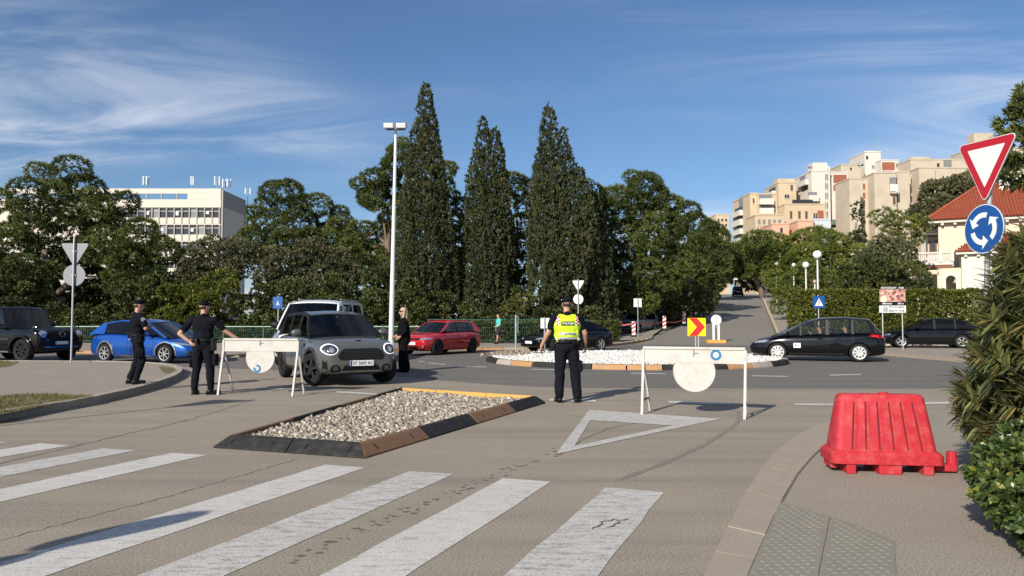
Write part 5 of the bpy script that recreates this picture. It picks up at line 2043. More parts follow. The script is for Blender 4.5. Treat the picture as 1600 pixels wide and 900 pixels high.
def poster_mat():
    m, nt, b_ = nt_of('food photo print')
    tc = nt.nodes.new('ShaderNodeTexCoord')
    vo = nt.nodes.new('ShaderNodeTexVoronoi')
    vo.inputs['Scale'].default_value = 9
    nt.links.new(tc.outputs['Object'], vo.inputs['Vector'])
    cr = nt.nodes.new('ShaderNodeValToRGB')
    for e, c in zip((0, 1), ((0.10, 0.03, 0.03, 1), (0.70, 0.58, 0.45, 1))):
        cr.color_ramp.elements[e].color = c
    for ps, c in ((0.3, (0.45, 0.17, 0.14, 1)), (0.55, (0.62, 0.42, 0.36, 1)), (0.75, (0.32, 0.15, 0.10, 1))):
        cr.color_ramp.elements.new(ps).color = c
    se = nt.nodes.new('ShaderNodeSeparateColor')
    nt.links.new(vo.outputs['Color'], se.inputs[0])
    nt.links.new(se.outputs[0], cr.inputs[0])
    nt.links.new(cr.outputs[0], b_.inputs['Base Color'])
    return m


MB().box2((-w + 0.01, -0.024, zm + 0.17), (w - 0.01, -0.0205, zt - 0.14)).build('food_picture', poster_mat(), up)
MB().prism(disc(0.15, 18), 0, 0.004, MF, off=(-0.40, -0.0245, zm + 0.29)).build('plate_picture', mat('plate print', (0.66, 0.58, 0.44), 0.5), up)
for s_, z, x, sz, m_, par in (('RESTORANT - PUB', zt - 0.075, 0, 0.125, SWHITE, up), ('0000000000', zm + 0.08, -0.26, 0.09, SWHITE, up), ('300 m', zm + 0.085, 0.36, 0.11, SWHITE, up), ('@', (zm + zl) / 2, -0.33, 0.25, SBLK, lo), ('PIVOVARA', zm - 0.085, 0.18, 0.148, SBLK, lo), ('BREW PUB', zl + 0.08, 0.18, 0.148, SBLK, lo)):
    text_obj(s_, sz, m_, par, face_frame((x, -0.026, z), (1, 0, 0), (0, 0, 1)), 0.001, 0.002)

# --- lamps
p = P(611, 520, 35.5)
tl = empty('street_lamp', (p.x, 35.5, 0.1), 0, 'tall white lamp post with twin floodlight heads', 'street lamp')
zt = P(617, 204, 35.5).z - 0.1
POLE = mat('white lamp pole', (0.62, 0.62, 0.60), 0.5, var=0.08, vscale=2)
MB().cyl((0, 0, 0), (0.16, 0, zt), 0.13, 0.065, 14).build('pole', POLE, tl, smooth=False)
MB().cyl((0, 0, 0), (0, 0, 0.35), 0.2, 0.15, 14).build('base', POLE, tl)
MB().bar((-0.3, 0, zt + 0.05), (0.62, 0, zt + 0.05), 0.07, 0.07).build('crossarm', GALV, tl)
for dx in (-0.14, 0.46):
    hd = MB().box((dx, -0.1, zt + 0.22), (0.46, 0.62, 0.24), rot=Matrix.Rotation(R(14), 3, 'X')).build('lamp_head', POLE, tl, bevel=0.03)
    MB().box((dx, -0.12, zt + 0.075), (0.40, 0.54, 0.03), rot=Matrix.Rotation(R(14), 3, 'X')).build('lens', mat('dark lamp lens', (0.06, 0.06, 0.06), 0.2), hd)
GLOBE = mat('white lamp globe', (0.78, 0.78, 0.76), 0.25)


def globe(label, px, py, Y, dia, m_=GLOBE, zb=None):
    c = P(px, py, Y)
    zb = hgt(c.x, Y)
    t = empty('globe_lamp', (c.x, Y, zb), 0, label, 'street lamp', 'globe street lamps up the right side of the street')
    MB().cyl((0, 0, -0.1), (0, 0, c.z - zb - dia * 0.45), 0.07, 0.045, 10).build('pole', POLE, t)
    MB().lathe([(0.05, -dia * 0.62), (dia * 0.22, -dia * 0.5), (dia * 0.25, -dia * 0.42)], 12, Matrix.Translation((0, 0, c.z - zb))).build('collar', GALV, t)
    MB().ell((0, 0, c.z - zb), dia / 2, 20, 14).build('globe', m_, t, smooth=True)


globe('largest globe lamp, rising behind the clipped hedge', 1277, 398, 43.2, 0.50)
globe('globe lamp beside the green railing', 1259, 414, 52, 0.45)
globe('globe lamp further up the street, left of the others', 1213, 412, 88, 0.45)
globe('small globe lamp half hidden in the pine', 1240, 414, 82, 0.42)
globe('low amber globe lamp in the garden', 1273, 440, 50, 0.26, mat('amber lamp globe', (0.45, 0.30, 0.2), 0.3))

# --- red and white work site panels with tape
for i, (lab, px, yb, yt, Y) in enumerate((('striped warning panel in front of the parked car', 990, 528, 503, 51.5), ('striped warning panel right of the parked car', 1038, 523, 502, 56), ('striped warning panel nearest the chevron board', 1069, 518, 497, 59), ('striped warning panel left of the parked car', 958, 520, 501, 52))):
    x = P(px, 500, Y).x
    z = hgt(x, Y) + 0.12
    t = empty('warning_panel', (x, Y, z), R(8 * i - 10), lab, 'warning panel', 'striped warning panels by the road works')
    bd = MB().box2((-0.125, -0.012, 0.12), (0.125, 0.012, 1.05)).build('panel', SWHITE, t)
    for k in range(3):
        z0 = 0.2 + 0.3 * k
        MB().prism([(-0.124, z0), (0.124, z0 + 0.14), (0.124, z0 + 0.27), (-0.124, z0 + 0.13)], 0, 0.003, MF, off=(0, -0.0125, 0)).build('stripe', SRED2, bd)
    MB().box2((-0.2, -0.3, 0), (0.2, 0.3, 0.11)).build('foot', BLACKP, t, bevel=0.02)
TAPE = mat('barrier tape', (0.55, 0.10, 0.09), 0.6, var=0.6, vscale=2)
tp = [P(925, 506, 52), P(958, 505.5, 51.9), P(990, 506, 51.4), P(1038, 503.5, 55.9), P(1069, 500.5, 58.9)]
mb = MB()
for a, c in zip(tp, tp[1:]):
    for k in range(5):
        f0, f1 = k / 5, (k + 1) / 5
        s0, s1 = -0.12 * math.sin(PI * f0), -0.12 * math.sin(PI * f1)
        p0, p1 = a.lerp(c, f0) + Vector((0, -0.03, s0)), a.lerp(c, f1) + Vector((0, -0.03, s1))
        mb.add([p0, p1, p1 + Vector((0, 0, 0.07)), p0 + Vector((0, 0, 0.07))], [(0, 1, 2, 3)])
tag(mb.build('barrier_tape', TAPE), 'red and white barrier tape strung between the warning panels', 'tape')

# --- white wooden road barriers
WBAR = mat('weathered white barrier paint', (0.47, 0.455, 0.425), 0.6, var=0.10, vscale=6, dirt=(0.33, 0.275, 0.20), dscale=7, damt=0.5)
EDGE = mat('grey barrier edge', (0.16, 0.155, 0.15), 0.7)
BLOT = mat('blue sticker ring', (0.015, 0.13, 0.30), 0.5, var=0.3)


def ring_poly(r0, r1, a0=0, a1=2 * PI, n=20):
    return [(r1 * math.cos(a0 + (a1 - a0) * k / n), r1 * math.sin(a0 + (a1 - a0) * k / n)) for k in range(n + 1)] + [(r0 * math.cos(a1 - (a1 - a0) * k / n), r0 * math.sin(a1 - (a1 - a0) * k / n)) for k in range(n + 1)]


def barrier(label, L, Rr, zt, zl, yt, yl, rdisc, disc_x, sticker, splay, tilt):
    """L and Rr: ground points of the two nearest feet"""
    mid = (L + Rr) / 2
    d = Rr - L
    t = empty('road_barrier', (mid.x, mid.y, 0), math.atan2(d.y, d.x), label, 'road barrier', 'white road barriers across the lane')
    w = d.length / 2
    hb = zt - zl
    wi = w - 0.02 + tilt
    yb = 0.20     # board stands behind the front feet
    MB().box2((-wi + 0.02, yb - 0.012, zl + 0.02), (wi - 0.02, yb + 0.012, zt - 0.03)).build('board', WBAR, t)
    MB().box2((-wi, yb - 0.03, zt - 0.029), (wi, yb + 0.03, zt + 0.01)).build('top_rail', WBAR, t, bevel=0.004)
    MB().box2((-wi + 0.021, yb - 0.022, zl - 0.01), (wi - 0.021, yb + 0.022, zl + 0.019)).build('bottom_rail', WBAR, t, bevel=0.004)
    for s in (-1, 1):
        MB().box2((s * wi - 0.02, yb - 0.026, zl - 0.012), (s * wi + 0.02, yb + 0.026, zt - 0.03)).build('end_post', WBAR, t)
        MB().bar((s * wi, yb - 0.01, zl + 0.02), (s * w, 0, 0), 0.036, 0.036).build('leg', WBAR, t)
        MB().bar((s * wi, yb + 0.01, zl + 0.02), (s * (w - 0.02), splay + yb, 0), 0.03, 0.03).build('leg', WBAR, t)
        MB().bar((s * (w - 0.005), 0.07, 0.22), (s * (w - 0.015), (splay + yb) * 0.78, 0.22), 0.02, 0.03).build('spreader', EDGE, t)
    zc = zl - rdisc * 0.42
    chord = [(rdisc * math.cos(a), rdisc * math.sin(a)) for a in [R(28) + (R(152 + 360 - 180) - R(28)) * 0 - R(k) for k in range(0, 1)]]
    pts = []
    for k in range(41):
        a = R(155) + R(230) * k / 40
        pts.append((rdisc * math.cos(a), rdisc * math.sin(a)))
    dk = MB().prism(pts, 0, 0.022, MF, off=(disc_x, yb + 0.004, zc)).build('hanging_disc', WBAR, t, bevel=0.003)
    MB().prism(pts, 0, 0.004, MF @ Matrix.Scale(1.02, 3), off=(disc_x - 0.012, yb + 0.028, zc)).build('disc_back', EDGE, dk)
    for s in (-0.02, 0.0):
        pass
    MB().box2((disc_x - 0.012, yb - 0.024, zt - 0.13), (disc_x + 0.002, yb - 0.013, zt - 0.035)).box2((disc_x + 0.0021, yb - 0.022, zt - 0.09), (disc_x + 0.07, yb - 0.013, zt - 0.082)).build('bolt', EDGE, t)
    sx, sz, full = sticker
    if full:
        MB().prism(ring_poly(0.045, 0.082), 0, 0.003, MF, off=(sx, yb - 0.0125, sz)).build('sticker', BLOT, t)
        MB().prism(disc(0.044, 16), 0, 0.002, MF, off=(sx, yb - 0.0125, sz)).build('sticker', mat('sticker centre', (0.45, 0.6, 0.68), 0.5), t)
    else:
        MB().prism(ring_poly(0.038, 0.078, R(-200), R(110)), 0, 0.003, MF, off=(sx, yb - 0.0185, sz)).build('sticker', BLOT, dk)
    return t


L, Rr = G(1003, 648), G(1163.5, 655.5)
Yb = (L.y + Rr.y) / 2 + 0.2
barrier('white barrier with hanging disc right of the officer in the yellow vest', L, Rr, P(1085, 543, Yb).z, P(1085, 566.5, Yb).z, 0, 0, 0.315, 0.015, (0.34, P(1085, 554, Yb).z, True), 0.35, 0.03)
L, Rr = G(340.5, 617.5), G(457, 619.5)
Yb = (L.y + Rr.y) / 2 + 0.2
barrier('white barrier with hanging disc in front of the grey car', L, Rr, P(405, 529.5, Yb).z, P(405, 548.5, Yb).z, 0, 0, 0.30, 0.0, (-0.055, P(405, 576, Yb).z, False), 0.35, 0.03)

# --- red water filled barrier
REDP = mat('faded red plastic', (0.41, 0.022, 0.034), 0.6, var=0.12, vscale=3.5, spec=0.3, dirt=(0.50, 0.13, 0.11), dscale=9, damt=0.6, bump=0.12, bscale=40)
c0, c1 = G(1288, 742), G(1478, 746)
mid = (c0 + c1) / 2
rb = empty('plastic_barrier', (mid.x + 0.06, mid.y + 0.2, 0.014), R(-7.0), 'red plastic water filled barrier on the right pavement', 'barrier')
w = (c1 - c0).length / 2 * 0.93
zt = P(1380, 617, mid.y + 0.2).z
zs = 0.205


def ring_rect(hx, hy, z, r, n=5):
    out = []
    for (sx, sy, a0) in ((1, 1, 0), (-1, 1, 90), (-1, -1, 180), (1, -1, 270)):
        for k in range(n):
            a = R(a0 + 90 * k / (n - 1))
            out.append((sx * (hx - r) + r * math.cos(a), sy * (hy - r) + r * math.sin(a), z))
    return out


mb = MB()
wt_, ws_ = w * 0.765, w * 0.925
rings = [ring_rect(ws_ + 0.0, 0.185, zs - 0.04, 0.06), ring_rect(ws_ - 0.01, 0.18, zs + 0.02, 0.06), ring_rect((wt_ + ws_) / 2, 0.125, (zs + zt) / 2, 0.055), ring_rect(wt_ + 0.005, 0.085, zt - 0.03, 0.05), ring_rect(wt_ - 0.02, 0.06, zt - 0.004, 0.045), ring_rect(wt_ - 0.06, 0.03, zt, 0.02)]
n = len(rings[0])
for rg in rings:
    mb.v += rg
for j in range(len(rings) - 1):
    for i in range(n):
        mb.f.append((j * n + i, j * n + (i + 1) % n, (j + 1) * n + (i + 1) % n, (j + 1) * n + i))
        mb.m.append(0)
mb.f.append(tuple(range((len(rings) - 1) * n, len(rings) * n)))
mb.m.append(0)
mb.build('body', REDP, rb, smooth=False, auto=35)
for k in range(6):       # vertical ribs moulded in the face
    x = -0.62 * w + 1.24 * w * k / 5
    xt = x * 0.84
    MB().bar((x, -0.183, zs + 0.02), (xt, -0.096, zt - 0.07), 0.008, 0.012, up=(0, 1, 0)).build('groove', mat('groove shade red', (0.10, 0.006, 0.010), 0.7), rb)  # raised bar, its dark colour painting the shade of a moulded groove
    MB().bar((x + 0.028, -0.178, zs + 0.03), (xt + 0.022, -0.099, zt - 0.09), 0.030, 0.010, up=(0, 1, 0)).build('rib', REDP, rb, bevel=0.004)
# skirt with fork pockets and feet
sk = MB()
rg0, rg1, rg2 = ring_rect(w, 0.23, 0.095, 0.07), ring_rect(w, 0.23, zs - 0.03, 0.07), ring_rect(w - 0.03, 0.20, zs + 0.005, 0.06)
sk.v += rg0 + rg1 + rg2
for j in range(2):
    for i in range(n):
        sk.f.append((j * n + i, j * n + (i + 1) % n, (j + 1) * n + (i + 1) % n, (j + 1) * n + i))
        sk.m.append(0)
sk.f += [tuple(range(2 * n, 3 * n)), tuple(range(n - 1, -1, -1))]
sk.m += [0, 0]
sk.build('skirt', REDP, rb, auto=40)
for x0, x1 in ((-0.74, -0.57), (-0.165, 0.24), (0.62, 0.80)):
    MB().box2((x0 * w, -0.215, 0.0), (x1 * w, 0.215, 0.0945)).build('foot', REDP, rb, bevel=0.01)
for s, x0, x1 in ((-1, -0.97, -0.85), (1, 0.90, 0.985)):
    MB().box2((x0 * w, -0.12, 0.035), (x1 * w, 0.12, 0.0945)).build('corner_foot', REDP, rb, bevel=0.01)
MB().box2((w - 0.03, -0.10, 0.02), (w + 0.15, 0.02, 0.085)).build('coupling_arm', REDP, rb, bevel=0.01)
MB().cyl((w + 0.125, -0.04, 0.03), (w + 0.125, -0.04, 0.20), 0.05, 0.045, 14).build('coupling_peg', REDP, rb, bevel=0.01)
MB().cyl((0.04, 0, zt - 0.01), (0.04, 0, zt + 0.012), 0.05, 0.045, 14).build('filler_cap', REDP, rb)
# ------------------------------------------------------------------ vehicles
def paint(name, col, metal=0.0, rough=0.28, coat=1.0):
    return mat(name, col, rough, metal, coat=coat, var=0.03, vscale=2, spec=0.25)


GLASS = glass_mat('car glass', (0.30, 0.34, 0.33))
GLASS_C = glass_mat('clear car glass', (0.72, 0.78, 0.76))
GLASS_D = glass_mat('tinted car glass', (0.05, 0.055, 0.06))
LENS = mat('headlight lens', (0.55, 0.57, 0.58), 0.08, 0.7, spec=0.8)
LENS_D = mat('dark headlight bowl', (0.10, 0.10, 0.11), 0.15, 0.6)
DRL = mat('lit daytime light', (0.9, 0.9, 0.9), 0.3, emit=(0.85, 0.92, 1.0, 0.7))
TAIL = mat('tail light red', (0.45, 0.012, 0.015), 0.15, spec=0.8)
CHROME = mat('chrome trim', (0.65, 0.66, 0.67), 0.15, 1.0)
TRIMG = mat('grey plastic trim', (0.030, 0.031, 0.032), 0.6, spec=0.25)
PLATE = mat('number plate white', (0.70, 0.71, 0.72), 0.4)
INTER = mat('car interior', (0.014, 0.014, 0.015), 0.85, spec=0.15)
WELL = mat('wheel well', (0.012, 0.012, 0.012), 0.95)
ALLOY = mat('silver alloy', (0.60, 0.60, 0.59), 0.3, 0.7)
ALLOY_D = mat('dark alloy', (0.05, 0.05, 0.052), 0.35, 0.6)
COVER = mat('silver wheel cover', (0.50, 0.50, 0.50), 0.4, 0.3)


def interp(tab, x):
    if x <= tab[0][0]:
        return tab[0][1]
    for (x0, y0), (x1, y1) in zip(tab, tab[1:]):
        if x <= x1:
            t = (x - x0) / (x1 - x0)
            return y0 + (y1 - y0) * t
    return tab[-1][1]


def evaluated(o):
    dg = bpy.context.evaluated_depsgraph_get()
    return bpy.data.meshes.new_from_object(o.evaluated_get(dg))


def rrect(cx, cz, w, h, r=0.02, n=4):
    r = min(r, w / 2, h / 2)
    out = []
    for sx, sz, a0 in ((1, 1, 0), (-1, 1, 90), (-1, -1, 180), (1, -1, 270)):
        for k in range(n):
            a = R(a0 + 90 * k / (n - 1))
            out.append((cx + sx * (w / 2 - r) + r * math.cos(a), cz + sz * (h / 2 - r) + r * math.sin(a)))
    return out


def ellp(cx, cz, a, b, n=20):
    return [(cx + a * math.cos(2 * PI * k / n), cz + b * math.sin(2 * PI * k / n)) for k in range(n)]


def dense(poly, step=0.05):
    out = []
    for (x0, y0), (x1, y1) in zip(poly, poly[1:] + poly[:1]):
        n = max(1, int(math.hypot(x1 - x0, y1 - y0) / step))
        out += [(x0 + (x1 - x0) * k / n, y0 + (y1 - y0) * k / n) for k in range(n)]
    return out


class Car:
    def __init__(s, label, cat, loc, heading, sp, group='cars around the junction', name='car'):
        s.sp = sp
        z = hgt(loc[0], loc[1]) + (loc[2] if len(loc) > 2 else 0.008)
        s.o = empty(name, (loc[0], loc[1], z), math.atan2(heading[1], heading[0]), label, cat, group)
        s.body()
        s.cabin()
        s.wheels()

    # lower body: lofted sections, rounded ends, wheel wells cut out
    def body(s):
        sp = s.sp
        L, W = sp['L'], sp['W']
        zb = sp.get('gc', 0.17)
        xs = list(np.linspace(-L / 2, L / 2, 27))
        rings = []
        bx = sp.get('box', 0.0)
        for i, x in enumerate(xs):
            u = (x / (L / 2))
            tf = sp.get('taper_f', 0.20)
            tr = sp.get('taper_r', 0.14)
            pw = sp.get('pw', 4.0)
            hw = W / 2 * (1 - (tf if u > 0 else tr) * abs(u) ** pw)
            zt = interp(sp['top'], x)
            z0 = zb + 0.09 * max(0.0, abs(u) - 0.80) / 0.2
            h = zt - z0
            cr = sp.get('crown', 0.03)
            sh = sp.get('shoulder', 0.955)
            prof = [(0, z0), (hw * 0.86, z0), (hw * 0.965, z0 + 0.10 * h), (hw * 1.0, z0 + 0.40 * h), (hw * 0.99, z0 + 0.68 * h), (hw * sh, z0 + 0.91 * h), (hw * (0.87 + bx * 0.06), zt - 0.004), (hw * 0.45, zt + cr * 0.7), (0, zt + cr)]
            ring = [(x, y, z) for y, z in prof] + [(x, -y, z) for y, z in prof[-2:0:-1]]
            rings.append(ring)
        # end rings pull in towards the centre for a rounded nose and tail
        def shrink(ring, dx, f):
            zc = sum(p[2] for p in ring) / len(ring)
            return [(p[0] + dx, p[1] * f, zc + (p[2] - zc) * f) for p in ring]
        e = sp.get('end', 0.06)
        rings = [shrink(rings[0], -e, 0.84)] + rings + [shrink(rings[-1], e, 0.84)]
        mb = MB()
        n = len(rings[0])
        for rg in rings:
            mb.v += rg
        for j in range(len(rings) - 1):
            for i in range(n):
                mb.f.append((j * n + i, j * n + (i + 1) % n, (j + 1) * n + (i + 1) % n, (j + 1) * n + i))
                mb.m.append(0)
        mb.f += [tuple(range(n)), tuple(range((len(rings) - 1) * n, len(rings) * n))]
        mb.m += [0, 0]
        me = mb.mesh('body', [sp['paint'], WELL], True)
        o = bpy.data.objects.new('body', me)
        COL.objects.link(o)
        sd = o.modifiers.new('s', 'SUBSURF')
        sd.levels = sd.render_levels = 1
        cut = []
        wb, off, wr = sp['wb'], sp.get('axle', 0.0), sp['wr']
        for x in (wb / 2 + off, -wb / 2 + off):
            c = MB().cyl((x, -W, wr), (x, -W * 0.18 - 0.1, wr), wr * 1.13, n=36).mesh('c', [WELL, WELL])
            c2 = MB().cyl((x, W * 0.18 + 0.1, wr), (x, W, wr), wr * 1.13, n=36).mesh('c', [WELL, WELL])
            for q in (c, c2):
                q.polygons.foreach_set('material_index', [1] * len(q.polygons))
                co = bpy.data.objects.new('c', q)
                COL.objects.link(co)
                cut.append(co)
                bo = o.modifiers.new('b', 'BOOLEAN')
                bo.object = co
                bo.operation = 'DIFFERENCE'
                bo.solver = 'EXACT'
        m2 = evaluated(o)
        for c in cut:
            bpy.data.objects.remove(c)
        bpy.data.objects.remove(o)
        m2.set_sharp_from_angle(angle=R(38))
        s.body_o = link(bpy.data.objects.new('body', m2), s.o)
        bm = bmesh.new()
        bm.from_mesh(m2)
        s.bvh = BVHTree.FromBMesh(bm)
        bm.free()

    def hit(s, axis, a, b):
        if axis == 'front':
            o, d = Vector((4, a, b)), Vector((-1, 0, 0))
        elif axis == 'rear':
            o, d = Vector((-4, a, b)), Vector((1, 0, 0))
        elif axis == 'left':
            o, d = Vector((a, 3, b)), Vector((0, -1, 0))
        elif axis == 'right':
            o, d = Vector((a, -3, b)), Vector((0, 1, 0))
        else:
            o, d = Vector((a, b, 4)), Vector((0, 0, -1))
        p, nrm, i, dist = s.bvh.ray_cast(o, d)
        if p is None:
            p, nrm, i, dist = s.bvh.find_nearest(o + d * (4 - s.sp['L'] / 2 + 0.1 if axis in ('front', 'rear') else 3 - s.sp['W'] / 2))
        return p, -d

    def patch(s, name, axis, poly, m_, off=0.008, parent=None, rings=3, depth=0.03):
        """a raised panel that follows the body's surface"""
        n = len(poly)
        cx, cz = sum(p[0] for p in poly) / n, sum(p[1] for p in poly) / n
        vs, fs = [], []
        ringlist = [1.0] + [1 - (k + 1) / (rings + 1) for k in range(rings)]
        first = []
        for (x, z) in poly:
            p, d = s.hit(axis, x, z)
            first.append(p - d * depth)
        vs += first
        for f in ringlist:
            for (x, z) in poly:
                p, d = s.hit(axis, cx + (x - cx) * f, cz + (z - cz) * f)
                vs.append(p + d * off)
        p, d = s.hit(axis, cx, cz)
        vs.append(p + d * off)
        m = len(ringlist) + 1
        for j in range(m - 1):
            for i in range(n):
                fs.append((j * n + i, j * n + (i + 1) % n, (j + 1) * n + (i + 1) % n, (j + 1) * n + i))
        e = len(vs) - 1
        for i in range(n):
            fs.append(((m - 1) * n + i, (m - 1) * n + (i + 1) % n, e))
        return MB().add(vs, fs).build(name, m_, parent or s.o, smooth=True, auto=40)

    def seam(s, name, axis, pts, m_=None, w=0.012, off=0.003):
        """thin line drawn on the body: door gaps, mouldings"""
        P2 = resample(pts, max(8, int(sum(math.hypot(b[0] - a[0], b[1] - a[1]) for a, b in zip(pts, pts[1:])) / 0.06)))
        vs = []
        for i, p in enumerate(P2):
            d = (P2[min(i + 1, len(P2) - 1)] - P2[max(i - 1, 0)]).normalized()
            nn = Vector((-d.y, d.x)) * w / 2
            for q in (p + nn, p - nn):
                h, dd = s.hit(axis, q.x, q.y)
                vs.append(h + dd * off)
        fs = [(2 * i, 2 * i + 1, 2 * i + 3, 2 * i + 2) for i in range(len(P2) - 1)]
        return MB().add(vs, fs).build(name, m_ or BLACKP, s.o)

    # glasshouse: roof, pillars and panes over the belt line
    def cabin(s):
        sp = s.sp
        env = sp['env']                  # (x, z) from the windscreen foot over the roof to the tail, front first
        W = sp['W']
        zbelt = min(env[0][1], env[-1][1])
        ztop = max(z for x, z in env)
        hb, hr = W / 2 * sp.get('hb', 0.90), W / 2 * sp.get('hr', 0.66)
        fr, rr_ = env[sp.get('i_ws', 1)], env[sp.get('i_rw', -2)]
        tab = sorted(env)
        top = lambda x: interp(tab, x)
        belt = lambda x: interp(sp['top'], x) - 0.005
        yy = lambda z: hb + (hr - hb) * max(0.0, (z - zbelt) / (ztop - zbelt)) ** 1.25
        rail = sp.get('rail', 0.055)
        # roof skin
        roof_pts = [p for p in env if fr[0] >= p[0] >= rr_[0]]
        dr = []
        for (a, b) in zip(roof_pts, roof_pts[1:]):
            for k in range(4):
                dr.append((a[0] + (b[0] - a[0]) * k / 4, a[1] + (b[1] - a[1]) * k / 4))
        dr.append(roof_pts[-1])
        mb = MB()
        ns = 10
        bt = sp.get('bulge_t', 0.05)
        for (x, z) in dr:
            y = yy(z - 0.03)
            for k in range(ns + 1):
                q = -1 + 2 * k / ns
                bulge = bt * (1 - q * q) * ((x - rr_[0]) / (fr[0] - rr_[0]) * 2 - 1)
                mb.v.append((x + bulge, q * y, z + 0.035 * (1 - q * q) - 0.03 * abs(q) ** 5))
        w = ns + 1
        for j in range(len(dr) - 1):
            for k in range(ns):
                mb.f.append((j * w + k, j * w + k + 1, (j + 1) * w + k + 1, (j + 1) * w + k))
                mb.m.append(0)
        ro = mb.build('roof', sp.get('roof_m', sp['paint']), s.o, smooth=True)
        so = ro.modifiers.new('t', 'SOLIDIFY')
        so.thickness = 0.035
        so.offset = -1
        # windscreen and rear window
        def screen(name, a, b, m_, bulge, sgn):
            g = MB()
            nt_ = 6
            for j in range(nt_ + 1):
                t = j / nt_
                x, z = a[0] + (b[0] - a[0]) * t, a[1] + (b[1] - a[1]) * t
                y = yy(z) - 0.035
                for k in range(ns + 1):
                    q = -1 + 2 * k / ns
                    g.v.append((x + sgn * (bulge * (1 - t) + bt * t) * (1 - q * q), q * y, z + 0.03 * t * (1 - q * q) - 0.012))
            for j in range(nt_):
                for k in range(ns):
                    g.f.append((j * w + k, j * w + k + 1, (j + 1) * w + k + 1, (j + 1) * w + k))
                    g.m.append(0)
            return g.build(name, m_, s.o, smooth=True)
        screen('windscreen', env[0], fr, sp.get('ws_glass', GLASS), sp.get('bulge', 0.14), 1)
        screen('rear_window', env[-1], rr_, sp.get('glass', GLASS), 0.08, -1)
        # sides
        xa, xd = env[0][0], env[-1][0]
        cuts = sp['pillars']             # list of (x_front, x_rear) body-coloured pillar spans at the belt
        lean = sp.get('lean', 0.0)
        for sd in (1, -1):
            fm = MB()

            def spt(x, z):
                return Vector((x, sd * yy(z), z))

            def cell(m, x0, x1, zlo, zhi, n=8, thick=0.03):
                """strip between two height functions"""
                cols = []
                for k in range(n + 1):
                    x = x0 + (x1 - x0) * k / n
                    lo, hi = zlo(x), zhi(x)
                    if hi < lo:
                        hi = lo
                    cols.append((spt(x, lo), spt(x, hi)))
                vs = []
                inn = Vector((0, -sd * thick, 0))
                for a, b in cols:
                    vs += [a, b, b + inn, a + inn]
                fs = []
                for k in range(n):
                    o0, o1 = 4 * k, 4 * (k + 1)
                    for q in range(4):
                        fs.append((o0 + q, o0 + (q + 1) % 4, o1 + (q + 1) % 4, o1 + q))
                fs += [(0, 1, 2, 3), tuple(4 * n + q for q in (3, 2, 1, 0))]
                m.add(vs, fs)

            prm = sp.get('pillar_m', sp['paint'])
            # A pillar + roof rail + D pillar: band under the envelope
            pa = sp.get('apillar', 0.06)
            bnd = MB()
            E = [Vector(p) for p in env]
            for a, b in zip(E, E[1:]):
                d = (b - a).normalized()
                nn = Vector((d.y, -d.x))
                if nn.y > 0:
                    nn = -nn
                n = max(2, int((b - a).length / 0.12))
                vs = []
                for k in range(n + 1):
                    p = a.lerp(b, k / n)
                    q = p + nn * rail
                    p3, q3 = spt(p.x, p.y), spt(q.x, max(q.y, zbelt - 0.02))
                    inn = Vector((0, -sd * 0.045, 0))
                    vs += [p3, q3, q3 + inn, p3 + inn]
                fs = [(4 * k + i, 4 * k + (i + 1) % 4, 4 * k + 4 + (i + 1) % 4, 4 * k + 4 + i) for k in range(n) for i in range(4)]
                fs += [(3, 2, 1, 0), (4 * n, 4 * n + 1, 4 * n + 2, 4 * n + 3)]
                bnd.add(vs, fs)
            tag(bnd.build('roof_rail', prm, s.o, smooth=False), kind='stuff')
            for k, (x1, x0) in enumerate(cuts):
                pm = MB()
                cell(pm, x0, x1, belt, lambda x: top(x) - 0.01, 6)
                pm.build('pillar', prm if (k == len(cuts) - 1 and sp.get('last_body', True)) else sp.get('bpillar_m', BLACKP), s.o)
            # panes between the pillars
            edges = [xa - 0.02] + [v for c in cuts for v in c]
            edges = edges + ([xd + 0.02] if len(edges) % 2 else [])
            for i in range(0, len(edges) - 1, 2):
                x1, x0 = edges[i], edges[i + 1]
                if x1 - x0 < 0.08:
                    continue
                pm = MB()
                xs_ = [x0 + (x1 - x0) * k / 14 for k in range(15)]
                vs = []
                for x in xs_:
                    lo = belt(x) + 0.012
                    hi = max(lo, top(x) - rail * 0.8)
                    for z in (lo, (lo + hi) / 2, hi):
                        p = spt(x, z)
                        p.y -= sd * 0.015
                        vs.append(p)
                fs = []
                for k in range(14):
                    for q in range(2):
                        fs.append((3 * k + q, 3 * k + q + 1, 3 * k + 3 + q + 1, 3 * k + 3 + q))
                if (sd, i // 2) in sp.get('open', []):
                    continue
                pm.add(vs, fs)
                gl = sp.get('glass', GLASS)
                if i == 0:
                    gl = sp.get('front_glass', gl)
                pm.build('side_window', gl, s.o)
        # interior: dark deck, dashboard, seats
        dk = MB()
        zc = zbelt
        dk.add([(xd + 0.05, -hb + 0.06, belt(xd) + 0.012), (xd + 0.05, hb - 0.06, belt(xd) + 0.012), (xa - 0.05, hb - 0.06, belt(xa) + 0.012), (xa - 0.05, -hb + 0.06, belt(xa) + 0.012)] if False else
               [v for k in range(9) for x in [xd + 0.03 + (xa - xd - 0.06) * k / 8] for v in ((x, -hb + 0.05, belt(x) + sp.get('crown', 0.03) + 0.012), (x, hb - 0.05, belt(x) + sp.get('crown', 0.03) + 0.012))],
               [(2 * k, 2 * k + 1, 2 * k + 3, 2 * k + 2) for k in range(8)])
        dk.build('cabin_deck', INTER, s.o)
        for x in sp.get('seats', ()):
            for y in (-0.36, 0.36):
                sb = MB().box((x, y, zbelt + 0.10), (0.14, 0.46, 0.34)).build('seat_back', INTER, s.o, bevel=0.05)
                MB().box((x - 0.02, y, zbelt + 0.36), (0.09, 0.25, 0.17)).build('headrest', INTER, sb, bevel=0.04)
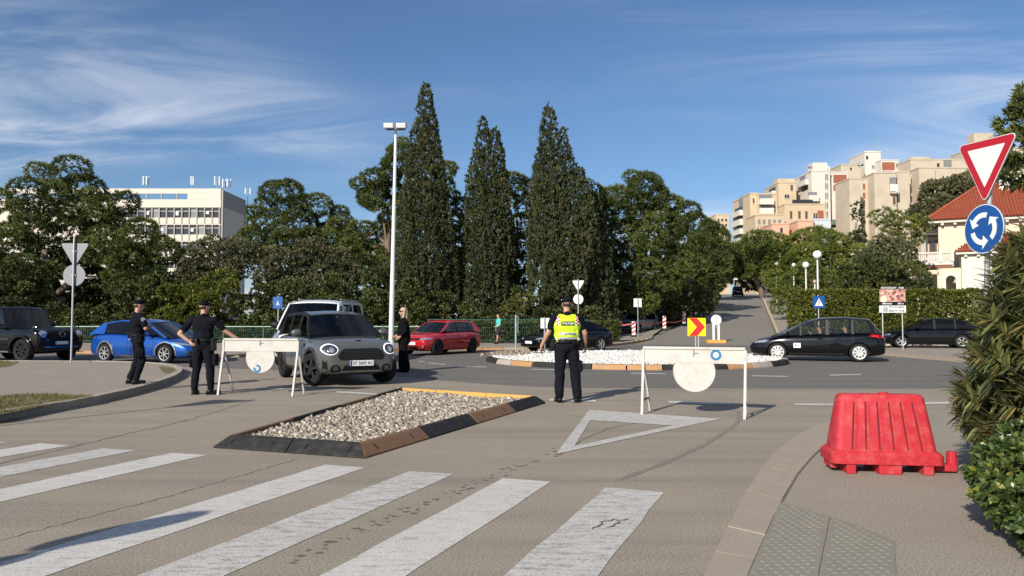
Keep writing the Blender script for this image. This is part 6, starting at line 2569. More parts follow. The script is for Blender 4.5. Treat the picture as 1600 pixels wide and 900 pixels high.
        sw = sp.get('steer')
        if sw:
            MB().lathe([(0.17 + 0.016 * math.cos(a), 0.016 * math.sin(a)) for a in [2 * PI * k / 6 for k in range(6)]], 16, Matrix.Translation((sw, 0.36, zbelt + 0.10)) @ Matrix.Rotation(R(65), 4, 'Y'), closed=True).build('steering_wheel', INTER, s.o)

    def wheels(s):
        sp = s.sp
        wr, W = sp['wr'], sp['W']
        tw = sp.get('tw', 0.21)
        rimr = wr * sp.get('rim', 0.66)
        ty = MB().lathe([(rimr * 0.96, -tw * 0.42), (rimr * 1.02, -tw * 0.49), (wr * 0.90, -tw * 0.5), (wr * 0.975, -tw * 0.40), (wr, -tw * 0.25), (wr, tw * 0.25), (wr * 0.975, tw * 0.40), (wr * 0.90, tw * 0.5), (rimr * 1.02, tw * 0.49), (rimr * 0.96, tw * 0.42)], 36).mesh('wheel', RUBBER, True)
        st = sp.get('spokes', 5)
        rm = MB()
        rm.lathe([(rimr, tw * 0.40), (rimr * 0.985, tw * 0.46), (rimr * 0.90, tw * 0.44), (rimr * 0.88, tw * 0.2)], 36)
        rm.cyl((0, 0, tw * 0.1), (0, 0, tw * 0.42), rimr * 0.20, rimr * 0.16, 14)
        if st == 'cover':
            rm.lathe([(rimr * 0.9, tw * 0.43), (rimr * 0.55, tw * 0.47), (rimr * 0.18, tw * 0.45)], 36)
        else:
            for k in range(st):
                a = 2 * PI * k / st
                for da in ((-0.10, 0.10) if sp.get('twin') else (0,)):
                    c, q = math.cos(a + da), math.sin(a + da)
                    rm.bar((c * rimr * 0.12, q * rimr * 0.12, tw * 0.40), (c * rimr * 0.92, q * rimr * 0.92, tw * 0.40), rimr * sp.get('sw', 0.16), tw * 0.12, up=(0, 0, 1))
        rmesh = rm.mesh('rim', sp.get('rim_m', ALLOY), False)
        backing = MB().lathe([(rimr * 0.95, tw * 0.05), (0.01, tw * 0.05)], 24).mesh('rim_backing', WELL)  # flat dark disc as background behind the spokes
        slots = None
        if st == 'cover':
            sl = MB()
            for k in range(9):
                a = 2 * PI * k / 9
                c, q = math.cos(a), math.sin(a)
                sl.bar((c * rimr * 0.50, q * rimr * 0.50, tw * 0.475), (c * rimr * 0.86, q * rimr * 0.86, tw * 0.445), rimr * 0.17, tw * 0.06, up=(0, 0, 1))
            slots = sl.mesh('slots', BLACKP)
        x0 = sp.get('axle', 0.0)
        yo = W / 2 - tw * 0.5 - sp.get('inset', 0.02)
        for x, fr in ((sp['wb'] / 2 + x0, True), (-sp['wb'] / 2 + x0, False)):
            for sd in (1, -1):
                o = link(bpy.data.objects.new('wheel', ty), s.o)
                st_a = sp.get('steer_a', 0.0) if fr else 0.0
                # local +z of the wheel points outwards
                o.matrix_local = Matrix.Translation((x, sd * yo, wr)) @ Matrix.Rotation(st_a, 4, 'Z') @ Matrix.Rotation(-sd * PI / 2, 4, 'X') @ Matrix.Rotation(random.random() * 2, 4, 'Z')
                link(bpy.data.objects.new('rim', rmesh), o)
                link(bpy.data.objects.new('rim_backing', backing), o)
                if slots:
                    tag(link(bpy.data.objects.new('slots', slots), o), kind='stuff')

    def mirror(s, x, z, m_, y=None, size=1.0):
        y = y or s.sp['W'] / 2
        for sd in (1, -1):
            mo = MB().ell((x, sd * (y + 0.10 * size), z), (0.07 * size, 0.115 * size, 0.075 * size), 12, 8).build('door_mirror', m_, s.o, smooth=True)
            MB().bar((x, sd * (y - 0.08), z - 0.04), (x, sd * (y + 0.06), z - 0.02), 0.03, 0.03).build('mirror_arm', BLACKP, mo)

    def handles(s, xs, z, m_):
        for x in xs:
            for sd, ax in ((1, 'left'), (-1, 'right')):
                p, d = s.hit(ax, x, z)
                MB().bar((x - 0.09, p.y + sd * 0.02, z), (x + 0.09, p.y + sd * 0.02, z), 0.025, 0.03, up=(0, 0, 1)).build('door_handle', m_, s.o, bevel=0.008)

    def doors(s, lines, z0, m_=None):
        for pts in lines:
            for ax in ('left', 'right'):
                s.seam('door_gap', ax, pts)

    def arch(s, m_, wth=0.055, off=0.012):
        sp = s.sp
        for x in (sp['wb'] / 2 + sp.get('axle', 0.0), -sp['wb'] / 2 + sp.get('axle', 0.0)):
            for ax in ('left', 'right'):
                r0 = sp['wr'] * 1.135
                vs = []
                n = 22
                for k in range(n + 1):
                    a = R(-12) + R(204) * k / n
                    for r in (r0, r0 + wth):
                        px_, pz = x + r * math.cos(a), sp['wr'] + r * math.sin(a)
                        h, d = s.hit(ax, px_, pz)
                        hh, _ = s.hit(ax, x + (r0 + wth + 0.02) * math.cos(a), sp['wr'] + (r0 + wth + 0.02) * math.sin(a))
                        p = Vector((px_, hh.y, pz)) + d * (off if r == r0 else off * 0.6)
                        vs.append(p)
                fs = [(2 * k, 2 * k + 1, 2 * k + 3, 2 * k + 2) for k in range(n)]
                o = MB().add(vs, fs).build('wheel_arch', m_, s.o, smooth=True)
                so = o.modifiers.new('t', 'SOLIDIFY')
                so.thickness = 0.03
                so.offset = 0

    def plate(s, axis, z, txt=None, w=0.52, y=0.0, push=0.0):
        p, d = s.hit(axis, y, z)
        x = p.x + d.x * (0.02 + push)
        pl = MB().box((x, y, z), (0.012, w, 0.115)).build('number_plate', PLATE, s.o, bevel=0.004)
        sgn = 1 if axis == 'front' else -1
        MB().box((x + sgn * 0.0035, y - sgn * w * 0.455, z), (0.008, w * 0.08, 0.108)).build('plate_band', SBLUE, pl)
        if txt:
            text_obj(txt, 0.088, SBLK, pl, face_frame((x + sgn * 0.0085, y + sgn * 0.02, z - 0.002), (0, sgn, 0), (0, 0, 1)), 0.0008, 0.001)
        return pl


EV = lambda *p: list(p)

# --- grey compact crossover, the nearest car
MG = paint('moonwalk grey paint', (0.098, 0.104, 0.103), 0.25, 0.3)
sp = dict(L=4.28, W=1.84, wb=2.67, wr=0.345, tw=0.225, gc=0.20, axle=0.06, paint=MG, taper_f=0.16, taper_r=0.12, pw=5, crown=0.035, end=0.07, shoulder=0.965,
          top=[(-2.14, 0.90), (-1.9, 1.02), (-0.8, 1.03), (0.55, 1.015), (0.95, 1.0), (1.5, 0.985), (1.9, 0.945), (2.08, 0.885), (2.14, 0.80)],
          env=[(1.02, 1.01), (0.42, 1.50), (0.0, 1.565), (-0.9, 1.565), (-1.55, 1.52), (-1.92, 1.05)], i_ws=1, i_rw=-2, hb=0.90, hr=0.72, rail=0.06,
          pillars=[(0.02, -0.10), (-0.82, -0.92), (-1.62, -1.94)], pillar_m=BLACKP, roof_m=MG, last_body=False, seats=(-0.15, -1.0), steer=0.45, spokes=5, twin=True, sw=0.13, rim_m=ALLOY_D, steer_a=R(24), open=[(-1, 0)], ws_glass=GLASS)
c = Car('grey compact crossover car stopped behind the left barrier', 'car', (-4.445, 18.29), (0.50, -0.866), sp)
c.arch(TRIMG, 0.075, 0.015)
c.o.scale = (1.03, 1.03, 1.055)
c.patch('grille', 'front', dense([(-0.52, 0.63), (-0.46, 0.555), (0.46, 0.555), (0.52, 0.63), (0.45, 0.745), (0.36, 0.79), (-0.36, 0.79), (-0.45, 0.745)]), mat('gloss grille frame', (0.02, 0.02, 0.02), 0.25, spec=0.4), 0.014, rings=4)
gr = c.patch('grille_mesh', 'front', dense([(-0.49, 0.63), (-0.44, 0.572), (0.44, 0.572), (0.49, 0.63), (0.43, 0.735), (0.35, 0.772), (-0.35, 0.772), (-0.43, 0.735)]), SBLK, 0.018, rings=4)
for z in (0.605, 0.65, 0.695, 0.735):
    c.seam('grille_bar', 'front', [(-0.40, z), (0.40, z)], TRIMG, 0.012, 0.026)
for sd in (1, -1):
    hl = c.patch('headlight', 'front', ellp(sd * 0.66, 0.775, 0.155, 0.115, 24), DRL, 0.016, rings=3)
    c.patch('bowl', 'front', ellp(sd * 0.66, 0.775, 0.140, 0.101, 24), LENS_D, 0.022, parent=hl, rings=3)
    c.patch('projector', 'front', ellp(sd * 0.64, 0.765, 0.05, 0.055, 14), LENS, 0.030, parent=hl, rings=2)
    c.patch('fog_light', 'front', ellp(sd * 0.56, 0.375, 0.105, 0.085, 18), SBLK, 0.012)
    c.patch('fog_lens', 'front', ellp(sd * 0.56, 0.375, 0.058, 0.052, 14), LENS_D, 0.020)
    c.patch('air_intake', 'front', dense([(sd * 0.72, 0.36), (sd * 0.79, 0.36), (sd * 0.80, 0.56), (sd * 0.73, 0.55)]), SBLK, 0.010)
c.patch('lower_grille', 'front', dense([(-0.42, 0.34), (0.42, 0.34), (0.36, 0.445), (-0.36, 0.445)]), SBLK, 0.012)
c.patch('skid_trim', 'front', dense([(-0.48, 0.285), (0.48, 0.285), (0.44, 0.33), (-0.44, 0.33)]), mat('silver skid trim', (0.28, 0.28, 0.28), 0.4, 0.4), 0.016)
c.plate('front', 0.485, 'ST 3607 AC', push=0.015)
c.patch('badge', 'top', [(1.96 + 0.035 * math.cos(a), 0.07 * math.sin(a)) for a in [2 * PI * k / 12 for k in range(12)]], SBLK, 0.006)
c.mirror(0.72, 1.10, MG, 0.90, 1.15)
c.handles((-0.25, -1.1), 0.90, MG)
c.doors([[(0.75, 0.98), (0.80, 0.6), (0.72, 0.32), (-0.22, 0.30), (-0.12, 0.6), (-0.06, 0.98)], [(-0.22, 0.30), (-0.85, 0.31), (-1.02, 0.62), (-0.88, 0.98)]], 0.3)
for ax in ('left', 'right'):
    c.patch('sill_cladding', ax, dense([(0.85, 0.22), (0.80, 0.33), (-0.78, 0.33), (-0.86, 0.22)], 0.12), TRIMG, 0.012)
    c.patch('side_scuttle', ax, rrect(0.93, 0.84, 0.13, 0.08, 0.03), SBLK, 0.008)
c.seam('bonnet_gap', 'front', [(-0.80, 0.60), (-0.70, 0.63), (-0.56, 0.60)], BLACKP, 0.008, 0.002)
for y in (0.35, -0.30):
    MB().bar((1.02, y, 1.045), (0.80, y - 0.42, 1.165), 0.02, 0.015).build('wiper', BLACKP, c.o)

# --- white van
VW = paint('white van paint', (0.72, 0.72, 0.70), 0, 0.35)
sp = dict(L=4.9, W=1.90, wb=3.0, wr=0.335, gc=0.2, axle=0.0, paint=VW, taper_f=0.14, taper_r=0.04, pw=6, crown=0.02, end=0.06,
          top=[(-2.45, 1.05), (-2.3, 1.12), (1.0, 1.12), (1.5, 1.12), (1.9, 1.05), (2.25, 0.95), (2.45, 0.80)],
          env=[(1.72, 1.10), (0.95, 1.88), (0.5, 1.97), (-1.8, 1.98), (-2.28, 1.94), (-2.42, 1.12)], hb=0.94, hr=0.80, rail=0.11,
          pillars=[(0.55, 0.40), (-0.75, -0.9), (-2.1, -2.45)], bpillar_m=VW, seats=(0.3,), glass=GLASS_D, front_glass=GLASS, ws_glass=GLASS, spokes=7, rim_m=ALLOY, bulge=0.10, steer=0.9)
c = Car('white van waiting behind the grey crossover', 'van', (-6.55, 25.5), (-0.02, -1.0), sp, name='van')
c.o.scale = (1.05, 1.08, 1.07)
for sd in (1, -1):
    hl = c.patch('headlight', 'front', dense([(sd * 0.60, 0.80), (sd * 0.86, 0.78), (sd * 0.88, 1.02), (sd * 0.74, 1.0), (sd * 0.60, 0.88)]), LENS, 0.012)
c.patch('grille', 'front', rrect(0, 0.82, 0.95, 0.12, 0.04), SBLK, 0.012)
c.patch('bumper', 'front', dense(rrect(0, 0.45, 1.5, 0.26, 0.08)), TRIMG, 0.012)
c.plate('front', 0.48)
c.mirror(1.15, 1.22, BLACKP, 0.95, 1.5)
c.handles((0.0, -1.0), 0.98, VW)
c.doors([[(1.2, 1.08), (1.25, 0.6), (1.0, 0.34), (0.45, 0.34), (0.45, 1.1)], [(0.45, 0.34), (-0.85, 0.34), (-0.85, 1.1)]], 0.3)
for sd in (1, -1):
    MB().bar((-2.1, sd * 0.66, 2.03), (0.3, sd * 0.66, 2.03), 0.03, 0.03).build('roof_bar', GALV, c.o)

# --- blue hatchback
BL = paint('electric blue paint', (0.006, 0.075, 0.36), 0.35, 0.25)
sp = dict(L=4.26, W=1.77, wb=2.635, wr=0.325, gc=0.16, axle=0.02, paint=BL, taper_f=0.26, taper_r=0.22, pw=3.2, crown=0.05, end=0.05,
          top=[(-2.13, 0.80), (-1.9, 0.98), (-1.2, 0.99), (0.3, 0.93), (0.9, 0.90), (1.4, 0.83), (1.85, 0.70), (2.13, 0.56)],
          env=[(1.38, 0.86), (0.42, 1.36), (0.0, 1.46), (-0.8, 1.46), (-1.58, 1.36), (-2.06, 0.99)], i_ws=1, hb=0.90, hr=0.66, rail=0.045,
          pillars=[(-0.20, -0.27), (-1.40, -2.02)], pillar_m=BL, spokes=7, sw=0.13, rim=0.70, rim_m=ALLOY, seats=(-0.2, -1.0), steer=0.4, glass=GLASS)
c = Car('bright blue hatchback passing behind the officers', 'car', (-12.65, 26.1), (0.944, -0.33), sp)
c.arch(mat('silver arch trim', (0.20, 0.22, 0.26), 0.4, 0.4), 0.05, 0.01)
for ax in ('left', 'right'):
    c.patch('sill_trim', ax, dense([(0.90, 0.18), (0.88, 0.27), (-0.88, 0.27), (-0.90, 0.18)], 0.12), mat('silver arch trim', (0.20, 0.22, 0.26), 0.4, 0.4), 0.012)
for sd in (1, -1):
    c.patch('headlight', 'front', dense([(sd * 0.35, 0.60), (sd * 0.72, 0.62), (sd * 0.76, 0.72), (sd * 0.45, 0.66)]), LENS, 0.012)
    c.patch('fog_light', 'front', ellp(sd * 0.58, 0.36, 0.09, 0.06), LENS_D, 0.01)
    c.patch('tail_light', 'rear', dense([(sd * 0.45, 0.86), (sd * 0.72, 0.84), (sd * 0.72, 0.94), (sd * 0.45, 0.95)]), TAIL, 0.012)
c.patch('grille', 'front', rrect(0, 0.52, 0.7, 0.1, 0.04), SBLK, 0.01)
c.plate('front', 0.40)
c.mirror(0.72, 0.98, BL, 0.86)
c.handles((-0.1,), 0.80, ALLOY)
c.doors([[(0.80, 0.88), (0.86, 0.6), (0.78, 0.28), (-0.20, 0.28), (-0.28, 0.6), (-0.22, 0.92)], [(-0.2, 0.28), (-0.80, 0.30), (-1.0, 0.6), (-1.05, 0.95)]], 0.3)

# --- black boxy off-roader
BK = paint('black paint', (0.003, 0.003, 0.004), 0.0, 0.15, 0.45)
sp = dict(L=4.6, W=1.92, wb=2.89, wr=0.405, tw=0.27, gc=0.27, axle=0.12, paint=BK, taper_f=0.05, taper_r=0.03, pw=8, crown=0.015, end=0.02, shoulder=0.985, box=1.0,
          top=[(-2.3, 1.16), (-2.2, 1.20), (0.5, 1.20), (0.8, 1.20), (2.1, 1.16), (2.26, 1.13), (2.3, 1.05)],
          env=[(0.72, 1.20), (0.42, 1.84), (0.3, 1.92), (-2.0, 1.93), (-2.22, 1.88), (-2.28, 1.20)], hb=0.95, hr=0.90, rail=0.09, bulge=0.03, bulge_t=0.02,
          pillars=[(-0.28, -0.38), (-1.22, -1.34), (-2.1, -2.3)], spokes=8, twin=True, sw=0.08, rim=0.72, rim_m=ALLOY_D, seats=(-0.3,), glass=GLASS_D, front_glass=GLASS_D, ws_glass=GLASS, steer=0.25)
c = Car('black boxy off roader at the left edge', 'off-road car', (-18.16, 27.06), (0.94, -0.34), sp)
c.arch(BK, 0.10, 0.05)
for sd in (1, -1):
    hl = c.patch('headlight', 'front', ellp(sd * 0.70, 0.98, 0.125, 0.125), CHROME, 0.03)
    c.patch('lens', 'front', ellp(sd * 0.70, 0.98, 0.105, 0.105), LENS, 0.04, parent=hl)
    MB().box((2.05, sd * 0.80, 1.215), (0.2, 0.09, 0.07)).build('indicator', LENS_D, c.o, bevel=0.02)
    c.patch('bumper_intake', 'front', rrect(sd * 0.66, 0.62, 0.42, 0.16, 0.03), SBLK, 0.02)
c.patch('grille', 'front', dense(rrect(0, 0.97, 1.0, 0.33, 0.06)), SBLK, 0.025)
for k in range(15):
    y = -0.45 + 0.9 * k / 14
    c.seam('grille_bar', 'front', [(y, 0.82), (y, 1.12)], TRIMG, 0.018, 0.034)
MB().lathe([(0.10 + 0.010 * math.cos(a), 0.010 * math.sin(a)) for a in [PI * k / 3 for k in range(6)]], 20, Matrix.Translation((2.37, 0, 0.97)) @ Matrix.Rotation(PI / 2, 4, 'Y'), closed=True).build('grille_badge', CHROME, c.o)
for k in range(3):
    a = PI / 2 + 2 * PI * k / 3
    MB().bar((2.37, 0, 0.97), (2.37, 0.1 * math.cos(a), 0.97 + 0.1 * math.sin(a)), 0.018, 0.012).build('badge_spoke', CHROME, c.o)
c.plate('front', 0.66, w=0.5)
c.patch('bumper_bar', 'front', dense(rrect(0, 0.52, 1.3, 0.05, 0.02)), CHROME, 0.03)
c.mirror(0.55, 1.30, BK, 0.96, 1.2)
MB().bar((0.70, -0.905, 1.22), (0.44, -0.835, 1.83), 0.02, 0.015).build('windscreen_trim', CHROME, c.o)
for ax in ('left', 'right'):
    c.seam('side_moulding', ax, [(1.0, 0.80), (-2.1, 0.80)], TRIMG, 0.06, 0.015)
    c.seam('running_board', ax, [(0.95, 0.36), (-0.95, 0.36)], ALLOY, 0.05, 0.05)
c.handles((-0.1, -1.05), 1.06, BK)
c.doors([[(0.62, 1.18), (0.62, 0.5), (0.5, 0.34), (-0.32, 0.34), (-0.32, 1.18)], [(-0.32, 0.34), (-0.95, 0.36), (-1.25, 0.8), (-1.25, 1.18)]], 0.3)

# --- red hatchback
RD = paint('bright red paint', (0.42, 0.008, 0.012), 0.1, 0.28)
sp = dict(L=4.05, W=1.75, wb=2.55, wr=0.325, gc=0.16, axle=0.03, paint=RD, taper_f=0.17, taper_r=0.14, pw=4, crown=0.035, end=0.05,
          top=[(-2.02, 0.82), (-1.85, 0.96), (-1.0, 0.97), (0.5, 0.95), (1.0, 0.93), (1.6, 0.86), (1.9, 0.76), (2.02, 0.64)],
          env=[(1.05, 0.945), (0.32, 1.37), (-0.1, 1.45), (-1.1, 1.43), (-1.62, 1.34), (-1.92, 0.98)], hb=0.90, hr=0.66, rail=0.055,
          pillars=[(-0.12, -0.22), (-1.0, -1.08), (-1.45, -1.9)], spokes=5, twin=True, sw=0.12, rim_m=ALLOY_D, seats=(-0.2, -1.0), steer=0.4)
c = Car('red hatchback entering the roundabout behind the woman', 'car', (-3.11, 32.5), (-0.53, -0.85), sp)
for sd in (1, -1):
    c.patch('headlight', 'front', dense([(sd * 0.42, 0.64), (sd * 0.78, 0.66), (sd * 0.80, 0.76), (sd * 0.46, 0.72)]), LENS, 0.012)
    c.patch('fog_light', 'front', rrect(sd * 0.60, 0.37, 0.24, 0.09, 0.03), SBLK, 0.010)
    c.patch('fog_lens', 'front', rrect(sd * 0.62, 0.375, 0.12, 0.05, 0.02), LENS, 0.016)
c.patch('grille', 'front', rrect(0, 0.675, 0.86, 0.075, 0.02), SBLK, 0.012)
c.patch('lower_grille', 'front', rrect(0, 0.35, 0.85, 0.10, 0.03), SBLK, 0.012)
c.plate('front', 0.50)
c.mirror(0.58, 1.02, BLACKP, 0.87)
c.handles((-0.05, -0.95), 0.82, RD)
c.doors([[(0.72, 0.92), (0.78, 0.6), (0.70, 0.28), (-0.20, 0.28), (-0.22, 0.6), (-0.17, 0.94)], [(-0.2, 0.28), (-0.80, 0.30), (-0.98, 0.6), (-1.02, 0.94)]], 0.3)
red_car = c

# --- black saloon half hidden by the officer
sp = dict(L=4.65, W=1.82, wb=2.82, wr=0.33, gc=0.15, axle=0.05, paint=BK, taper_f=0.2, taper_r=0.18, pw=4, crown=0.03, end=0.05,
          top=[(-2.32, 0.80), (-2.2, 0.98), (-1.5, 0.98), (0.6, 0.93), (1.1, 0.91), (1.8, 0.80), (2.2, 0.70), (2.32, 0.58)],
          env=[(1.1, 0.92), (0.3, 1.34), (-0.2, 1.42), (-0.9, 1.40), (-1.5, 1.22), (-1.98, 0.99)], hb=0.90, hr=0.64, rail=0.05,
          pillars=[(-0.15, -0.24), (-1.15, -1.9)], spokes=5, twin=True, sw=0.1, rim_m=ALLOY, seats=(-0.2,), glass=GLASS_D, ws_glass=GLASS)
c = Car('black saloon passing behind the officer in the yellow vest', 'car', (2.66, 35.4), (-0.8, -0.6), sp)
for sd in (1, -1):
    c.patch('headlight', 'front', dense([(sd * 0.45, 0.58), (sd * 0.78, 0.60), (sd * 0.80, 0.68), (sd * 0.48, 0.65)]), LENS, 0.012)
    c.patch('tail_light', 'rear', dense([(sd * 0.45, 0.78), (sd * 0.75, 0.78), (sd * 0.75, 0.88), (sd * 0.45, 0.86)]), TAIL, 0.012)
c.plate('front', 0.45)
c.mirror(0.6, 1.0, BK, 0.88)
c.doors([[(0.8, 0.9), (0.8, 0.3), (-0.2, 0.3), (-0.2, 0.94)], [(-0.2, 0.3), (-0.9, 0.3), (-1.15, 0.94)]], 0.3)

# --- parked cars in the shade
GS = paint('silver paint', (0.33, 0.34, 0.35), 0.4, 0.35)
GD = paint('graphite paint', (0.05, 0.055, 0.06), 0.3, 0.3)
suv = dict(L=4.35, W=1.82, wb=2.63, wr=0.35, gc=0.2, axle=0.03, paint=GS, taper_f=0.16, taper_r=0.12, pw=4, crown=0.03, end=0.05,
           top=[(-2.17, 0.92), (-2.0, 1.05), (0.6, 1.03), (1.1, 1.0), (1.8, 0.92), (2.1, 0.80), (2.17, 0.68)],
           env=[(1.1, 1.01), (0.4, 1.52), (0.0, 1.60), (-1.2, 1.58), (-1.75, 1.48), (-2.05, 1.06)], hb=0.90, hr=0.70, rail=0.06,
           pillars=[(-0.1, -0.2), (-1.0, -1.1), (-1.6, -2.0)], spokes=5, rim_m=ALLOY, seats=(-0.2, -1.0), glass=GLASS_D, ws_glass=GLASS)
for lab, loc, hd, m_ in (('silver parked car in the shade behind the square sign', (9.7, 57.5, 0.05), (-0.62, -0.78), GS), ('grey parked car deep in the shade up the street', (13.6, 63.0, 0.05), (-0.30, -0.95), GD)):
    q = dict(suv)
    q['paint'] = m_
    c = Car(lab, 'car', loc, hd, q, group='parked cars in the shade')
    for sd in (1, -1):
        c.patch('headlight', 'front', dense([(sd * 0.45, 0.72), (sd * 0.80, 0.74), (sd * 0.82, 0.86), (sd * 0.50, 0.80)]), LENS, 0.012)
    c.patch('grille', 'front', rrect(0, 0.70, 0.8, 0.14, 0.04), SBLK, 0.012)
    c.patch('bumper', 'front', rrect(0, 0.42, 1.3, 0.16, 0.05), TRIMG, 0.012)
    c.plate('front', 0.52)
    c.mirror(0.7, 1.1, m_, 0.9)
    c.arch(TRIMG, 0.06, 0.012)
    for sd in (1, -1):
        MB().bar((-1.4, sd * 0.55, 1.68), (0.0, sd * 0.55, 1.68), 0.03, 0.03).build('roof_bar', GALV, c.o)

# --- black people carrier crossing on the right
sp = dict(L=4.42, W=1.83, wb=2.68, wr=0.325, gc=0.17, axle=-0.06, paint=BK, taper_f=0.2, taper_r=0.12, pw=4, crown=0.035, end=0.04,
          top=[(-2.21, 0.86), (-2.1, 0.99), (-1.0, 0.97), (0.3, 0.92), (1.1, 0.90), (1.55, 0.83), (1.95, 0.74), (2.15, 0.64), (2.21, 0.56)],
          env=[(1.45, 0.85), (0.30, 1.40), (-0.2, 1.52), (-1.0, 1.55), (-1.75, 1.47), (-2.12, 1.00)], i_ws=1, hb=0.91, hr=0.70, rail=0.055,
          pillars=[(0.52, 0.47), (-0.33, -0.44), (-1.17, -1.24), (-1.88, -2.1)], spokes='cover', rim=0.70, rim_m=COVER, seats=(-0.35, -1.15), glass=GLASS_C, front_glass=GLASS, ws_glass=GLASS, steer=0.35, pillar_m=BK)
c = Car('black people carrier driving across the right side of the roundabout', 'car', (11.09, 27.1), (-0.93, 0.36), sp)
cmax = c
for sd in (1, -1):
    c.patch('headlight', 'front', dense([(sd * 0.42, 0.64), (sd * 0.76, 0.64), (sd * 0.80, 0.74), (sd * 0.46, 0.69)]), LENS, 0.012)
    c.patch('tail_light', 'rear', dense([(sd * 0.48, 0.84), (sd * 0.80, 0.84), (sd * 0.80, 0.94), (sd * 0.48, 0.93)]), TAIL, 0.012)
for ax in ('left', 'right'):
    c.patch('headlight', ax, dense([(2.08, 0.63), (1.72, 0.66), (1.55, 0.745), (1.75, 0.75), (2.02, 0.69)], 0.08), LENS, 0.010)
    c.patch('tail_light', ax, dense([(-2.12, 0.83), (-1.72, 0.90), (-1.78, 0.97), (-2.12, 0.96)], 0.08), TAIL, 0.010)
    c.seam('side_crease', ax, [(1.2, 0.79), (0, 0.80), (-1.6, 0.84)], TRIMG, 0.010, 0.004)
    c.seam('sill_line', ax, [(0.9, 0.27), (-0.9, 0.27)], TRIMG, 0.035, 0.008)
p, d = c.hit('left', 0.62, 0.56)
st = MB().box((0.62, p.y + 0.006, 0.56), (0.24, 0.01, 0.17)).build('door_sticker', SWHITE, c.o)
text_obj('4+1', 0.11, SBLK, st, face_frame((0.62, p.y + 0.0125, 0.565), (-1, 0, 0), (0, 0, 1)), 0.0006, 0.003)
c.mirror(0.95, 0.98, BK, 0.90)
c.handles((-0.15, -0.75), 0.80, BK)
c.doors([[(1.0, 0.86), (1.0, 0.6), (0.88, 0.28), (-0.40, 0.28), (-0.40, 0.94)], [(-0.40, 0.28), (-0.95, 0.30), (-1.18, 0.6), (-1.2, 0.95)]], 0.3)
c.plate('rear', 0.75)

# --- black hatchback parked by the hedge
sp = dict(L=4.3, W=1.79, wb=2.63, wr=0.33, gc=0.15, axle=0.0, paint=BK, taper_f=0.2, taper_r=0.16, pw=4, crown=0.03, end=0.05,
          top=[(-2.15, 0.80), (-2.0, 0.95), (0.5, 0.93), (1.0, 0.91), (1.7, 0.82), (2.0, 0.72), (2.15, 0.60)],
          env=[(1.05, 0.92), (0.3, 1.34), (-0.1, 1.43), (-1.1, 1.41), (-1.7, 1.27), (-2.02, 0.97)], hb=0.90, hr=0.66, rail=0.05,
          pillars=[(-0.12, -0.22), (-1.02, -1.10), (-1.5, -2.0)], spokes=5, twin=True, sw=0.1, rim_m=ALLOY, seats=(-0.2,), glass=GLASS_D, ws_glass=GLASS)
c = Car('black hatchback parked on the pavement in front of the hedge', 'car', (20.7, 36.9, 0.115), (-0.95, 0.31), sp)
for ax in ('left', 'right'):
    c.patch('headlight', ax, dense([(2.05, 0.60), (1.75, 0.64), (1.80, 0.70), (2.02, 0.68)], 0.08), LENS, 0.010)
c.mirror(0.6, 1.0, BK, 0.88)
c.doors([[(0.75, 0.9), (0.75, 0.3), (-0.2, 0.3), (-0.2, 0.94)], [(-0.2, 0.3), (-0.85, 0.3), (-1.05, 0.94)]], 0.3)

# --- far car at the crest
q = dict(suv)
q['paint'] = BK
p = P(1150, 460, 122)
c = Car('small dark car driving away at the crest of the street', 'car', (p.x + 0.3, 122, 0.02), (0.31, 0.95), q)
for sd in (1, -1):
    c.patch('tail_light', 'rear', dense([(sd * 0.5, 0.85), (sd * 0.8, 0.85), (sd * 0.8, 1.0), (sd * 0.5, 0.98)]), TAIL, 0.012)
c.plate('rear', 0.7)
# ------------------------------------------------------------------ people
SKIN = mat('skin', (0.42, 0.23, 0.155), 0.55, var=0.08, vscale=12)
NAVY = mat('navy uniform cloth', (0.007, 0.0075, 0.012), 0.9, spec=0.08, var=0.25, vscale=9, bump=0.25, bscale=120)
NAVY2 = mat('navy trousers cloth', (0.008, 0.0085, 0.013), 0.9, spec=0.08, var=0.25, vscale=8, bump=0.25, bscale=120)
BLKC = mat('black cloth', (0.005, 0.005, 0.006), 0.9, spec=0.08, var=0.2, vscale=8)
LEATH = mat('black leather', (0.006, 0.006, 0.006), 0.45, spec=0.25)
LIME = mat('fluorescent lime vest', (0.52, 0.78, 0.015), 0.7, var=0.06, vscale=9)
SILV = mat('reflective tape', (0.52, 0.53, 0.50), 0.4, 0.2, var=0.15, vscale=14)
TURQ = mat('turquoise shirt', (0.05, 0.46, 0.40), 0.8, var=0.08, vscale=8)
SHORT = mat('dark blue shorts', (0.012, 0.018, 0.035), 0.85)
HAIRD = mat('dark hair', (0.03, 0.022, 0.016), 0.7, var=0.3, vscale=30)
HAIRB = mat('ash blonde hair', (0.42, 0.33, 0.22), 0.55, var=0.35, vscale=25)
EYE = mat('dark eye', (0.02, 0.015, 0.012), 0.2)


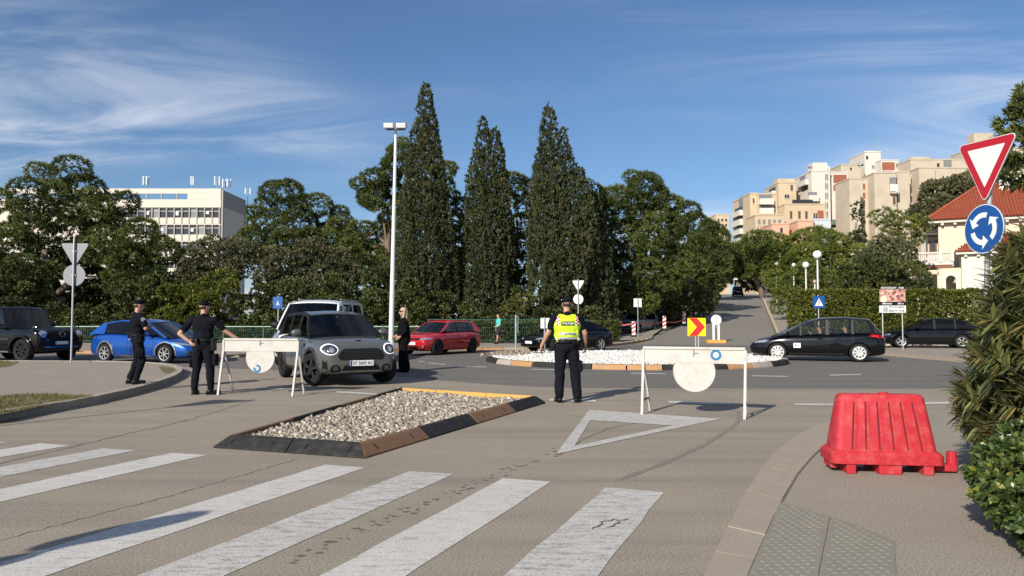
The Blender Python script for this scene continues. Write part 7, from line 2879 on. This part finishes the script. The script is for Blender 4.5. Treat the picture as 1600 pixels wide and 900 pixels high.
def capsule(mb, p0, p1, r0, r1, n=12, fx=1.0, fdir=None):
    """tapered rounded limb; fx flattens across fdir"""
    p0, p1 = Vector(p0), Vector(p1)
    z = p1 - p0
    L = z.length
    z.normalize()
    x = Vector(fdir) - z * z.dot(Vector(fdir)) if fdir else z.orthogonal()
    x.normalize()
    y = z.cross(x)
    prof = []
    for k in range(5):
        a = PI / 2 * k / 4
        prof.append((r0 * math.sin(a), -r0 * math.cos(a)))
    for k in range(5):
        a = PI / 2 * k / 4
        prof.append((r1 * math.cos(a), L + r1 * math.sin(a)))
    vs = []
    for r, h in prof:
        r = max(r, 0.0005)
        for i in range(n):
            a = 2 * PI * i / n
            vs.append(p0 + z * h + x * (r * fx * math.cos(a)) + y * (r * math.sin(a)))
    m = len(prof)
    fs = [(k * n + i, k * n + (i + 1) % n, (k + 1) * n + (i + 1) % n, (k + 1) * n + i) for k in range(m - 1) for i in range(n)]
    fs += [tuple(range(n - 1, -1, -1)), tuple(range((m - 1) * n, m * n))]
    mb.add(vs, fs)


def fuse(name, prims, m_, parent, voxel=0.011, smooth=4, folds=0.0, fscale=9.0, seed=0, cutz=None):
    """overlapping solids melted into one continuous skin"""
    mb = MB()
    for p in prims:
        if p[0] == 'c':
            capsule(mb, *p[1:])
        elif p[0] == 'e':
            mb.ell(p[1], p[2], 16, 12, p[3] if len(p) > 3 else None)
        elif p[0] == 'b':
            mb.box(p[1], p[2], rot=p[3] if len(p) > 3 else None)
    me = mb.mesh(name, m_)
    o = bpy.data.objects.new(name, me)
    COL.objects.link(o)
    rm = o.modifiers.new('r', 'REMESH')
    rm.mode = 'VOXEL'
    rm.voxel_size = voxel
    sm = o.modifiers.new('s', 'SMOOTH')
    sm.iterations = smooth
    sm.factor = 0.5
    m2 = evaluated(o)
    bpy.data.objects.remove(o)
    m2.materials.clear()
    m2.materials.append(m_)
    if folds:
        n = len(m2.vertices)
        co = np.empty(n * 3)
        no = np.empty(n * 3)
        m2.vertices.foreach_get('co', co)
        m2.vertex_normals.foreach_get('vector', no)
        co, no = co.reshape(-1, 3), no.reshape(-1, 3)
        d = np.array([mnoise.noise((c[0] * fscale + seed, c[1] * fscale, c[2] * fscale * 0.75)) + 0.5 * mnoise.noise((c[0] * fscale * 2.3, c[1] * fscale * 2.3 + seed, c[2] * fscale * 1.6)) for c in co])
        co = co + no * (d * folds)[:, None]
        m2.vertices.foreach_set('co', co.ravel())
    m2.polygons.foreach_set('use_smooth', [True] * len(m2.polygons))
    m2.update()
    return link(bpy.data.objects.new(name, m2), parent)


def head_prims(h, yaw, tilt=0.0, jaw=1.0):
    """head centred at h, facing yaw (0 = forward +y)"""
    M = Matrix.Rotation(yaw, 3, 'Z') @ Matrix.Rotation(tilt, 3, 'X')
    T = lambda v: Vector(h) + M @ Vector(v)
    pr = [('e', T((0, -0.008, 0.028)), (0.076, 0.096, 0.092), M), ('e', T((0, 0.022, -0.045)), (0.058, 0.070, 0.072), M), ('e', T((0, 0.055, -0.088)), (0.030 * jaw, 0.026, 0.024), M),
          ('c', T((0, 0.086, 0.018)), T((0, 0.108, -0.026)), 0.009, 0.015), ('e', T((0.074, -0.005, -0.012)), (0.011, 0.022, 0.033), M), ('e', T((-0.074, -0.005, -0.012)), (0.011, 0.022, 0.033), M),
          ('c', T((-0.045, 0.076, 0.036)), T((0.045, 0.076, 0.036)), 0.013, 0.013), ('c', T((-0.022, 0.083, -0.058)), T((0.022, 0.083, -0.058)), 0.008, 0.008)]
    return pr, T, M


def hand_prims(w, d, palm_n, side, curl=0.5, s=1.0):
    """palm and five bent fingers; w wrist, d pointing along the hand, palm_n out of the palm, side = towards the thumb"""
    w, d, pn, sd = Vector(w), Vector(d).normalized(), Vector(palm_n).normalized(), Vector(side).normalized()
    pr = []
    a, b = w + d * 0.02 * s, w + d * 0.085 * s
    for k in (-1, -0.33, 0.33, 1):
        pr.append(('c', a + sd * 0.020 * k * s, b + sd * 0.028 * k * s, 0.015 * s, 0.0135 * s))
    for k, L in ((1, 0.070), (0.33, 0.080), (-0.33, 0.074), (-1, 0.058)):
        base = b + sd * 0.028 * k * s
        ang = curl * 0.75
        d1 = (d * math.cos(ang) + pn * math.sin(ang))
        k1 = base + d1 * L * 0.5 * s
        ang2 = curl * 1.9
        d2 = (d * math.cos(ang2) + pn * math.sin(ang2))
        k2 = k1 + d2 * L * 0.5 * s
        pr += [('c', base, k1, 0.0105 * s, 0.0095 * s), ('c', k1, k2, 0.0095 * s, 0.008 * s)]
    t0 = w + d * 0.03 * s + sd * 0.022 * s
    t1 = t0 + (d * 0.6 + sd * 0.75 + pn * 0.25).normalized() * 0.045 * s
    t2 = t1 + (d * 0.9 + sd * 0.15 + pn * 0.35).normalized() * 0.035 * s
    pr += [('c', t0, t1, 0.014 * s, 0.011 * s), ('c', t1, t2, 0.011 * s, 0.009 * s)]
    return pr


def person(label, loc, face, J, look, z=0.0, scale=1.0, vox=0.0135):
    """J: joints in the person's frame (x right, y forward, z up)"""
    t = empty('person', (loc[0], loc[1], z), math.atan2(face[1], face[0]) - PI / 2, label, 'person', look.get('group'))
    t.scale = (scale,) * 3
    hp, T, M = head_prims(J['head'], look.get('yaw', 0), look.get('tilt', 0))
    b = look.get('bulk', 1.0)
    pel, chest, neck = Vector(J['pelvis']), Vector(J['chest']), Vector(J['neck'])
    mid = pel.lerp(chest, 0.5)
    prims = list(hp)
    prims += [('c', neck - Vector((0, 0, 0.07)), Vector(J['head']) + Vector((0, -0.015, -0.05)), 0.062, 0.055)]
    prims += [('e', pel, (0.165 * b, 0.115 * b, 0.12)), ('e', mid, (0.150 * b, 0.11 * b, 0.17)), ('e', chest, (0.175 * b, 0.118 * b, 0.17))]
    for s in ('l', 'r'):
        sh, el, wr_ = [Vector(J[k + s]) for k in ('sh', 'el', 'wr')]
        hip, kn, an = [Vector(J[k + s]) for k in ('hip', 'kn', 'an')]
        prims += [('c', chest + Vector((0, 0, 0.10)), sh, 0.075, 0.062), ('c', sh, el, 0.054, 0.043), ('c', el, wr_, 0.043, 0.029)]
        prims += [('c', hip, kn, 0.085, 0.056), ('c', kn, an, 0.055, 0.038), ('c', an, an + Vector(J.get('toe' + s, (0, 0.13, -0.05))) * 0.7, 0.036, 0.022)]
        hd = J.get('hand' + s)
        if hd:
            prims += hand_prims(wr_, *hd)
    body = fuse('body', prims, SKIN, t, 0.0105, 2)
    # eyes
    for s in (-1, 1):
        MB().ell(T((s * 0.030, 0.083, 0.012)), (0.011, 0.006, 0.007), 8, 6).build('eye', EYE, body)
    # upper garment
    sl = look.get('sleeve', 0.55)
    tr = [('e', chest + Vector((0, 0, 0.0)), (0.192 * b, 0.135 * b, 0.18)), ('e', mid, (0.172 * b, 0.130 * b, 0.19)), ('e', pel + Vector((0, 0, 0.06)), (0.175 * b, 0.128 * b, 0.10))]
    tr += [('c', neck - Vector((0, 0, 0.10)), neck - Vector((0, 0, 0.005)), 0.085, 0.066)]
    for s in ('l', 'r'):
        sh, el, wr_ = [Vector(J[k + s]) for k in ('sh', 'el', 'wr')]
        tr += [('c', chest + Vector((0, 0, 0.10)), sh, 0.088, 0.074)]
        if sl <= 1:
            tr += [('c', sh, sh.lerp(el, sl * 1.0), 0.073, 0.064)]
        else:
            tr += [('c', sh, el, 0.073, 0.060), ('c', el, el.lerp(wr_, sl - 1), 0.060, 0.046)]
    for e in look.get('top_extra', []):
        tr.append(e)
    fuse(look.get('top_name', 'shirt'), tr, look['top'], t, vox, 2, 0.016, 9, len(label) % 17)
    # trousers
    lo = []
    tb = look.get('leg_w', 1.0)
    end = look.get('leg_end', 1.0)
    lo += [('e', pel - Vector((0, 0, 0.01)), (0.180 * b, 0.132 * b, 0.125))]
    for s in ('l', 'r'):
        hip, kn, an = [Vector(J[k + s]) for k in ('hip', 'kn', 'an')]
        if end >= 1:
            lo += [('c', hip, kn, 0.100 * b, 0.076 * tb), ('c', kn, an + Vector((0, 0, 0.03)), 0.076 * tb, look.get('hem', 0.064))]
        else:
            lo += [('c', hip, hip.lerp(kn, end), 0.105 * b, 0.092 * tb)]
    for e in look.get('low_extra', []):
        lo.append(e)
    fuse(look.get('low_name', 'trousers'), lo, look['low'], t, vox, 2, 0.018, 8, 3 + len(label) % 13)
    # shoes
    for s in ('l', 'r'):
        an = Vector(J['an' + s])
        to = Vector(J.get('toe' + s, (0, 0.13, -0.05)))
        f = Vector((to.x, to.y, 0)).normalized()
        sh_ = [('c', an + Vector((0, 0, look.get('boot', 0.03))), an + Vector((0, 0, -0.03)), 0.050, 0.050), ('c', an + Vector((0, 0, -0.045)) - f * 0.05, an + f * 0.15 + Vector((0, 0, -0.05)), 0.042, 0.040)]
        so = fuse('shoe', sh_, look.get('shoe', LEATH), t, 0.012, 2)
        MB().box(an + f * 0.05 + Vector((0, 0, -0.0845)), (0.085, 0.27, 0.018), rz=math.atan2(f.y, f.x) - PI / 2).build('sole', BLACKP, so, bevel=0.006)
    # belt
    if look.get('belt'):
        mbb = MB()
        mbb.lathe([(1.0, -0.025), (1.0, 0.025), (0.93, 0.025), (0.93, -0.025)], 28, Matrix.Translation(pel + Vector((0, 0, 0.085))) @ Matrix.Diagonal((0.192 * b, 0.148 * b, 1, 1)), closed=True)
        bl = mbb.build('belt', LEATH, t, smooth=False)
        for a, sz in look['belt']:
            c = pel + Vector((0.205 * b * math.cos(a), 0.16 * b * math.sin(a), 0.085 - sz[2] / 2 + 0.03))
            MB().box(c, sz, rz=a).build('pouch', LEATH, bl, bevel=0.012)
    # cap or hair
    hd = look.get('headgear')
    if hd == 'cap':
        cp = [('e', T((0, -0.008, 0.062)), (0.088, 0.106, 0.072), M), ('c', T((-0.055, 0.085, 0.048)), T((0.055, 0.085, 0.048)), 0.012, 0.012), ('e', T((0, 0.125, 0.042)), (0.068, 0.052, 0.010), M @ Matrix.Rotation(R(-12), 3, 'X'))]
        fuse('cap', cp, look.get('cap_m', NAVY), t, 0.008, 3)
        fuse('hair', [('e', T((0, -0.030, 0.000)), (0.0795, 0.076, 0.050), M)], HAIRD, t, 0.009, 2)
    elif hd == 'long':
        hr_ = [('e', T((0, -0.022, 0.045)), (0.088, 0.100, 0.088), M), ('c', T((0, -0.075, 0.02)), T((0, -0.085, -0.17)), 0.070, 0.060), ('c', T((0.060, -0.02, 0.02)), T((0.066, 0.0, -0.15)), 0.032, 0.026), ('c', T((-0.060, -0.02, 0.02)), T((-0.066, 0.0, -0.15)), 0.032, 0.026)]
        fuse('hair', hr_, HAIRB, t, 0.009, 2, 0.006, 28, 2)
        sg = MB()
        for s in (-1, 1):
            sg.ell(T((s * 0.034, 0.096, 0.014)), (0.030, 0.008, 0.022), 12, 6, M)
            sg.bar(T((s * 0.062, 0.09, 0.020)), T((s * 0.079, -0.01, 0.016)), 0.006, 0.010)
        sg.bar(T((-0.01, 0.102, 0.02)), T((0.01, 0.102, 0.02)), 0.006, 0.006)
        sg.build('sunglasses', LEATH, t, smooth=True)
    elif hd == 'short':
        fuse('hair', [('e', T((0, -0.022, 0.045)), (0.081, 0.094, 0.084), M)], HAIRD, t, 0.009, 2)
    return t, T, M


STAND = dict(pelvis=(0, 0, 0.96), chest=(0, 0.0, 1.30), neck=(0, -0.01, 1.50), head=(0, 0.02, 1.665), hipl=(-0.095, 0, 0.93), hipr=(0.095, 0, 0.93), knl=(-0.11, 0.02, 0.50), knr=(0.11, 0.02, 0.50),
             anl=(-0.125, -0.02, 0.095), anr=(0.125, -0.02, 0.095), shl=(-0.195, -0.01, 1.43), shr=(0.195, -0.01, 1.43), ell=(-0.27, -0.03, 1.14), elr=(0.27, -0.03, 1.14), wrl=(-0.28, 0.08, 0.90), wrr=(0.28, 0.08, 0.90))

# --- officer in the yellow vest, back to us
J = dict(STAND)
J.update(shl=(-0.215, -0.01, 1.43), shr=(0.215, -0.01, 1.43), ell=(-0.33, -0.03, 1.17), elr=(0.315, 0.02, 1.17), wrl=(-0.43, 0.06, 0.95), wrr=(0.345, 0.16, 0.96),
         anl=(-0.135, -0.02, 0.095), anr=(0.165, -0.05, 0.095), knl=(-0.125, 0.02, 0.50), knr=(0.145, 0.01, 0.50), toel=(-0.03, 0.13, -0.05), toer=(0.06, 0.13, -0.05),
         handl=((-0.15, 0.10, -1), (0.9, 0.3, 0), (0.2, 0.9, 0), 0.55), handr=((0.05, 0.25, -1), (-0.9, 0.3, 0), (0, 0.9, 0.2), 0.6))
p = G(886, 628.5)
t, T, M = person('police officer in a yellow high visibility vest seen from behind', p, (-0.05, 1), J, dict(top=NAVY, low=NAVY2, bulk=1.14, headgear='cap', sleeve=0.62, yaw=R(6), belt=[(R(0), (0.05, 0.12, 0.2)), (R(180), (0.05, 0.10, 0.16)), (R(-60), (0.04, 0.09, 0.1))], boot=0.10, hem=0.082, leg_w=1.2,
                 low_extra=[('b', (0.235, 0.0, 0.62), (0.05, 0.16, 0.17)), ('e', (-0.135, -0.02, 0.20), (0.088, 0.088, 0.03)), ('e', (0.165, -0.05, 0.20), (0.088, 0.088, 0.03))]), scale=1.045)
b = 1.14
vs_ = [('e', (0, 0.0, 1.30), (0.218 * b, 0.150 * b, 0.20)), ('e', (0, 0, 1.14), (0.196 * b, 0.147 * b, 0.14)), ('b', (0, 0, 1.12), (0.33 * b, 0.20 * b, 0.20)), ('c', (-0.125, -0.01, 1.40), (0.125, -0.01, 1.40), 0.10, 0.10)]
vest = fuse('vest', vs_, LIME, t, 0.013, 3, 0.006, 8, 4)
bm = bmesh.new()
bm.from_mesh(vest.data)
vb = BVHTree.FromBMesh(bm)
bm.free()


def vest_patch(name, poly, m_, off=0.006, parent=None):
    n = len(poly)
    cx, cz = sum(q[0] for q in poly) / n, sum(q[1] for q in poly) / n
    vs, fs = [], []
    fr_ = [1.0, 0.7, 0.4, 0.0]
    for f in fr_[:-1]:
        for x, z in poly:
            h = vb.ray_cast(Vector((cx + (x - cx) * f, -2, cz + (z - cz) * f)), Vector((0, 1, 0)))[0]
            vs.append((h if h else Vector((x, -0.15, z))) + Vector((0, -off, 0)))
    h = vb.ray_cast(Vector((cx, -2, cz)), Vector((0, 1, 0)))[0]
    vs.append((h or Vector((cx, -0.15, cz))) + Vector((0, -off, 0)))
    for j in range(2):
        fs += [(j * n + i, j * n + (i + 1) % n, (j + 1) * n + (i + 1) % n, (j + 1) * n + i) for i in range(n)]
    fs += [(2 * n + i, 2 * n + (i + 1) % n, 3 * n) for i in range(n)]
    return MB().add(vs, fs).build(name, m_, parent or vest, smooth=True)


vest_patch('name_panel', dense([(-0.115, 1.305), (0.115, 1.305), (0.115, 1.375), (-0.115, 1.375)], 0.03), NAVY)
h = vb.ray_cast(Vector((0, -2, 1.34)), Vector((0, 1, 0)))[0]
text_obj('POLICIJA', 0.052, SWHITE, vest, face_frame((0, h.y - 0.010, 1.34), (1, 0, 0), (0, 0, 1)), 0.001, 0.0012)
for z, hh in ((1.165, 0.040), (1.085, 0.050)):
    vest_patch('reflective_band', dense([(-0.205, z - hh / 2), (0.205, z - hh / 2), (0.205, z + hh / 2), (-0.205, z + hh / 2)], 0.03), SILV, 0.005)
h = vb.ray_cast(Vector((0, -2, 1.165)), Vector((0, 1, 0)))[0]
text_obj('POLICIJA POLICIJA', 0.034, NAVY, vest, face_frame((0, h.y - 0.011, 1.165), (1, 0, 0), (0, 0, 1)), 0.0008, 0.0006)
for s in (-1, 1):
    for i in range(6):
        for k in range(2):
            x, z = s * (0.135 + 0.027 * k), 1.30 + 0.027 * i
            vest_patch('check', [(x, z), (x + s * 0.026, z), (x + s * 0.026, z + 0.026), (x, z + 0.026)], SRED if (i + k) % 2 else SWHITE, 0.006)

# --- officer with folded arms on the kerb
J = dict(STAND)
J.update(shl=(-0.18, 0.02, 1.42), shr=(0.18, 0.02, 1.42), ell=(-0.25, 0.10, 1.17), elr=(0.25, 0.10, 1.17), wrl=(0.05, 0.21, 1.20), wrr=(-0.02, 0.17, 1.24), pelvis=(0, -0.03, 0.95), chest=(0, -0.05, 1.30), neck=(0, -0.06, 1.49), head=(0, -0.02, 1.655),
         hipl=(-0.09, -0.03, 0.92), hipr=(0.09, -0.03, 0.92), knl=(-0.10, -0.02, 0.49), knr=(0.10, 0.06, 0.50), anl=(-0.12, -0.15, 0.095), anr=(0.12, -0.05, 0.095), handl=((1, 0.1, 0.1), (0, -1, 0), (0, 0, 1), 0.3), handr=((-1, 0.1, 0), (0, -1, 0), (0, 0, 1), 0.35))
p = G(216, 600, 0.13)
person('police officer with folded arms standing on the left kerb', p, (0.85, 0.50), J, dict(top=NAVY, low=NAVY2, bulk=1.06, headgear='cap', sleeve=0.75, yaw=R(5), belt=[(R(180), (0.05, 0.12, 0.18)), (R(0), (0.05, 0.1, 0.2)), (R(-100), (0.05, 0.08, 0.1))], boot=0.08,
       low_extra=[('b', (0.20, -0.01, 0.66), (0.04, 0.15, 0.17))]), z=0.135, scale=0.985)
o = MB().prism(disc(0.045, 14), 0, 0.004, MF).build('sleeve_badge', mat('pale badge', (0.30, 0.33, 0.38), 0.6), bpy.data.objects['person.001'])
o.matrix_local = Matrix.Translation((0.268, 0.045, 1.36)) @ Matrix.Rotation(R(98), 4, 'Z')

# --- officer with a hand on the barrier
J = dict(STAND)
J.update(shl=(-0.215, -0.01, 1.43), shr=(0.215, 0.0, 1.42), ell=(-0.40, -0.14, 1.16), elr=(0.40, 0.10, 1.20), wrl=(-0.22, -0.13, 1.02), wrr=(0.60, 0.20, 1.05), handl=((0.9, -0.2, -0.6), (0.2, 1, 0), (-0.3, 0.2, 0.9), 0.5), handr=((0.9, 0.35, -0.25), (0, 0, -1), (-0.35, 0.9, 0), 0.4),
         knl=(-0.14, 0.03, 0.50), knr=(0.13, 0.03, 0.50), anl=(-0.145, -0.02, 0.095), anr=(0.165, -0.0, 0.095), toel=(-0.02, 0.13, -0.05), toer=(0.12, 0.07, -0.05))
p = G(316, 616.5)
person('police officer resting a hand on the left barrier', p, (0.10, 0.995), J, dict(top=NAVY, low=NAVY2, bulk=1.12, headgear='cap', sleeve=0.72, yaw=R(-22), belt=[(R(-10), (0.06, 0.12, 0.24)), (R(-95), (0.10, 0.05, 0.10)), (R(190), (0.05, 0.1, 0.12))], boot=0.05, leg_w=1.08,
       low_extra=[('b', (-0.225, 0.0, 0.60), (0.05, 0.16, 0.18)), ('b', (0.25, 0.02, 0.66), (0.06, 0.13, 0.22))]), scale=1.03)

# --- woman in black with sunglasses, looking left
J = dict(STAND)
J.update(shl=(-0.165, 0, 1.41), shr=(0.165, 0, 1.41), ell=(-0.20, -0.01, 1.14), elr=(0.20, -0.01, 1.14), wrl=(-0.19, 0.13, 0.98), wrr=(0.19, 0.16, 1.00), handl=((0, 0.8, -0.5), (1, 0, 0), (0, 0.5, 0.8), 0.6), handr=((0, 0.8, -0.5), (-1, 0, 0), (0, 0.5, 0.8), 0.6), hipl=(-0.085, 0, 0.93), hipr=(0.085, 0, 0.93))
p = G(630, 581.5)
person('woman in loose black clothes with sunglasses and long fair hair', p, (-0.93, -0.35), J, dict(top=BLKC, low=BLKC, bulk=0.98, headgear='long', sleeve=1.75, top_name='jacket', hem=0.125, leg_w=1.28, shoe=LEATH, yaw=R(8),
       top_extra=[('c', (0, -0.01, 1.25), (0, -0.01, 0.88), 0.165, 0.185)], low_extra=[('c', (-0.10, 0, 0.55), (-0.12, -0.03, 0.12), 0.10, 0.14), ('c', (0.10, 0, 0.55), (0.12, -0.03, 0.12), 0.10, 0.14)]), scale=1.02)

# --- man walking in a turquoise shirt by the fence
J = dict(STAND)
J.update(ell=(-0.23, 0.02, 1.14), elr=(0.23, -0.06, 1.15), wrl=(-0.20, 0.20, 1.02), wrr=(0.22, 0.05, 0.92), handl=((0.2, 1, 0.1), (1, 0, 0), (0, 0, 1), 0.5), handr=((0, 0.3, -1), (-1, 0, 0), (0, 1, 0), 0.5),
         knl=(-0.10, 0.12, 0.52), knr=(0.10, -0.02, 0.50), anl=(-0.10, 0.14, 0.095), anr=(0.10, -0.28, 0.14))
p = P(779, 535, 42.3)
person('man in a turquoise shirt and dark shorts walking along the fence', p, (-0.9, -0.45), J, dict(top=TURQ, low=SHORT, low_name='shorts', leg_end=0.8, bulk=1.05, headgear='short', sleeve=0.55, shoe=BLKC), z=0.12, scale=0.96)


# --- people inside the cars (upper bodies behind the glass)
def rider(label, car, x, y, top_m, face=1, arm=None, hair=True):
    mw = car.o.matrix_basis.copy()
    w = mw @ Vector((x, y, 0.28))
    t = empty('person', w, car.o.rotation_euler.z - PI / 2, label, 'person', 'people sitting in the passing cars')
    hp, T, M = head_prims((0, 0, 1.00), 0)
    pr = list(hp) + [('c', (0, -0.02, 0.75), (0, -0.01, 0.94), 0.06, 0.055), ('e', (0, -0.03, 0.45), (0.16, 0.11, 0.22)), ('e', (0, -0.02, 0.62), (0.17, 0.11, 0.16)), ('e', (0, 0.0, 0.25), (0.16, 0.14, 0.12))]
    for s in (-1, 1):
        a, e_, w_ = Vector((s * 0.19, -0.02, 0.70)), Vector((s * 0.24, 0.12, 0.48)), Vector((s * 0.16, 0.34, 0.56))
        if arm and s == arm[0]:
            e_, w_ = Vector(arm[1]), Vector(arm[2])
        pr += [('c', (0, -0.02, 0.70), a, 0.07, 0.06), ('c', a, e_, 0.052, 0.043), ('c', e_, w_, 0.042, 0.03)]
        pr += hand_prims(w_, (w_ - e_), (0, 0, -1), (-s, 0, 0), 0.6)
        pr += [('c', (s * 0.09, 0.0, 0.22), (s * 0.12, 0.42, 0.26), 0.085, 0.06), ('c', (s * 0.12, 0.42, 0.26), (s * 0.12, 0.52, -0.02), 0.055, 0.04)]
    fuse('body', pr, SKIN, t, 0.014, 2)
    fuse('shirt', [('e', (0, -0.03, 0.45), (0.175, 0.125, 0.24)), ('e', (0, -0.02, 0.62), (0.185, 0.125, 0.16)), ('c', (-0.19, -0.02, 0.69), (0.19, -0.02, 0.69), 0.078, 0.078)], top_m, t, 0.018, 2, 0.008)
    if hair:
        fuse('hair', [('e', T((0, -0.022, 0.045)), (0.083, 0.096, 0.086))], HAIRD, t, 0.010, 2)
    t.scale = (0.88,) * 3
    return t


WSH = mat('white shirt', (0.62, 0.58, 0.54), 0.85)
PSH = mat('peach shirt', (0.52, 0.24, 0.17), 0.85)
rider('driver with raised arm in the front of the black people carrier', cmax, -0.15, 0.36, PSH, arm=(-1, (-0.27, 0.18, 0.60), (-0.20, 0.36, 0.80)))
rider('passenger in a pale top in the back of the black people carrier', cmax, -1.0, 0.34, WSH)
rider('driver of the red hatchback resting an elbow at the window', red_car, -0.05, 0.36, BLKC, arm=(-1, (-0.36, 0.12, 0.64), (-0.30, 0.30, 0.82)))
